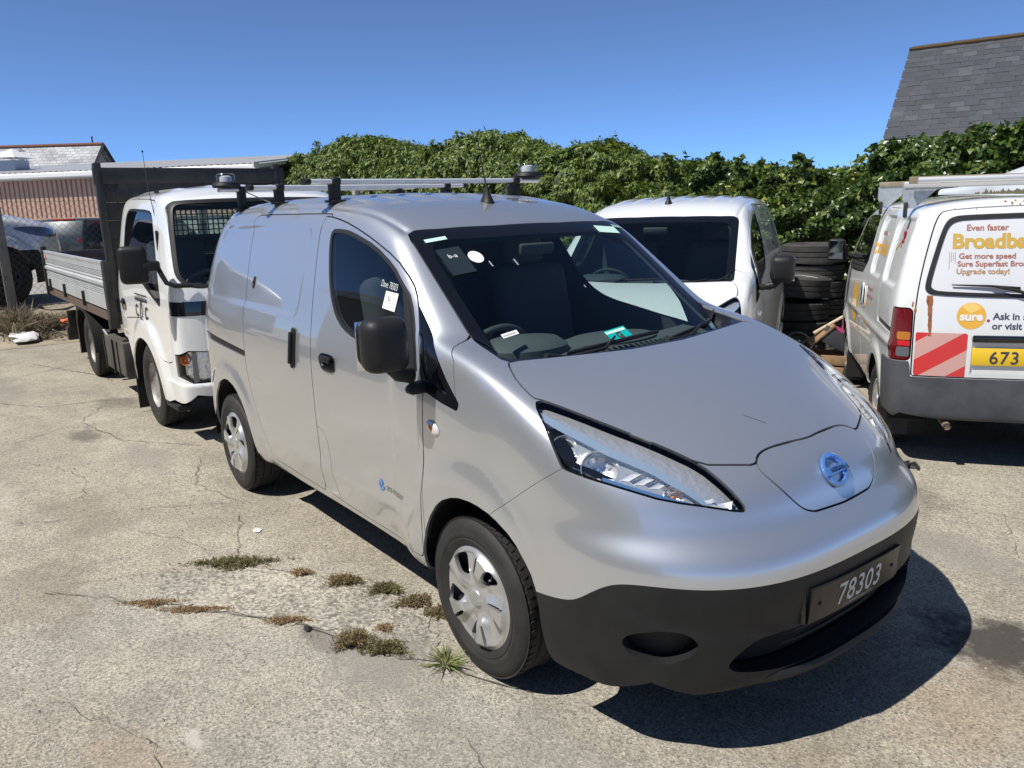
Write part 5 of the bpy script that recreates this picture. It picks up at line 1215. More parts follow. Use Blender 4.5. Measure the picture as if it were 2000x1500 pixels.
def build_sz():
    S=Shell(kF,(-.3,1.9,.35,.6,1.3),(-1.0,3.1,.95,.12,2.0),np.linspace(0,1,200),58,np.linspace(0,1,104)); T=S.T; D={}; G=[]
    def panel(n,fn,g=.004):
        nonlocal T
        p,T,st=S.panel(T,fn,g); D[n]=p; G.append(st)
    for c in (0.,1.95):
        pts=[(c-.335,0),(c-.335,.25)]+[(c+.335*math.cos(t),.30+.335*math.sin(t)) for t in np.linspace(math.pi,0,16)]+[(c+.335,.25),(c+.335,0)]
        _,T=S.split(T,uv('xz',pts,0,ycut=.4))
    # bumper
    bz=lambda P:np.maximum(np.maximum(P[:,2]-np.where(np.abs(P[:,1])>.615,.70,.607),P[:,0]+.36),-10)
    D['bumper'],T=S.split(T,lambda P:np.maximum(np.where(np.abs(P[:,1])>.612,P[:,2]-.705,P[:,2]-.607),P[:,0]+.40))
    # lamps wrap the corner
    lamp=lambda P:np.maximum(np.maximum(rrect(np.abs(P[:,1]),P[:,2],.612,.80,.71,1.045,.03),-.10+(P[:,2]-1.0)*1.2+(.70-np.abs(P[:,1]))*.6),P[:,0]+.54)
    panel('lamp',lamp,.004)
    # tailgate with its window
    panel('gate',lambda P:np.maximum(poly_sdf(np.abs(P[:,1]),P[:,2],chaikin([(-.6,.612),(.575,.612),(.598,.613),(.600,.635),(.604,.95),(.592,1.15),(.56,1.35),(.505,1.60),(.45,1.665),(-.6,1.68)],2)),P[:,0]+.2),.004)
    w,D['gate']=S.split(D['gate'],lambda P:np.maximum(poly_sdf(np.abs(P[:,1]),P[:,2],chaikin([(-.5,1.105),(.48,1.125),(.555,1.15),(.545,1.24),(.47,1.54),(.43,1.605),(.35,1.622),(-.5,1.632)],2)),P[:,0]+.2))
    D['rwin'],D['rseal']=S.split(w,lambda P:poly_sdf(np.abs(P[:,1]),P[:,2],chaikin([(-.5,1.130),(.46,1.150),(.522,1.172),(.515,1.24),(.447,1.525),(.41,1.578),(.33,1.594),(-.5,1.604)],2)))
    rec,D['gate']=S.split(D['gate'],lambda P:rrect(P[:,1],P[:,2],-.30,.283,.615,.888,.03)); D['recess']=rec
    # side window of the cab, door seams, rail
    fd=[(.83,.36),(.83,1.66),(1.55,1.655),(1.72,1.60),(2.1,1.20),(2.24,.95),(2.24,.75),(2.0,.66),(1.7,.60),(1.60,.45),(1.58,.36)]
    panel('fdoor',uv('xz',fd,1,ycut=.4))
    w,D['fdoor']=S.split(D['fdoor'],uv('xz',[(.90,1.14),(.90,1.575),(1.0,1.60),(1.50,1.59),(1.64,1.54),(1.98,1.17),(1.97,1.10),(1.6,1.10)],1,ycut=.4)); D['swin']=w
    panel('sdoor',uv('xz',[(.0,.42),(.0,.86),(.08,1.10),(.12,1.66),(.85,1.66),(.85,.36),(.45,.36),(.40,.42)],1,ycut=.4),.003)
    D['rail'],T=S.split(T,uv('xz',[(-.60,.865),(.03,.875),(.03,.915),(-.60,.905)],0,ycut=.4))
    ws,T=S.split(T,uv('yz',[(-.7,1.12),(.58,1.10),(.60,1.2),(.52,1.60),(.48,1.65),(-.7,1.68)],1,fr=(0,-1,1.5))); D['wscr']=ws
    D['body']=T; D['gap']=np.concatenate(G); S.D=D; return S
SZ=build_sz()
szp=2.204; szo=(-.065,3.582,0)
sz=empty('lettered_van',szo,szp,'older white microvan with orange broadband lettering and red chevrons, tail towards us','van')
def build_szv(root):
    S=SZ; D=S.D; P=M_['white old']
    body=mesh_in('body',S.mesh(D['body'],both=True),root,P)
    mesh_in('panel_gap',S.mesh(D['gap'],rim=0,off=-.012,both=True),body,M_['gap'])
    T=np.concatenate([D[k] for k in ('body','gap','fdoor','sdoor','gate')]); mesh_in('inner_trim',S.mesh(T,rim=0,off=-.03,both=True,flip=True),root,M_['dark trim'])
    bp=mesh_in('rear_bumper',S.mesh(D['bumper'],both=True,off=.018,rim=.05),root,M_['grey plastic'])
    gate=mesh_in('tailgate',S.mesh(D['gate'],both=True),root,P)
    rc=mesh_in('plate_recess',S.mesh(D['recess'],both=True,rim=0,disp=lambda V:-.03*sstep(.0-rrect(V[:,1],V[:,2],-.30,.283,.615,.888,.03)/.03)),gate,P)
    mesh_in('window_seal',S.mesh(D['rseal'],both=True,off=.006,rim=.012),gate,M_['rubber'])
    film=mat('white window film',(.66,.67,.70),.5,bump=.05,bscale=900); rw=mesh_in('rear_window',S.mesh(D['rwin'],both=True,rim=0),gate,film)
    for s in (1,-1):
        lm=mesh_in('tail_light',S.mesh(D['lamp'],side=s,rim=.01,off=.004),root,mat('red tail lens',(.13,.006,.008),.10,coat=1.))
        q,_=S.split(D['lamp'],lambda P:rrect(P[:,1],P[:,2],.618,.69,.843,.895,.01)); mesh_in('amber_lens',S.mesh(q,side=s,rim=0,off=.006),lm,mat('amber tail lens',(.48,.17,.02),.12,coat=1.))
        q,_=S.split(D['lamp'],lambda P:rrect(P[:,1],P[:,2],.618,.685,.805,.838,.006)); mesh_in('brake_lens',S.mesh(q,side=s,rim=0,off=.006),lm,mat('bright red lens',(.60,.015,.02),.12,coat=1.))
        q,_=S.split(D['lamp'],lambda P:rrect(P[:,1],P[:,2],.618,.69,.735,.798,.01)); mesh_in('reverse_lens',S.mesh(q,side=s,rim=0,off=.006),lm,mat('smoky clear lens',(.13,.14,.15),.12,coat=1.))
        fd=mesh_in('front_door',S.mesh(D['fdoor'],side=s),root,P); mesh_in('door_window',S.mesh(D['swin'],side=s,rim=.006),fd,mat('dark side glass',(.008,.010,.011),.05,coat=1.))
        sd=mesh_in('sliding_door',S.mesh(D['sdoor'],side=s),root,P); mesh_in('door_rail',S.mesh(D['rail'],side=s,rim=0,off=-.014),root,M_['rubber'])
        for (par,x,z) in ((fd,.90,.975),(sd,.74,.965)):
            p,n=S.on_side(x,z,s); M=frame(p+n*.001,(0,0,1),n); b=BM(); b.prism(chaikin([(-.085,-.038),(.085,-.038),(.085,.038),(-.085,.038)],2),.006,M); h=b.obj('handle_surround',P,par)
            b=BM(); b.prism(chaikin([(-.065,-.024),(.065,-.024),(.065,.024),(-.065,.024)],2),.005,M@Matrix.Translation((0,0,.004))); b.obj('door_handle',M_['gloss black'],h)
        wheel(root,(0,s*.625,.285),s,'slots',.287,.165,.175,roll=.3); wheel(root,(1.95,s*.625,.285),s,'slots',.287,.165,.175)
        b=BM(); b.box((-.31,s*.63,.25),(.012,.20,.26)); b.obj('mud_flap',M_['rubber'],root); b=BM(); b.box((1.60,s*.63,.26),(.012,.20,.28)); b.obj('mud_flap',M_['rubber'],root)
        # door mirror
        b=BM(); b.box((1.78,s*.86,1.275),(.07,.15,.20),Matrix.Rotation(-s*.2,3,'Z'),.03,3); mr=b.obj('door_mirror',M_['black plastic'],fd); b=BM(); b.box((1.742,s*.868,1.275),(.006,.118,.165),Matrix.Rotation(-s*.2,3,'Z')); b.obj('mirror_glass',mat('mirror glass',(.42,.48,.50),.05,1.),mr); b=BM(); b.tube([(1.80,s*.80,1.24),(1.80,s*.68,1.20)],.022,8); b.obj('mirror_arm',M_['black plastic'],mr)
    mesh_in('windscreen',S.mesh(D['wscr'],both=True,rim=0),root,mat('dark side glass'))
    for cx in (0,1.95):
        for s in (1,-1):
            V=[];Fq=[];an=np.linspace(R(-10),R(190),24)
            for t in an:
                for y in (.705,.42): V.append((cx+.345*math.cos(t),s*y,.30+.345*math.sin(t)))
            for i in range(23): Fq.append((2*i,2*i+1,2*i+3,2*i+2))
            n=len(V); V.append((cx,s*.42,.30)); link('wheel_arch_liner',npmesh(V,[np.array(Fq),np.array([(2*i+1,2*i+3,n) for i in range(23)])]),body,M_['gap'])
    b=BM(); b.box((1.05,0,.40),(2.7,1.0,.12)); b.obj('floor_pan',M_['gap'],root)
    b=BM(); b.tube([(-.30,.37,.31),(-.62,.37,.30),(-.70,.37,.292)],.024,14,cap=False); b.tube([(-.69,.37,.293),(-.30,.37,.31)],.019,14); b.obj('exhaust_pipe',mat('rusty exhaust',(.20,.12,.075),.6,.4,col2=(.42,.34,.27),scale=20),root)
    # ---- print on the tail
    def xr(y,z): return float(S.rear_pts(np.array([y+1e-6]),np.array([z]),.0012)[0][0])
    rear=lambda y0,z0,o=0.,sx=1.:(lambda u,v:S.rear_pts(y0-u*sx,z0+v,.0015+o))
    br=mat('brown print',(.36,.145,.10),.5); go=mat('gold print',(.56,.36,.065),.5); gr=mat('charcoal print',(.055,.065,.085),.5); orr=mat('orange print',(.78,.42,.045),.45,coat=.3); bz=mat('bronze print',(.42,.25,.10),.5)
    def print_(txt,size,y,z,mt,sx=1.,bold=.0015,par=rw,shear=0.): return text_on('window_lettering' if par==rw else 'tail_lettering',txt,size,None,par,mt,bold=bold,align='LEFT',wrap=rear(y,z),sx=sx,shear=shear,sub=1)
    print_('Even faster',.052,.335,1.525,br,1.0,.0012)
    print_('Broadband',.122,.412,1.420,go,1.0,.005)
    print_('Get more speed',.046,.372,1.355,br,1.03,.0012); print_('Sure Superfast Broadband',.046,.378,1.308,br,1.03,.0012); print_('Upgrade today!',.046,.383,1.262,bz,1.03,.0012)
    b=BM()
    for k,(h0,h1) in enumerate(((1.395,1.29),(1.395,1.335),(1.395,1.345),(1.395,1.325))):
        y=.425-.011*k; a,c=(xr(y,h0)-.001,y,h0),(xr(y,h1)-.001,y,h1); b.quad(a,(a[0],a[1]-.0025,a[2]),(c[0],c[1]-.0025,c[2]),c)
    b.obj('streak_print',bz,rw)
    par=gate
    def disc_print(name,y,z,r,mt,o=0.,a0=0,a1=2*math.pi,sq=1.):
        pts=[(y+r*math.cos(t),z+r*sq*math.sin(t)) for t in np.linspace(a0,a1,41)]
        V=[(xr(py,pz)-o,py,pz) for py,pz in pts]; c=(xr(y,z)-o,y,z); n=len(V); return link(name,npmesh(V+[c],np.array([(i,i+1,n) for i in range(n-1)]),False),par,mt)
    dg=disc_print('round_logo',.285,1.005,.082,orr)
    hl=disc_print('logo_highlight',.290,1.018,.066,mat('pale orange print',(.86,.58,.16),.45,coat=.3),.0006,R(40),R(150))
    text_on('logo_lettering','sure',.072,None,dg,M_['white print'],bold=.003,align='CENTER',wrap=rear(.285,.978,.0012),sub=1)
    disc_print('red_dot',.190,.977,.009,mat('crimson print',(.45,.02,.06),.5))
    print_('Ask in store',.058,.165,.985,gr,1.,.0015,gate); print_('or visit',.058,.168,.925,gr,1.,.0015,gate)
    # chevron board: four slanting bands on a flat sheet
    rd=mat('red reflective sheet',(.62,.035,.035),.35,coat=.5); pk=mat('faded pink reflective sheet',(.62,.36,.32),.4,coat=.3)
    y1,y0,z0,z1=.588,.296,.618,.895
    def band(d0,d1,mt,o):
        f=lambda P:(P[:,2]-z0)-(y1-P[:,1])*.66
        sheet=lambda P:np.maximum(np.abs(P[:,1]-(y0+y1)/2)-(y1-y0)/2,np.abs(P[:,2]-(z0+z1)/2)-(z1-z0)/2)
        q,_=S.split(D['gate'],sheet); q,_=S.split(q,f,d1); _,q=S.split(q,f,d0)
        if len(q): mesh_in('chevron_band',S.mesh(q,rim=0,off=.0018,side=1),gate,mt)
    for d0,d1,mt in ((-.30,-.120,rd),(-.120,-.020,pk),(-.020,.100,rd),(.100,.215,pk),(.215,.40,rd)): band(d0,d1,mt,0)
    b=BM()
    # plate and lamp bar in the recess
    b.box((-.668,.0,.747),(.008,.52,.111),None,.002); pl=b.obj('number_plate',mat('yellow number plate',(.80,.52,.02),.30,coat=.4),gate)
    text_on('plate_characters','673',.112,Matrix.Translation((-.6735,.165,.705))@Matrix(((0,0,-1,0),(-1,0,0,0),(0,1,0,0),(0,0,0,1))),pl,M_['ink'],bold=.0012,align='LEFT',space=1.10,sx=.95)
    b=BM(); b.box((-.675,-.005,.862),(.03,.545,.045),None,.008); b.obj('plate_lamp_bar',M_['gloss black'],gate)
    # wiper
    b=BM(); pv=lambda y,z,o:(xr(y,z)-o,y,z); b.tube([pv(-.12,1.10,.02),pv(.05,1.165,.03),pv(.19,1.192,.022)],[.012,.009,.006],8); w=b.obj('rear_wiper',M_['black plastic'],gate)
    b=BM(); b.tube([pv(.405,1.196,.012),pv(.2,1.190,.014),pv(.03,1.178,.012)],[.004,.008,.008],6); b.obj('wiper_blade',M_['rubber'],w)
    # rust: streak under the window corner and patches at the roof lip
    ru1=mat('rust',(.22,.075,.028),.9,col2=(.36,.15,.06),scale=30); r_=np.random.default_rng(4)
    L_=[];Rr=[]
    for k in range(16):
        z=1.128-.017*k; c=.517-.002*k*.3+.0; wd=.024*(1-k/22)+r_.normal(0,.0025); L_.append((xr(c+wd,z)-.0012,c+wd,z)); Rr.append((xr(c-wd*.5,z)-.0012,c-wd*.5,z))
    link('rust_streak',npmesh(L_+Rr,np.array([(i,i+1,17+i-0,16+i) for i in range(15)]),False),gate,ru1)
    b=BM()
    for k in range(14):
        y=.13-.02*k+r_.normal(0,.006); z=1.690+r_.normal(0,.006); p,n=S.ray((-1.4,y,z),(1,0,0)); 
        if p is None: continue
        M=frame(p+n*.0008,(0,1,0),n); rr=abs(r_.normal(.007,.004))+.002; b.b.faces.new([b.b.verts.new(M@Vector((rr*math.cos(t)*r_.uniform(.6,1.2),rr*1.6*math.sin(t)*r_.uniform(.5,1.3),0))) for t in np.linspace(0,6.28,9)[:-1]])
    for (y,z,rr) in ((.40,1.66,.004),(.615,1.07,.010),(.60,1.035,.012),(.28,1.655,.004)):
        p,n=S.ray((-1.4,y,z),(1,0,0)); M=frame(p+n*.0008,(0,1,0),n); b.b.faces.new([b.b.verts.new(M@Vector((rr*math.cos(t)*r_.uniform(.4,1.1),rr*1.6*math.sin(t)*r_.uniform(.5,1.3),0))) for t in np.linspace(0,6.28,9)[:-1]])
    tag(b.obj('rust_spot',ru1,body,smooth=0,recalc=False),kind='stuff')
    # ---- print on the flank
    sp=side_pt(S,1); side=lambda x0,z0:(lambda u,v:S.side_pts(x0-u,z0+v,1,.0015))
    for par,txt,sz_,x,z,mt,bo,sx in ((body,'Even faster',.060,.66,1.455,br,.001,.72),(body,'broadband',.150,.74,1.315,orr,.004,.92),(sd,'Get more speed with',.050,.64,1.035,br,.001,.62),(sd,'Sure Superfast Broadband',.050,.66,.975,br,.001,.62),(sd,'Upgrade today!',.050,.66,.915,orr,.001,.62),(sd,'www.sure.com',.050,.66,.765,orr,.001,.72)):
        text_on('side_lettering',txt,sz_,None,par,mt,bold=bo,align='LEFT',wrap=side(x,z),sx=sx,sub=1)
    V=[];
    for t in np.linspace(0,2*math.pi,33)[:-1]: V.append(tuple(sp(1.30+.17*math.cos(t),.86+.17*math.sin(t))))
    V.append(tuple(sp(1.30,.86))); n=len(V)-1; sl_=link('side_logo',npmesh(V,np.array([(i,(i+1)%n,n) for i in range(n)]),False),root,orr); text_on('logo_lettering','sure.',.12,None,sl_,M_['white print'],bold=.003,wrap=lambda u,v:S.side_pts(1.30-u,.82+v,1,.004),sx=.9)
    # crimson splash of petals above the lettering
    b=BM(); r_=np.random.default_rng(8)
    for k in range(26):
        a=r_.uniform(0,6.28); rad=r_.uniform(.01,.055); x,z=-.22+rad*math.cos(a)*.8,1.475+rad*math.sin(a)*1.3; c=sp(x,z); w=r_.uniform(.010,.020)
        b.b.faces.new([b.b.verts.new(Vector(c)+Vector((w*math.cos(t+a)*(1.6 if i%2 else .8),.0006*k/10,w*math.sin(t+a)*(1.6 if i%2 else .8)))) for i,t in enumerate(np.linspace(0,6.28,7)[:-1])])
    tag(b.obj('petal_print',mat('crimson print'),body,smooth=0,recalc=False),kind='stuff')
    b=BM(); b.tube([sp(-.06,1.38),sp(-.14,1.42),sp(-.20,1.45)],.004,4); b.obj('stem_print',orr,body)
    # ---- roof rack: two timber bars on galvanised brackets, a steel tube across
    gal=mat('galvanised bracket',(.42,.45,.46),.5,.6,col2=(.55,.58,.60),scale=30); tim=mat('weathered timber',(.23,.18,.12),.85,col2=(.34,.29,.22),scale=6)
    for i,(x,z,mt) in enumerate(((-.25,1.770,M_['alu']),(.85,1.790,tim))):
        b=BM(); b.box((x,-.02,z+.045),(.045,1.36,.04),None,.006); bar=b.obj('roof_bar',mt,root)
        for s in (1,-1):
            z0=1.665; b=BM(); b.prism([(0,0),(.05,.0),(.17,.115),(.22,z+.025-z0),(-.03,z+.025-z0),(-.03,.06)],.03,frame((x+.015*s,s*.635,z0),(0,-s,0),(-s,0,0))); b.obj('bar_bracket',gal,bar)
            b=BM(); b.box((x,s*.640,z0-.01),(.05,.02,.10),None,.004); b.obj('bracket_clamp',M_['black metal'],bar)
    b=BM(); b.box((-.33,-.02,1.845),(.05,1.32,.045),None,.004); b.obj('rack_beam',mat('weathered timber'),root)
    b=BM(); b.tube([(-.39,.60,1.842),(-.39,-.80,1.842)],.020,12); b.obj('rack_tube',M_['alu'],root)
build_szv(sz)
# ---------------------------------------------------------------- tipper truck nose to tail behind the silver van (frame = world)
tS=spl([.2,.4,.7,1.0,1.2,1.5,1.8,1.95,2.1],[.03,.01,0,.0,.008,.045,.095,.13,.18])
tN=spl([.2,.4,.7,1.0,1.22,1.4,1.6,1.85,2.0,2.2],[-3.80,-3.775,-3.765,-3.775,-3.80,-3.865,-3.95,-4.06,-4.15,-4.28])
def tF(P):
    x=P[...,0]; y=np.abs(P[...,1]); z=P[...,2]
    ys=.855-tS(z)-.012*sstep((-4.9-x)/.7)*sstep((z-1.0)/.4)
    r=np.hypot(x+4.78,z-.34); ys=ys+.035*sstep((.66-r)/.16)*sstep((.75-z+.35)/.3)
    A=y-ys
    rib=sum(np.exp(-((y-c)/.05)**2) for c in (.0,.26,.52))*.014*sstep((-4.42-x)/.2)
    Rf=z-(1.985+rib-.05*(y/.7)**3-.06*sstep((x+4.7)/.65)**2)
    N=(x-tN(z)+.085*(y/.8)**3.6)/1.08
    N=N-.012*sstep((np.minimum(z-.27,.50-z)+.01)/.03)
    B=-5.84+.05*sstep((z-1.2)/.7)-x
    F=smax(smax(smax(A,Rf,.07),N,.055),B,.07)
    return smax(F,.275+.38*sstep((-5.33-x)/.3)-z,.02)
def build_cab():
    S=Shell(tF,(-5.45,-4.3,.45,.7,1.55),(-6.2,-3.3,1.1,.1,2.3),np.linspace(0,1,150),64,np.linspace(0,1,130)); T=S.T; D={}; G=[]
    def panel(n,fn,g=.004):
        nonlocal T
        p,T,st=S.panel(T,fn,g); D[n]=p; G.append(st)
    c=-4.83; pts=[(c-.53,.0),(c-.51,.40)]+[(c+.47*math.cos(t),.34+.42*math.sin(t)) for t in np.linspace(math.pi*.86,.0,18)]+[(c+.47,.2),(c+.46,0)]
    _,T=S.split(T,uv('xz',pts,0,ycut=.45))
    scr=[(-.7,1.215),(.62,1.218),(.74,1.238),(.790,1.31),(.785,1.42),(.745,1.76),(.72,1.835),(.65,1.870),(-.7,1.880)]
    panel('screen',uv('yz',scr,2,fr=(0,-1,-4.35)),.003)
    D['glass'],D['seal']=S.split(D['screen'],lambda P:np.maximum(poly_sdf(np.abs(P[:,1]),P[:,2],chaikin(scr,2))+.028,-10))
    D['band'],T=S.split(T,lambda P:np.maximum(np.maximum(rrect(np.abs(P[:,1]),P[:,2],-.9,.93,1.020,1.125,.03),-3.985-P[:,0]),-10))
    lampz=lambda P:np.maximum(poly_sdf(np.abs(P[:,1]),P[:,2],chaikin([(.87,.512),(.42,.508),(.40,.56),(.42,.70),(.47,.725),(.87,.765)],1)),-3.985-P[:,0])
    panel('lamp',lampz,.005)
    D['lower'],T=S.split(T,lambda P:np.maximum(P[:,2]-.497,-4.22-P[:,0]))
    D['slot'],D['lower']=S.split(D['lower'],lambda P:np.maximum(rrect(np.abs(P[:,1]),P[:,2],.50,.62,.335,.42,.03),-3.95-P[:,0]))
    door=[(-5.665,1.00),(-5.688,1.45),(-5.641,1.78),(-5.559,1.88),(-5.431,1.905),(-4.588,1.885),(-4.425,1.83),(-4.284,1.60),(-4.155,1.27),(-4.038,1.10),(-4.015,.80),(-4.050,.66),(-4.237,.62),(-4.389,.70),(-4.588,.86),(-4.846,.93),(-5.173,.90),(-5.595,.86)]
    panel('door',uv('xz',door,1,ycut=.5))
    win=[(-5.524,1.42),(-5.513,1.72),(-5.466,1.80),(-5.349,1.825),(-4.659,1.805),(-4.530,1.77),(-4.389,1.55),(-4.226,1.17),(-4.237,1.06),(-4.331,1.075),(-4.881,1.24),(-5.290,1.34)]
    w,D['door']=S.split(D['door'],uv('xz',win,1,ycut=.45)); D['dglass'],D['dseal']=S.split(w,lambda P:poly_sdf(P[:,0],P[:,2],chaikin(win,1))+.020)
    rw,T=S.split(T,uv('yz',[(-.7,1.38),(.62,1.38),(.60,1.80),(-.7,1.80)],1,fr=(0,1,-5.70))); D['rearwin']=rw
    D['body']=T; D['gap']=np.concatenate(G); S.D=D; return S
TK=build_cab()
truck=empty('tipper_truck',(0,0,0),0,'white tipper truck with aluminium dropsides and dark headboard, nose close behind the silver van','truck')
def truck_wheel(loc,s,steer=0.):
    w=wheel(truck,loc,s,'truck',.352,.19,.205,steer); return w
def build_truck(root):
    S=TK; D=S.D; P=M_['white']; bm_=M_['black metal']
    cab=mesh_in('cab',S.mesh(D['body'],both=True),root,P)
    mesh_in('panel_gap',S.mesh(D['gap'],rim=0,off=-.012,both=True),cab,M_['gap'])
    T=np.concatenate([D[k] for k in ('body','gap','door','lower','band','seal','dseal')]); mesh_in('inner_trim',S.mesh(T,rim=0,off=-.03,both=True,flip=True),cab,M_['dark trim'])
    scr=mesh_in('windscreen',S.mesh(D['glass'],both=True,rim=0,off=-.004),root,M_['glass']); mesh_in('screen_seal',S.mesh(D['seal'],both=True,rim=.012,off=.004),scr,M_['rubber'])
    mesh_in('front_band',S.mesh(D['band'],both=True,rim=.008,off=.004),root,M_['gloss black'])
    bp=mesh_in('front_bumper',S.mesh(D['lower'],both=True,rim=.03,off=.014),root,P)
    for s in (1,-1):
        mesh_in('bumper_slot',S.mesh(D['slot'],side=s,rim=0,off=-.04),bp,M_['gap'])
        hl=mesh_in('headlight',S.mesh(D['lamp'],side=s,rim=0),root,M_['lens']); mesh_in('lamp_housing',S.mesh(D['lamp'],side=s,rim=0,off=-.06),hl,mat('headlamp liner'))
        e,_=S.split(D['lamp'],lambda Q:.735-np.abs(Q[:,1])); e,_=S.split(e,lambda Q:np.abs(Q[:,1])-.765); mesh_in('lamp_divider',S.mesh(e,side=s,rim=.05,off=-.004),hl,mat('lamp divider',(.16,.165,.17),.4))
        for (y,z,r,m_) in ((.60,.615,.072,'reflector'),(.80,.685,.038,'amber')):
            p,n=S.hits(np.array([[-3.2,y,z]]),(-1,0,0),1.4); p=Vector(p[0]); p.y*=s; b=BM(); M=frame(p-Vector((.035,0,0)),(0,s,0),(.9,s*.35,.1)); b.lathe([(r,0),(r*.8,-.03),(r*.4,-.05),(0,-.055)],24,M); b.lathe([(r*.3,-.04),(r*.28,-.01),(0,0)],12,M); b.obj('bulb' if m_=='amber' else 'reflector',M_[m_],hl)
        dr=mesh_in('cab_door',S.mesh(D['door'],side=s),root,P); mesh_in('door_window',S.mesh(D['dglass'],side=s,rim=0,off=-.006),dr,M_['side glass']); mesh_in('window_seal',S.mesh(D['dseal'],side=s,rim=.01,off=-.002),dr,M_['rubber'])
        p,n=S.on_side(-5.53,.985,s); M=frame(p+n*.001,(1,0,0),n); b=BM(); b.prism(chaikin([(-.08,-.05),(.075,-.05),(.085,.0),(.05,.055),(-.08,.055)],2),.004,M); h=b.obj('door_handle',M_['gloss black'],dr); b=BM(); b.box(tuple(M@Vector((-.005,.02,.012))),(.11,.03,.014),M.to_3x3(),.005); b.obj('handle_grip',M_['black plastic'],h)
        # mirror on a swan-neck arm
        b=BM(); b.box((-3.98,s*1.055,1.412),(.085,.20,.275),Matrix.Rotation(s*.30,3,'Z'),.045,4); mr=b.obj('door_mirror',M_['black plastic'],root,smooth=60)
        b=BM(); b.box((-4.024,s*1.045,1.412),(.006,.155,.23),Matrix.Rotation(s*.30,3,'Z')); b.obj('mirror_glass',M_['chrome'],mr)
        b=BM(); b.box((-3.945,s*.955,1.40),(.075,.14,.075),Matrix.Rotation(s*.3,3,'Z'),.02); b.tube([(-3.93,s*.91,1.40),(-3.90,s*.89,1.33),(-3.875,s*.87,1.275),(-3.85,s*.82,1.252),(-3.83,s*.70,1.248)],.018,10); b.obj('mirror_arm',M_['black plastic'],mr)
        b=BM(); b.box((-4.23,s*.80,.285),(.34,.11,.05),None,.012)
        b.obj('step',M_['black plastic'],root)
        for cx,yy in ((-4.82,.75),(-7.62,.745)): truck_wheel((cx,s*yy,.352),s)
        b=BM(); b.box((-5.42,s*.75,.25),(.014,.21,.42)); b.obj('mud_flap',M_['rubber'],root)
        V=[];Fq=[];an=np.linspace(R(-6),R(186),24)
        for t in an:
            for y in (.865,.45): V.append((-4.79+.50*math.cos(t),s*y,.34+.44*math.sin(t)))
        for i in range(23): Fq.append((2*i,2*i+1,2*i+3,2*i+2))
        n=len(V); V.append((-4.79,s*.45,.34)); link('wheel_arch_liner',npmesh(V,[np.array(Fq),np.array([(2*i+1,2*i+3,n) for i in range(23)])]),cab,M_['gap'])
        # rear mudguard: angular plastic wing over the rear wheel
        gp=[(-8.14,.20),(-8.13,.62),(-8.02,.77),(-7.84,.815),(-7.58,.805),(-7.38,.70),(-7.18,.50),(-7.14,.33)]
        b=BM()
        for (a,c_) in zip(gp,gp[1:]):
            q=[(a[0],s*.875,a[1]),(c_[0],s*.875,c_[1]),(c_[0],s*.62,c_[1]),(a[0],s*.62,a[1])]; b.quad(*q)
            m0=Vector((-7.62,0,.35)); f=lambda p,k:(p[0]+(m0.x-p[0])*k,s*.875,p[1]+(m0.z-p[1])*k); b.quad((a[0],s*.875,a[1]),(c_[0],s*.875,c_[1]),f(c_,.14),f(a,.14))
        bmesh.ops.remove_doubles(b.b,verts=b.b.verts[:],dist=1e-4); b.obj('mudguard',M_['black plastic'],root,smooth=50)
    mesh_in('rear_window',S.mesh(D['rearwin'],both=True,rim=0),cab,M_['glass'])
    # bulkhead guard seen through the rear window
    gx=-5.965; b=BM()
    for k in range(17): b.box((gx,-.40+k*.05,1.72),(.010,.010,.34))
    for k in range(8): b.box((gx,0,1.56+k*.05),(.012,.82,.010))
    tag(b.obj('window_guard',mat('guard steel',(.035,.035,.035),.6),root),kind='stuff')
    # cabin
    b=BM(); b.prism([(-3.98,1.22),(-4.28,1.20),(-4.36,1.08),(-4.30,.80),(-4.0,.80)],1.46,frame((0,.73,0),(1,0,0),(0,-1,0))); b.obj('dashboard',M_['dash'],root)
    M=Matrix.Translation((-4.46,-.38,1.20))@Matrix.Rotation(R(-38),4,'Y'); b=BM(); b.lathe([(.20+.016*math.cos(t),.016*math.sin(t)) for t in np.linspace(0,2*math.pi,11)[:-1]],40,M,closed=True); w=b.obj('steering_wheel',mat('grey wheel rim',(.16,.165,.15),.6),root); b=BM(); b.lathe([(.06,-.02),(.055,.012),(0,.02)],18,M)
    for a in (R(30),R(150),R(270)): b.box(tuple(M@Vector((.12*math.cos(a),.12*math.sin(a),0))),(.15,.026,.012),M.to_3x3()@Matrix.Rotation(a,3,'Z'))
    b.obj('wheel_hub',M_['dark trim'],w)
    for y in (-.38,.38): 
        b=BM(); b.box((-5.1,y,.95),(.5,.5,.16),None,.05,3); b.box((-5.36,y,1.25),(.15,.48,.58),Matrix.Rotation(-.15,3,'Y'),.05,3); b.obj('seat',M_['cloth'],root)
    b=BM(); b.box((-5.4,.06,1.50),(.03,.07,.11),None,.012); b.obj('cab_hanger',mat('yellow plastic',(.55,.38,.02),.5),root)
    # lettering on the door: C T C with a pillared T under a headline strip
    prt=mat('black vinyl print',(.02,.02,.022),.45); side=lambda x0,z0:(lambda u,v:S.side_pts(x0+u,z0+v,-1,.005))
    dr=[c for c in root.children if c.name.startswith('cab_door') and c.data.vertices[0].co.y<0][0]
    for t,x,sz_ in (('C',-5.02,.14),('C',-4.69,.14)): text_on('door_lettering',t,sz_,None,dr,prt,bold=.004,wrap=side(x,.930),sx=1.0,sub=2)
    text_on('door_lettering','COMMERCIAL TRADE CENTRE LTD',.017,None,dr,prt,wrap=side(-4.85,1.098))
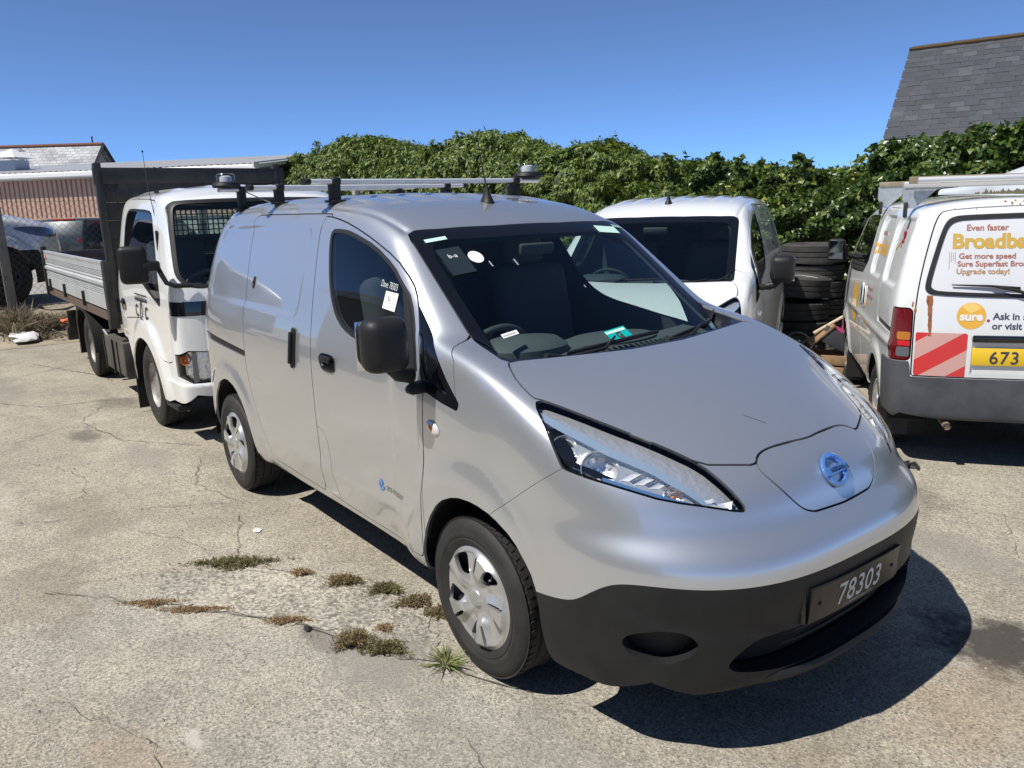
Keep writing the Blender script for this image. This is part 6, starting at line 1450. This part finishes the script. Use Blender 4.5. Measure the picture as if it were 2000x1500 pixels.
    def bar(x0,x1,z0,z1,name='door_emblem'):
        n=6; xs_=np.linspace(x0,x1,n); Q=np.stack(S.side_pts(np.repeat(xs_,2),np.tile([z0,z1],n),-1,.005),1); link(name,npmesh(Q,np.array([(2*i,2*i+2,2*i+3,2*i+1) for i in range(n-1)]),False),dr,prt)
    bar(-5.06,-4.64,1.086,1.092); bar(-5.06,-4.64,1.114,1.122); bar(-5.06,-4.64,1.064,1.080); bar(-4.87,-4.83,.912,1.066)
    for dx in (-.062,.062):
        for k in range(5): bar(-4.85+dx-.010,-4.85+dx+.010,.935+.024*k,.942+.024*k)
    text_on('cab_script','4x2 Diesel',.045,None,root,prt,wrap=side(-5.56,.715),sx=.6); 
    # aerial
    b=BM(); b.tube([(-4.36,-.765,1.62),(-4.62,-.74,1.98),(-4.74,-.72,2.26)],[.004,.003,.002],6); b.lathe([(.007,0),(.007,.012),(0,.014)],8,Matrix.Translation((-4.74,-.72,2.255))); b.box((-4.30,-.795,1.56),(.025,.02,.17),None,.006); b.obj('aerial',M_['black plastic'],root)
    b=BM()
    for (x,y) in ((-4.72,-.66),(-4.80,-.63),(-5.4,-.66),(-5.47,-.65)): b.lathe([(.014,-.01),(.014,.012),(0,.015)],8,Matrix.Translation((x,y,1.945)))
    tag(b.obj('roof_bolt',M_['rubber'],cab),kind='stuff')
    # chassis, tank, underrun
    b=BM(); b.box((-7.3,.34,.56),(4.9,.07,.16)); b.box((-7.3,-.34,.56),(4.9,.07,.16)); b.box((-7.62,0,.36),(.12,1.3,.12)); b.box((-4.78,0,.36),(.12,1.3,.12)); b.box((-6.2,0,.60),(.5,.7,.25)); b.obj('chassis',bm_,root)
    b=BM(); b.box((-6.50,-.68,.415),(.50,.36,.32),None,.02); b.box((-6.01,-.68,.425),(.42,.36,.34),None,.02); t=b.obj('tool_box',mat('dusty black plastic',(.05,.048,.043),.6,col2=(.10,.09,.075),scale=5),root)
    for x in (-6.65,-6.27,-6.05): 
        b=BM(); b.box((x,-.865,.41),(.018,.012,.34)); b.obj('box_strap',bm_,t)
    b=BM(); b.tube([(-6.77,-.78,.60),(-6.75,-.84,.62),(-6.71,-.82,.57),(-6.75,-.76,.55)],.012,6); b.obj('hook',M_['alu'],root)
    b=BM(); b.box((-8.95,-.80,.50),(.05,.10,.26),None,.006); b.box((-8.99,-.80,.34),(.12,.14,.16),None,.006); b.obj('rear_light_box',bm_,root); b=BM(); b.box((-8.97,0,.45),(.08,1.6,.10)); b.obj('underrun_bar',bm_,root)
    # tipping body: floor, dropsides with pressed flutes, posts, headboard
    al=mat('dropside aluminium',(.58,.60,.61),.42,.30,col2=(.50,.52,.53),scale=3); rustm=mat('rusty floor rail',(.13,.07,.045),.8,col2=(.09,.085,.08),scale=7)
    x0,x1,zb,zt,yw=-9.95,-5.95,.885,1.350,.885
    b=BM(); b.box(((x0+x1)/2,0,.84),(x1-x0,1.74,.05)); b.obj('bed_floor',rustm,root)
    b=BM(); b.box(((x0+x1)/2,-.855,.815),(x1-x0,.05,.075)); b.box(((x0+x1)/2,.855,.815),(x1-x0,.05,.075)); b.obj('floor_rail',rustm,root)
    fl=[(zb,0),(zb+.135,0)]
    for k in range(4): fl+= [(zb+.137+.020*k,-.009),(zb+.147+.020*k,-.009),(zb+.149+.020*k,0),(zb+.155+.020*k,0)]
    fl+= [(zb+.222,0),(zb+.232,.014),(zb+.262,.014),(zb+.275,-.012),(zb+.285,-.012),(zb+.292,0)]
    for k in range(4): fl+= [(zb+.312+.016*k,-.008),(zb+.320+.016*k,-.008),(zb+.322+.016*k,0),(zb+.326+.016*k,0)]
    fl+= [(zb+.42,0),(zt-.02,.006),(zt,.006)]
    for s in (1,-1):
        prof=[(s*(yw+d_),z) for z,d_ in fl]+[(s*(yw-.028),z) for z,_ in (fl[-1],fl[0])]
        b=BM(); b.prism([(p[0],p[1]) for p in prof],x1-x0-.14,frame((x0+.06,0,0),(0,1,0),(1,0,0))); ds=b.obj('dropside',al,root,smooth=0)
        for t in (.06,.36,.69): b=BM(); b.box((x0+.12+t*(x1-x0-.3),s*(yw+.012),zb+.03),(.035,.03,.16),None,.005); b.obj('hinge',bm_,ds)
        for xx,h in ((x0+.03,zt+.05),(x1-.05,zt+.0)): b=BM(); b.box((xx,s*(yw-.005),(h+.75)/2),(.07,.06,h-.75),None,.006); b.obj('corner_post',bm_,root)
        b=BM(); b.box((x1+.005,s*(yw-.01),1.05),(.10,.075,.62),None,.008); b.box((x1+.01,s*(yw-.01),.77),(.08,.09,.10),None,.008); b.obj('front_post',bm_,root)
        b=BM(); b.box((x1-.0,s*.84,1.62),(.075,.065,1.24),Matrix.Rotation(-.05,3,'Y'),.006); b.obj('headboard_post',bm_,root)
    b=BM(); b.box((x0+.16,-yw-.004,zt-.075),(.13,.006,.05)); b.obj('maker_label',mat('faded red label',(.50,.12,.08),.5,col2=(.62,.50,.45),scale=30,thr=(.45,.55),coord='Object'),root)
    b=BM(); b.box((x0+.02,0,1.10),(.03,1.72,.45)); b.obj('tailboard',mat('scuffed board',(.12,.085,.075),.8,col2=(.19,.165,.155),scale=5,bump=.2,bscale=20),root)
    # headboard: dark sheet in planks, top rail above the cab
    for k in range(7):
        z=.98+k*.165; sp_=[(0,1.64)] if not (1.56<z<1.88) else [(-.61,.42),(.61,.42)]
        for yc,wd_ in sp_: b=BM(); b.box((x1-.015,yc,z),(.03,wd_,.163),None,.002); b.obj('headboard_plank',bm_,root)
    b=BM(); b.box((x1-.02,.02,2.125),(.06,1.80,.15),None,.008); b.obj('headboard_rail',bm_,root)
    b=BM(); b.box((.0+(x0+x1)/2,yw-.035,1.09),(x1-x0-.2,.012,.44)); b.obj('lining_board',mat('scuffed board'),root)
    b=BM(); b.lathe([(.045,.02),(.05,.0),(.03,-.01)],16,frame((x1-.01,-.74,2.02),(0,1,0),(1,0,0))); b.obj('rail_eye',mat('worn steel',(.30,.27,.22),.5,.5),root)
build_truck(truck)
# ---------------------------------------------------------------- tyres stacked under the hedge
def old_tyre(loc,R0,w,rz,tilt,label,seed,rim=None):
    b=BM(); h=w/2; ri=R0*.60; prof=[(ri,-h*.75),(ri-.008,-h*.3),(ri-.008,h*.3),(ri,h*.75),(ri+.02,h*.92),(ri+(R0-ri)*.55,h),(R0-.022,h*.86),(R0-.004,h*.62)]
    for g in (.38,.12,-.14,-.40):
        zc=g*w; prof+=[(R0,zc+.008),(R0-.010,zc+.004),(R0-.010,zc-.004),(R0,zc-.008)]
    prof+=[(R0-.004,-h*.62),(R0-.022,-h*.86),(ri+(R0-ri)*.55,-h),(ri+.02,-h*.92)]
    b.lathe(prof,48,closed=True)
    n=60
    for k in range(n):
        a=2*math.pi*k/n
        for sg in (1,-1): b.box((math.cos(a)*(R0-.010),math.sin(a)*(R0-.010),sg*h*.66),(.022,.018,h*.30),Matrix.Rotation(a,3,'Z')@Matrix.Rotation(.3*sg,3,'X'))
    o=b.obj('tyre',M_['old tyre'],None,smooth=50); o.location=loc; o.rotation_euler=(tilt[0],tilt[1],rz); tag(o,label,'tyre','old tyres stacked under the hedge')
    if rim:
        bb=BM(); bb.lathe([(R0*.61,h*.8),(R0*.60,h*.55),(R0*.50,h*.35),(R0*.25,h*.3),(R0*.2,h*.5),(0,h*.5)],32); bb.obj('rim',mat('chalky white rim',(.72,.72,.70),.5),o)
    return o
z=0
for i,(w,dx,lab) in enumerate([(.20,0,'lowest tyre of the front stack, beside the white electric van'),(.215,.02,'second tyre from the ground in the front stack'),(.20,-.01,'third tyre from the ground in the front stack, with a blocky shoulder'),(.05,0,None),(.225,-.06,'tilted top tyre of the front stack, with a pale rim catching the sun')]):
    if lab: old_tyre((-2.86+dx,5.55+.01*i,z+w/2),.325 if i<4 else .36,w,i*.7,(.0,.0) if i<4 else (.06,-.05),lab,i,rim=i==4)
    z+=w+.004
    if i==3: pass
z=0
for i,(w,dx,lab) in enumerate([(.20,.03,'lowest tyre of the rear stack, half hidden in the dark'),(.20,.0,'second tyre of the rear stack, half hidden in the dark'),(.19,.03,'third tyre of the rear stack behind the front stack'),(.20,.01,'fourth tyre of the rear stack showing right of the front stack'),(.19,-.02,'fifth tyre of the rear stack just under its topmost one'),(.225,-.03,'topmost tyre of the rear stack, standing highest against the hedge')]):
    old_tyre((-3.10+dx,6.22,z+w/2),.345 if i<5 else .375,w,i*.9,(0,.0),lab,20+i); z+=w+.003
# scrap beside the tyres
dk=mat('scrap steel',(.10,.095,.09),.6,.4,col2=(.17,.15,.13),scale=9)
def scrap_drum(loc,lab,ang,r=.135):
    M=Matrix.Translation(loc)@Matrix.Rotation(ang,4,'Z')@Matrix.Rotation(R(72),4,'X'); e=empty('brake_drum',loc,0,lab,'brake drum','brake drums dumped by the tyres'); Mi=Matrix.Translation(-Vector(loc))
    b=BM(); b.lathe([(r,-.06),(r,.05),(r*.86,.055),(r*.82,-.03),(r*.45,-.035),(r*.40,.02),(r*.2,.03),(0,.03)],30,Mi@M); b.obj('shell',dk,e); b=BM()
    for k in range(5): a=k*1.257; b.lathe([(.011,.0),(.011,.03),(0,.035)],8,Mi@M@Matrix.Translation((r*.3*math.cos(a),r*.3*math.sin(a),.01)))
    tag(b.obj('wheel_stud',M_['alu'],e),kind='stuff'); return e
scrap_drum((-2.47,4.98,.24),'rusty brake drum leaning over on the scrap, left of its pair',.5); scrap_drum((-2.28,4.98,.20),'open brake drum facing the yard, at the front of the scrap',.75,.145); scrap_drum((-2.26,5.22,.30),'small dark brake drum at the back of the scrap',.6,.12)
def crate(name,loc,rz,sz_,lab,cat,mt):
    e=empty(name,loc,rz,lab,cat); w,d,h=sz_; b=BM(); b.box((0,0,.012),(w,d,.02)); b.obj('base',mt,e)
    for k in range(2):
        for y in (-d/2,d/2): b=BM(); b.box((0,y,h*.28+k*h*.48),(w,.014,h*.40),None,.002); b.obj('board',mt,e)
        for x in (-w/2,w/2): b=BM(); b.box((x,0,h*.28+k*h*.48),(.014,d,h*.40),None,.002); b.obj('board',mt,e)
    return e
wd=mat('crate wood',(.30,.19,.10),.8,col2=(.19,.12,.07),scale=12)
crate('wooden_crate',(-2.02,4.86,0),.45,(.36,.30,.24),'old wooden crate on the ground behind the lettered van front wheel','crate',wd)
e=empty('battery_box',(-2.02,4.86,.25),.75,'grey metal tray tipped on top of the wooden crate','metal tray'); b=BM(); b.box((.04,0,.12),(.28,.20,.16),Matrix.Rotation(.5,3,'Y'),.01); b.obj('case',mat('dark case',(.045,.05,.06),.5),e); b=BM(); b.box((.08,0,.21),(.20,.12,.03),Matrix.Rotation(.5,3,'Y')); b.obj('pink_label',mat('pink label',(.55,.08,.20),.6),e); b=BM(); b.box((-.10,.0,.17),(.30,.22,.015),Matrix.Rotation(-.75,3,'Y')); b.obj('lid_board',wd,e); b=BM(); b.box((-.02,.05,.26),(.34,.06,.012),Matrix.Rotation(-.55,3,'Y')); b.obj('loose_slat',mat('pale lath',(.52,.42,.30),.8),e)
e=empty('scrap_engine_part',(-1.98,5.25,.0),.3,'blackened engine part piled behind the wooden crate','engine part'); b=BM(); b.box((0,0,.25),(.25,.22,.50),Matrix.Rotation(.15,3,'X'),.03); b.lathe([(.09,.0),(.09,.10),(.05,.12),(.05,.18),(0,.18)],14,Matrix.Translation((.02,-.05,.50))@Matrix.Rotation(.4,4,'Y')); b.obj('casting',dk,e); b=BM(); b.tube([(.1,-.1,.45),(.2,-.14,.56),(.12,-.16,.66),(-.05,-.1,.62)],.025,8); b.obj('pipe',dk,e)
for i,(x,y,a,l) in enumerate([(-2.55,4.70,.2,.5),(-2.35,4.62,1.1,.35),(-2.2,4.75,.6,.42)]):
    b=BM(); b.box((0,0,.03),(l,.05,.05),Matrix.Rotation(.05*i,3,'X'),.006); o=b.obj('scrap_bar',dk); o.location=(x,y,0); o.rotation_euler=(0,0,a); tag(o,['longest scrap bar lying in front of the tyre stack','short scrap bar lying crosswise at the edge of the scrap','scrap bar lying by the wooden crate'][i],'metal bar','scrap bars on the ground')
# pale curved cover over something parked behind the lettered van
cv=empty('curved_cover',(-.2,5.7,0),0,'pale curved cover with a dark mossy lower edge behind the roof rack at right','cover')
V=[];F4=[];n1,n2=24,14; tp=lambda x:1.80+.20*sstep((x+1.25)/1.2)*1.0+.05*(x+1.2)
for i in range(n1):
    t=i/(n1-1); xx=-1.25+2.9*t; top=tp(xx); hw=.10+.38*sstep(t*3)
    for j in range(n2):
        a=j/(n2-1)*math.pi; V.append((xx,-hw*math.cos(a),1.74+(top-1.74)*max(0,math.sin(a))**.7))
for i in range(n1-1):
    for j in range(n2-1): F4.append((i*n2+j,(i+1)*n2+j,(i+1)*n2+j+1,i*n2+j+1))
link('cover_skin',npmesh(V,np.array(F4)),cv,mat('pale grp',(.50,.54,.58),.45,col2=(.44,.47,.50),scale=2))
b=BM(); r_=np.random.default_rng(2)
for k in range(420):
    x=r_.uniform(-.85,1.5); h=(abs(r_.normal(.5,.25)))*(tp(x)-1.76)*.30; y=-(.10+.38*sstep((x+1.25)/2.9*3))
    b.b.faces.new([b.b.verts.new(q) for q in ((x-.025,y-.012,1.73),(x+.025,y-.012,1.73),(x+r_.normal(0,.012),y+.02+h*.1,1.75+h))])
tag(b.obj('moss_edge',mat('moss',(.085,.080,.045),.95),cv,smooth=0,recalc=False),kind='stuff')
b=BM(); b.box((.2,0,.86),(2.2,.5,1.72)); b.obj('trailer_body',mat('dark trailer',(.05,.055,.06),.8),cv)  # plain box under the cover in one even dark grey
# small things on the ground
b=BM(); r_=random.Random(2)
for k in range(7): b.tube([(r_.uniform(-.08,.08),r_.uniform(-.06,.06),.012+.008*k/3),(r_.uniform(-.10,.10),r_.uniform(-.05,.05),.03),(r_.uniform(-.10,.10),r_.uniform(-.06,.06),.012)],[.010,.014,.008],6)
o=b.obj('rag',mat('black rubber strap',(.018,.018,.02),.6)); o.location=(-.13,2.66,0); tag(o,'crumpled black strap lying on the concrete ahead of the lettered van','strap')
def blob(name,loc,s,mt,lab,cat,seed,flat=.25):
    b=BM(); bmesh.ops.create_icosphere(b.b,subdivisions=2,radius=1); r=np.random.default_rng(seed)
    for v in b.b.verts: v.co*=1+r.normal(0,.16); v.co.x*=s; v.co.y*=s*.6; v.co.z=max(v.co.z*s*flat+s*flat*.6,.0)
    o=b.obj(name,mt); o.location=loc; return tag(o,lab,cat)
blob('stone',(-.73,-1.24,0),.022,mat('black stone',(.02,.02,.02),.7),'small black lump on the concrete beside the weeds','stone',3,.6)
blob('paper_scrap',(-1.95,-1.02,.006),.035,M_['paper'],'small white scrap on the concrete beside the silver van rear wheel','litter',5,.05)
blob('litter_sheet',(-11.2,-1.15,.05),.34,M_['white print'],'crumpled white plastic sheet at the foot of the weedy bank','litter',6,.18)
blob('litter_sheet',(-11.4,-.35,.18),.16,mat('clear plastic',(.55,.58,.60),.3),'pale crumpled plastic caught in the weeds by the dropside','litter',7,.45)
blob('litter_sheet',(-11.25,-.55,.22),.14,mat('orange litter',(.55,.12,.04),.6),'faded orange scrap caught in the dry weeds','litter',8,.3)
# grit scattered on the slab
V=[];T=[]; r_=np.random.default_rng(12)
for k in range(1100):
    u=r_.random(); x,y=(r_.uniform(-7,1.6),r_.uniform(-2.6,-.9)) if u<.7 else (r_.uniform(-10,-5),r_.uniform(-3,.2)) if u<.85 else (r_.uniform(.3,1.8),r_.uniform(-1.4,2.4))
    s=abs(r_.normal(.004,.003))+.0018; i=len(V); a=r_.uniform(0,6.28)
    for j in range(4): V.append((x+s*math.cos(a+j*1.57)*r_.uniform(.6,1.2),y+s*math.sin(a+j*1.57)*r_.uniform(.6,1.2),.001))
    V.append((x,y,s*r_.uniform(.6,1.2))); T+= [(i,i+1,i+4),(i+1,i+2,i+4),(i+2,i+3,i+4),(i+3,i,i+4)]
tag(link('grit',npmesh(V,np.array(T),False),None,mat('grit',(.20,.185,.16),.9,col2=(.42,.40,.36),scale=3)),kind='stuff')
# ---------------------------------------------------------------- weeds
def weed(loc,rx,ry,n,h,kind,lab,cat,seed,group=None):
    r=np.random.default_rng(seed); V=[];T=[]
    for k in range(n):
        a=r.uniform(0,6.28); q=math.sqrt(r.random())*(.62+.30*math.sin(3*a+seed)+.22*math.sin(7*a+2*seed)+(.5 if r.random()<.12 else 0)); x,y=rx*1.25*q*math.cos(a),ry*1.25*q*math.sin(a)
        if kind=='moss': L=h*r.uniform(.3,1.0)*max(.25,1.1-q*.7); d=np.array([r.normal(0,.75),r.normal(0,.75),1.]); w=.0030
        elif kind=='grass': L=h*r.uniform(.5,1.2); d=np.array([math.cos(a)*1.0+r.normal(0,.35),math.sin(a)*1.0+r.normal(0,.35),r.uniform(.35,1.2)]); w=.0030; x*=.3;y*=.3
        else: L=h*r.uniform(.3,1.1); d=np.array([r.normal(0,.7),r.normal(0,.7),1.]); w=r.uniform(.003,.012)
        d/=np.linalg.norm(d); s=np.cross(d,r.normal(0,1,3)); s/=np.linalg.norm(s); p=np.array([x,y,0.]); m=p+d*L*.55; e=p+d*L+np.array([d[0]*.25*L,d[1]*.25*L,-.12*L]); i=len(V)
        V+= [p-s*w*.6,p+s*w*.6,m+s*w,m-s*w,e]; T+= [(i,i+1,i+2),(i,i+2,i+3),(i+3,i+2,i+4)]
        if kind=='moss' and r.random()<.8:
            for _ in range(4):
                c=p+d*L*r.uniform(.35,1.0); v=r.normal(0,1,3); v/=np.linalg.norm(v); s2=np.cross(v,r.normal(0,1,3)); s2/=np.linalg.norm(s2); i=len(V); l=r.uniform(.005,.011); V+= [c,c+v*l+s2*l*.35,c+v*l-s2*l*.35]; T.append((i,i+1,i+2))
    V=np.array(V); V[:,2]=np.maximum(V[:,2],.002)
    mt={'moss':leaf_mat('brown weed',(.13,.10,.045),(.21,.165,.08),(.32,.27,.14),.8),'green':leaf_mat('olive weed',(.10,.095,.04),(.17,.155,.065),(.28,.25,.12),.8),'dry':leaf_mat('dry weed',(.24,.165,.085),(.33,.24,.13),(.42,.33,.20),.9),'grass':leaf_mat('grass blade',(.12,.15,.04),(.20,.24,.07),(.36,.36,.16),.6)}
    m_=leaf_mat('dry scrub',(.10,.085,.055),(.19,.16,.10),(.33,.28,.18),.9) if kind=='scrub' else mt['dry'] if 'dry' in lab or 'rust' in lab else mt['grass'] if kind=='grass' else mt['green'] if 'olive' in lab or 'green' in lab else mt['moss']
    o=link('weed' if kind!='grass' else 'grass_tuft',npmesh(V,T_(T),False),None,m_); o.location=loc; o.rotation_euler=(0,0,R(53)); return tag(o,lab,cat,group)
def T_(T): return np.array(T)
for i,(x,y,rx,ry,n,h,k,lab) in enumerate([
 (-1.60,-1.27,.20,.06,1100,.050,'moss','long olive weed mat on the concrete, farthest left of the row'),
 (-1.26,-1.045,.055,.035,220,.04,'moss','small dry rusty weed between the long mat and the middle tufts'),
 (-1.04,-.92,.085,.05,480,.05,'moss','brown weed tuft in the middle of the joint beside the silver van'),
 (-.83,-.81,.075,.045,460,.055,'moss','olive weed tuft with a bright leaf, nearest the sill shadow'),
 (-.63,-.765,.085,.06,420,.05,'moss','thin brown weed tuft just behind the front tyre'),
 (-.47,-.72,.06,.05,420,.045,'moss','sparse weed tuft touching the shadow at the front wheel'),
 (-1.43,-1.715,.11,.03,420,.020,'moss','dry flat weed strip at the left end of the near joint'),
 (-1.23,-1.57,.16,.026,480,.018,'moss','second dry flat weed strip along the near joint'),
 (-.86,-1.28,.085,.025,400,.026,'moss','dry tan weed patch in the near joint, by the dark stain'),
 (-.50,-1.13,.075,.055,620,.075,'moss','taller brown weed clump, largest near the front wheel'),
 (-.37,-1.06,.085,.045,520,.055,'moss','olive weed clump adjoining the tall brown clump'),
 (-.52,-.98,.04,.03,120,.03,'moss','small dry sprig above the tall brown clump')]):
    weed((x,y,.004),rx,ry,n,h,k,lab,'weed',50+i,'weeds in the joints of the concrete')
weed((-.12,-.925,0),.05,.05,90,.10,'grass','fresh green grass tuft below the front tyre of the silver van','grass',70)
weed((-.79,-.775,.004),.03,.03,16,.05,'grass','small bright rosette at the edge of a weed tuft beside the sill','grass',71)
# dry growth on the bank under the fence
bank=[]
for i,(x,y,rx,ry,n,h,lab) in enumerate([(-11.6,-1.25,.4,.30,700,.45,'dry brown scrub at the foot of the fence post'),(-11.7,-.75,.35,.30,700,.36,'dry brown scrub left of the truck tail, on the bank'),(-11.55,-.30,.35,.3,600,.30,'dry brown scrub half hidden by the truck tail'),(-11.2,-.95,.5,.25,500,.16,'low dry grass at the edge of the concrete')]):
    weed((x,y,.14 if x<-11.3 else .03),rx,ry,int(n*.7),h*.85,'scrub',lab,'scrub',80+i,'dry scrub on the bank')
weed((-11.75,-1.18,.15),.22,.22,260,.5,'green' if False else 'scrub','green weed growing against the fence post','weed',90)
# ---------------------------------------------------------------- parked cars beyond the fence
gS=spl([.2,.4,.7,1.0,1.15,1.4,1.6],[.05,.01,0,.015,.04,.12,.20])
gT=spl([-3.4,-3.0,-2.2,-1.5,-1.0,-.55,-.25,.1,.5,.8,1.1],[1.35,1.52,1.62,1.62,1.55,1.32,1.16,1.12,1.05,.96,.75])
gN=spl([.2,.45,.7,.9,1.05,1.3],[.86,.92,.93,.88,.72,.2])
def gF(P):
    x=P[...,0];y=np.abs(P[...,1]);z=P[...,2]
    ys=.90-gS(z); r=np.hypot(x,z-.35); ys=ys+.03*sstep((.55-r)/.12)
    A=y-ys; T=(z-gT(x)+.05*(y/.8)**2)/1.1; N=(x-gN(z)+.30*(y/.85)**3)/1.15
    return smax(smax(smax(smax(A,T,.07),N,.06),-3.4-x,.05),.25-z,.02)
SV=Shell(gF,(-3.0,.4,.45,.5,.9),(-3.8,1.3,1.15,.08,1.9),np.linspace(0,1,130),44,np.linspace(0,1,80))
Tv=SV.T; pts=[(-.40,0)]+[(.40*math.cos(t),.33+.40*math.sin(t)) for t in np.linspace(math.pi,0,16)]+[(.40,0)]
_,Tv=SV.split(Tv,uv('xz',pts,0,ycut=.4)); lw_,Tv=SV.split(Tv,lambda P:P[:,2]-(.42+.24*sstep((.62-np.hypot(P[:,0],P[:,2]-.33))/.05)))
hlp=uv('xz',[(.16,.93),(.36,.945),(.60,.93),(.80,.88),(.83,.82),(.70,.80),(.50,.82),(.32,.87)],1,ycut=.3); hl_,Tv=SV.split(Tv,hlp)
gls,Tv=SV.split(Tv,uv('xz',[(-.55,1.17),(-.80,1.36),(-1.1,1.50),(-2.4,1.52),(-2.9,1.4),(-2.9,1.15),(-.75,1.10)],1,ycut=.4)); scr_,Tv=SV.split(Tv,lambda P:np.maximum(np.maximum(np.abs(P[:,1])-.68,P[:,0]+.42),-P[:,0]-1.05)+0*P[:,0]-np.where(P[:,2]>1.2,0,0))
suv=empty('parked_suv',(-13.75,-1.22,.40),math.pi/2+.10,'silver grey SUV nosing in from the left edge beyond the fence','car'); suv.scale=(1.12,1.12,1.32)
mesh_in('body',SV.mesh(Tv,both=True),suv,paint('grey silver paint',(.66,.66,.66),.25,.35)); mesh_in('lower_trim',SV.mesh(lw_,both=True),suv,M_['black plastic'])
for s in (1,-1):
    mesh_in('headlight',SV.mesh(hl_,side=s,rim=.01),suv,mat('suv lamp',(.10,.12,.16),.06,.4,coat=1.)); mesh_in('side_window',SV.mesh(gls,side=s,rim=0),suv,mat('dark side glass')); wheel(suv,(0,s*.78,.35),s,'slots',.35,.22,.23,hubmat='steel dark')
    wheel(suv,(-2.6,s*.78,.35),s,'slots',.35,.22,.23)
    b=BM(); b.box((-.62,s*1.0,1.14),(.12,.20,.14),None,.04,3); b.obj('door_mirror',M_['black plastic'],suv)
mesh_in('windscreen',SV.mesh(scr_,both=True,rim=0),suv,mat('dark side glass'))
def dark_van(loc,rz,col,lab,w,h,plate):
    e=empty('parked_car',loc,rz,lab,'car'); b=BM()
    prof=[(-.0,.35),(-.02,.75),(-.08,h*.72),(-.25,h-.04),(-.40,h),(-3.2,h-.02),(-3.7,1.0),(-4.3,.9),(-4.3,.35)]
    b.prism([(x,z) for x,z in prof],w,frame((0,w/2,0),(1,0,0),(0,-1,0)),bev=.05); b.obj('body',paint(lab[:12],col,.3,.35),e,smooth=50)
    b=BM(); b.prism([(-w/2+.14,h*.66),(w/2-.14,h*.66),(w/2-.20,h*.90),(-w/2+.20,h*.90)],.012,frame((-.105,0,-.0),(0,1,0),(1,0,.32))); b.obj('rear_window',mat('dark side glass'),e)
    for s in (1,-1): b=BM(); b.box((-.06,s*(w/2-.09),h*.58),(.05,.13,.24),None,.02); b.obj('tail_light',mat('dark tail lens',(.12,.01,.012),.15,coat=1.),e); wheel(e,(-.75,s*(w/2-.12),.31),s,'slots',.31,.2,.2); wheel(e,(-3.3,s*(w/2-.12),.31),s,'slots',.31,.2,.2)
    b=BM(); b.box((-.30,0,h-.02),(.10,.5,.03),None,.01); b.obj('high_brake_light',mat('brake red',(.45,.015,.015),.3),e)
    if plate: b=BM(); b.box((.008,0,.72),(.012,.5,.11)); b.obj('number_plate',mat('dull plate',(.35,.35,.33),.4),e)
    return e
dark_van((-18.6,.55,.40),math.atan2(-.45,.9)-.15,(.035,.045,.05),'dark green grey car with a red high brake light beyond the fence',1.0,1.34,False)
dark_van((-18.9,1.62,.40),math.atan2(-.45,.9)-.15,(.008,.012,.026),'navy blue car with a pale plate beyond the fence, right of the dark green one',1.15,1.32,True)
# ---------------------------------------------------------------- across the yard behind the viewer: workshop and trees that show in the paint and glass
ws=empty('workshop',(-5,-7.6,0),0,'low workshop with a ribbed roof across the yard, mirrored in the van panels','building')
b=BM(); b.box((0,-2.5,1.70),(22,5,3.4)); b.obj('wall',mat('cream render',(.48,.45,.39),.9),ws)
V=[];F4=[];x=-11.3
while x<11.3:
    for dx,dz in ((0,0),(.06,.04),(.12,.04),(.18,0)): V+= [(x+dx,.35,3.45+dz),(x+dx,-3.4,5.0+dz)]
    x+=.24
for i in range(len(V)//2-1): F4.append((2*i,2*i+2,2*i+3,2*i+1))
link('roof',npmesh(V,np.array(F4),False),ws,mat('brown sheet roof',(.13,.11,.10),.7,col2=(.18,.16,.14),scale=2))
b=BM(); b.box((0,.37,3.38),(22.6,.04,.2)); b.obj('fascia',mat('white gutter'),ws)
for k,x in enumerate((-7,-2.5,2,6.5)): b=BM(); b.box((x,.03,1.15),(2.6,.06,2.3)); b.obj('shutter_door',mat('green grey door',(.10,.13,.13),.5),ws)
def tree(loc,h,rad,seed,lab):
    e=empty('tree',loc,0,lab,'tree','trees across the yard'); b=BM(); b.tube([(0,0,0),(.1,0,h*.35),(0,.1,h*.8)],[.22,.15,.05],8); b.obj('trunk',mat('bark',(.10,.08,.06),.9),e)
    r=np.random.default_rng(seed); n=5200; d=r.normal(0,1,(n,3)); d/=np.linalg.norm(d,axis=1,keepdims=True); c=d*np.array([rad,rad,h*.36])*(r.random(n)**.4)[:,None]*(1+.25*lump(d*1.3,seed))[:,None]+np.array([0,0,h*.62])
    s=r.normal(0,1,(n,3)); s/=np.linalg.norm(s,axis=1,keepdims=True); t=np.cross(s,r.normal(0,1,(n,3))); t/=np.linalg.norm(t,axis=1,keepdims=True); V=np.stack([c-s*.16,c+t*.10,c+s*.16,c-t*.10],1).reshape(-1,3); i=np.arange(n)*4
    tag(link('crown',npmesh(V,np.stack([i,i+1,i+2,i+3],1),False),e,leaf_mat('tree leaf',(.03,.05,.015),(.05,.08,.02),(.10,.13,.03))),kind='stuff')
tree((-9,-15.5,0),10.5,2.4,3,'tall dark tree rising behind the workshop, left of its neighbour'); tree((-3.4,-16.5,0),9.5,2.2,4,'rounder tree rising behind the middle of the workshop'); tree((3,-16.5,0),8.2,2.6,5,'broad low tree at the right end of the workshop')
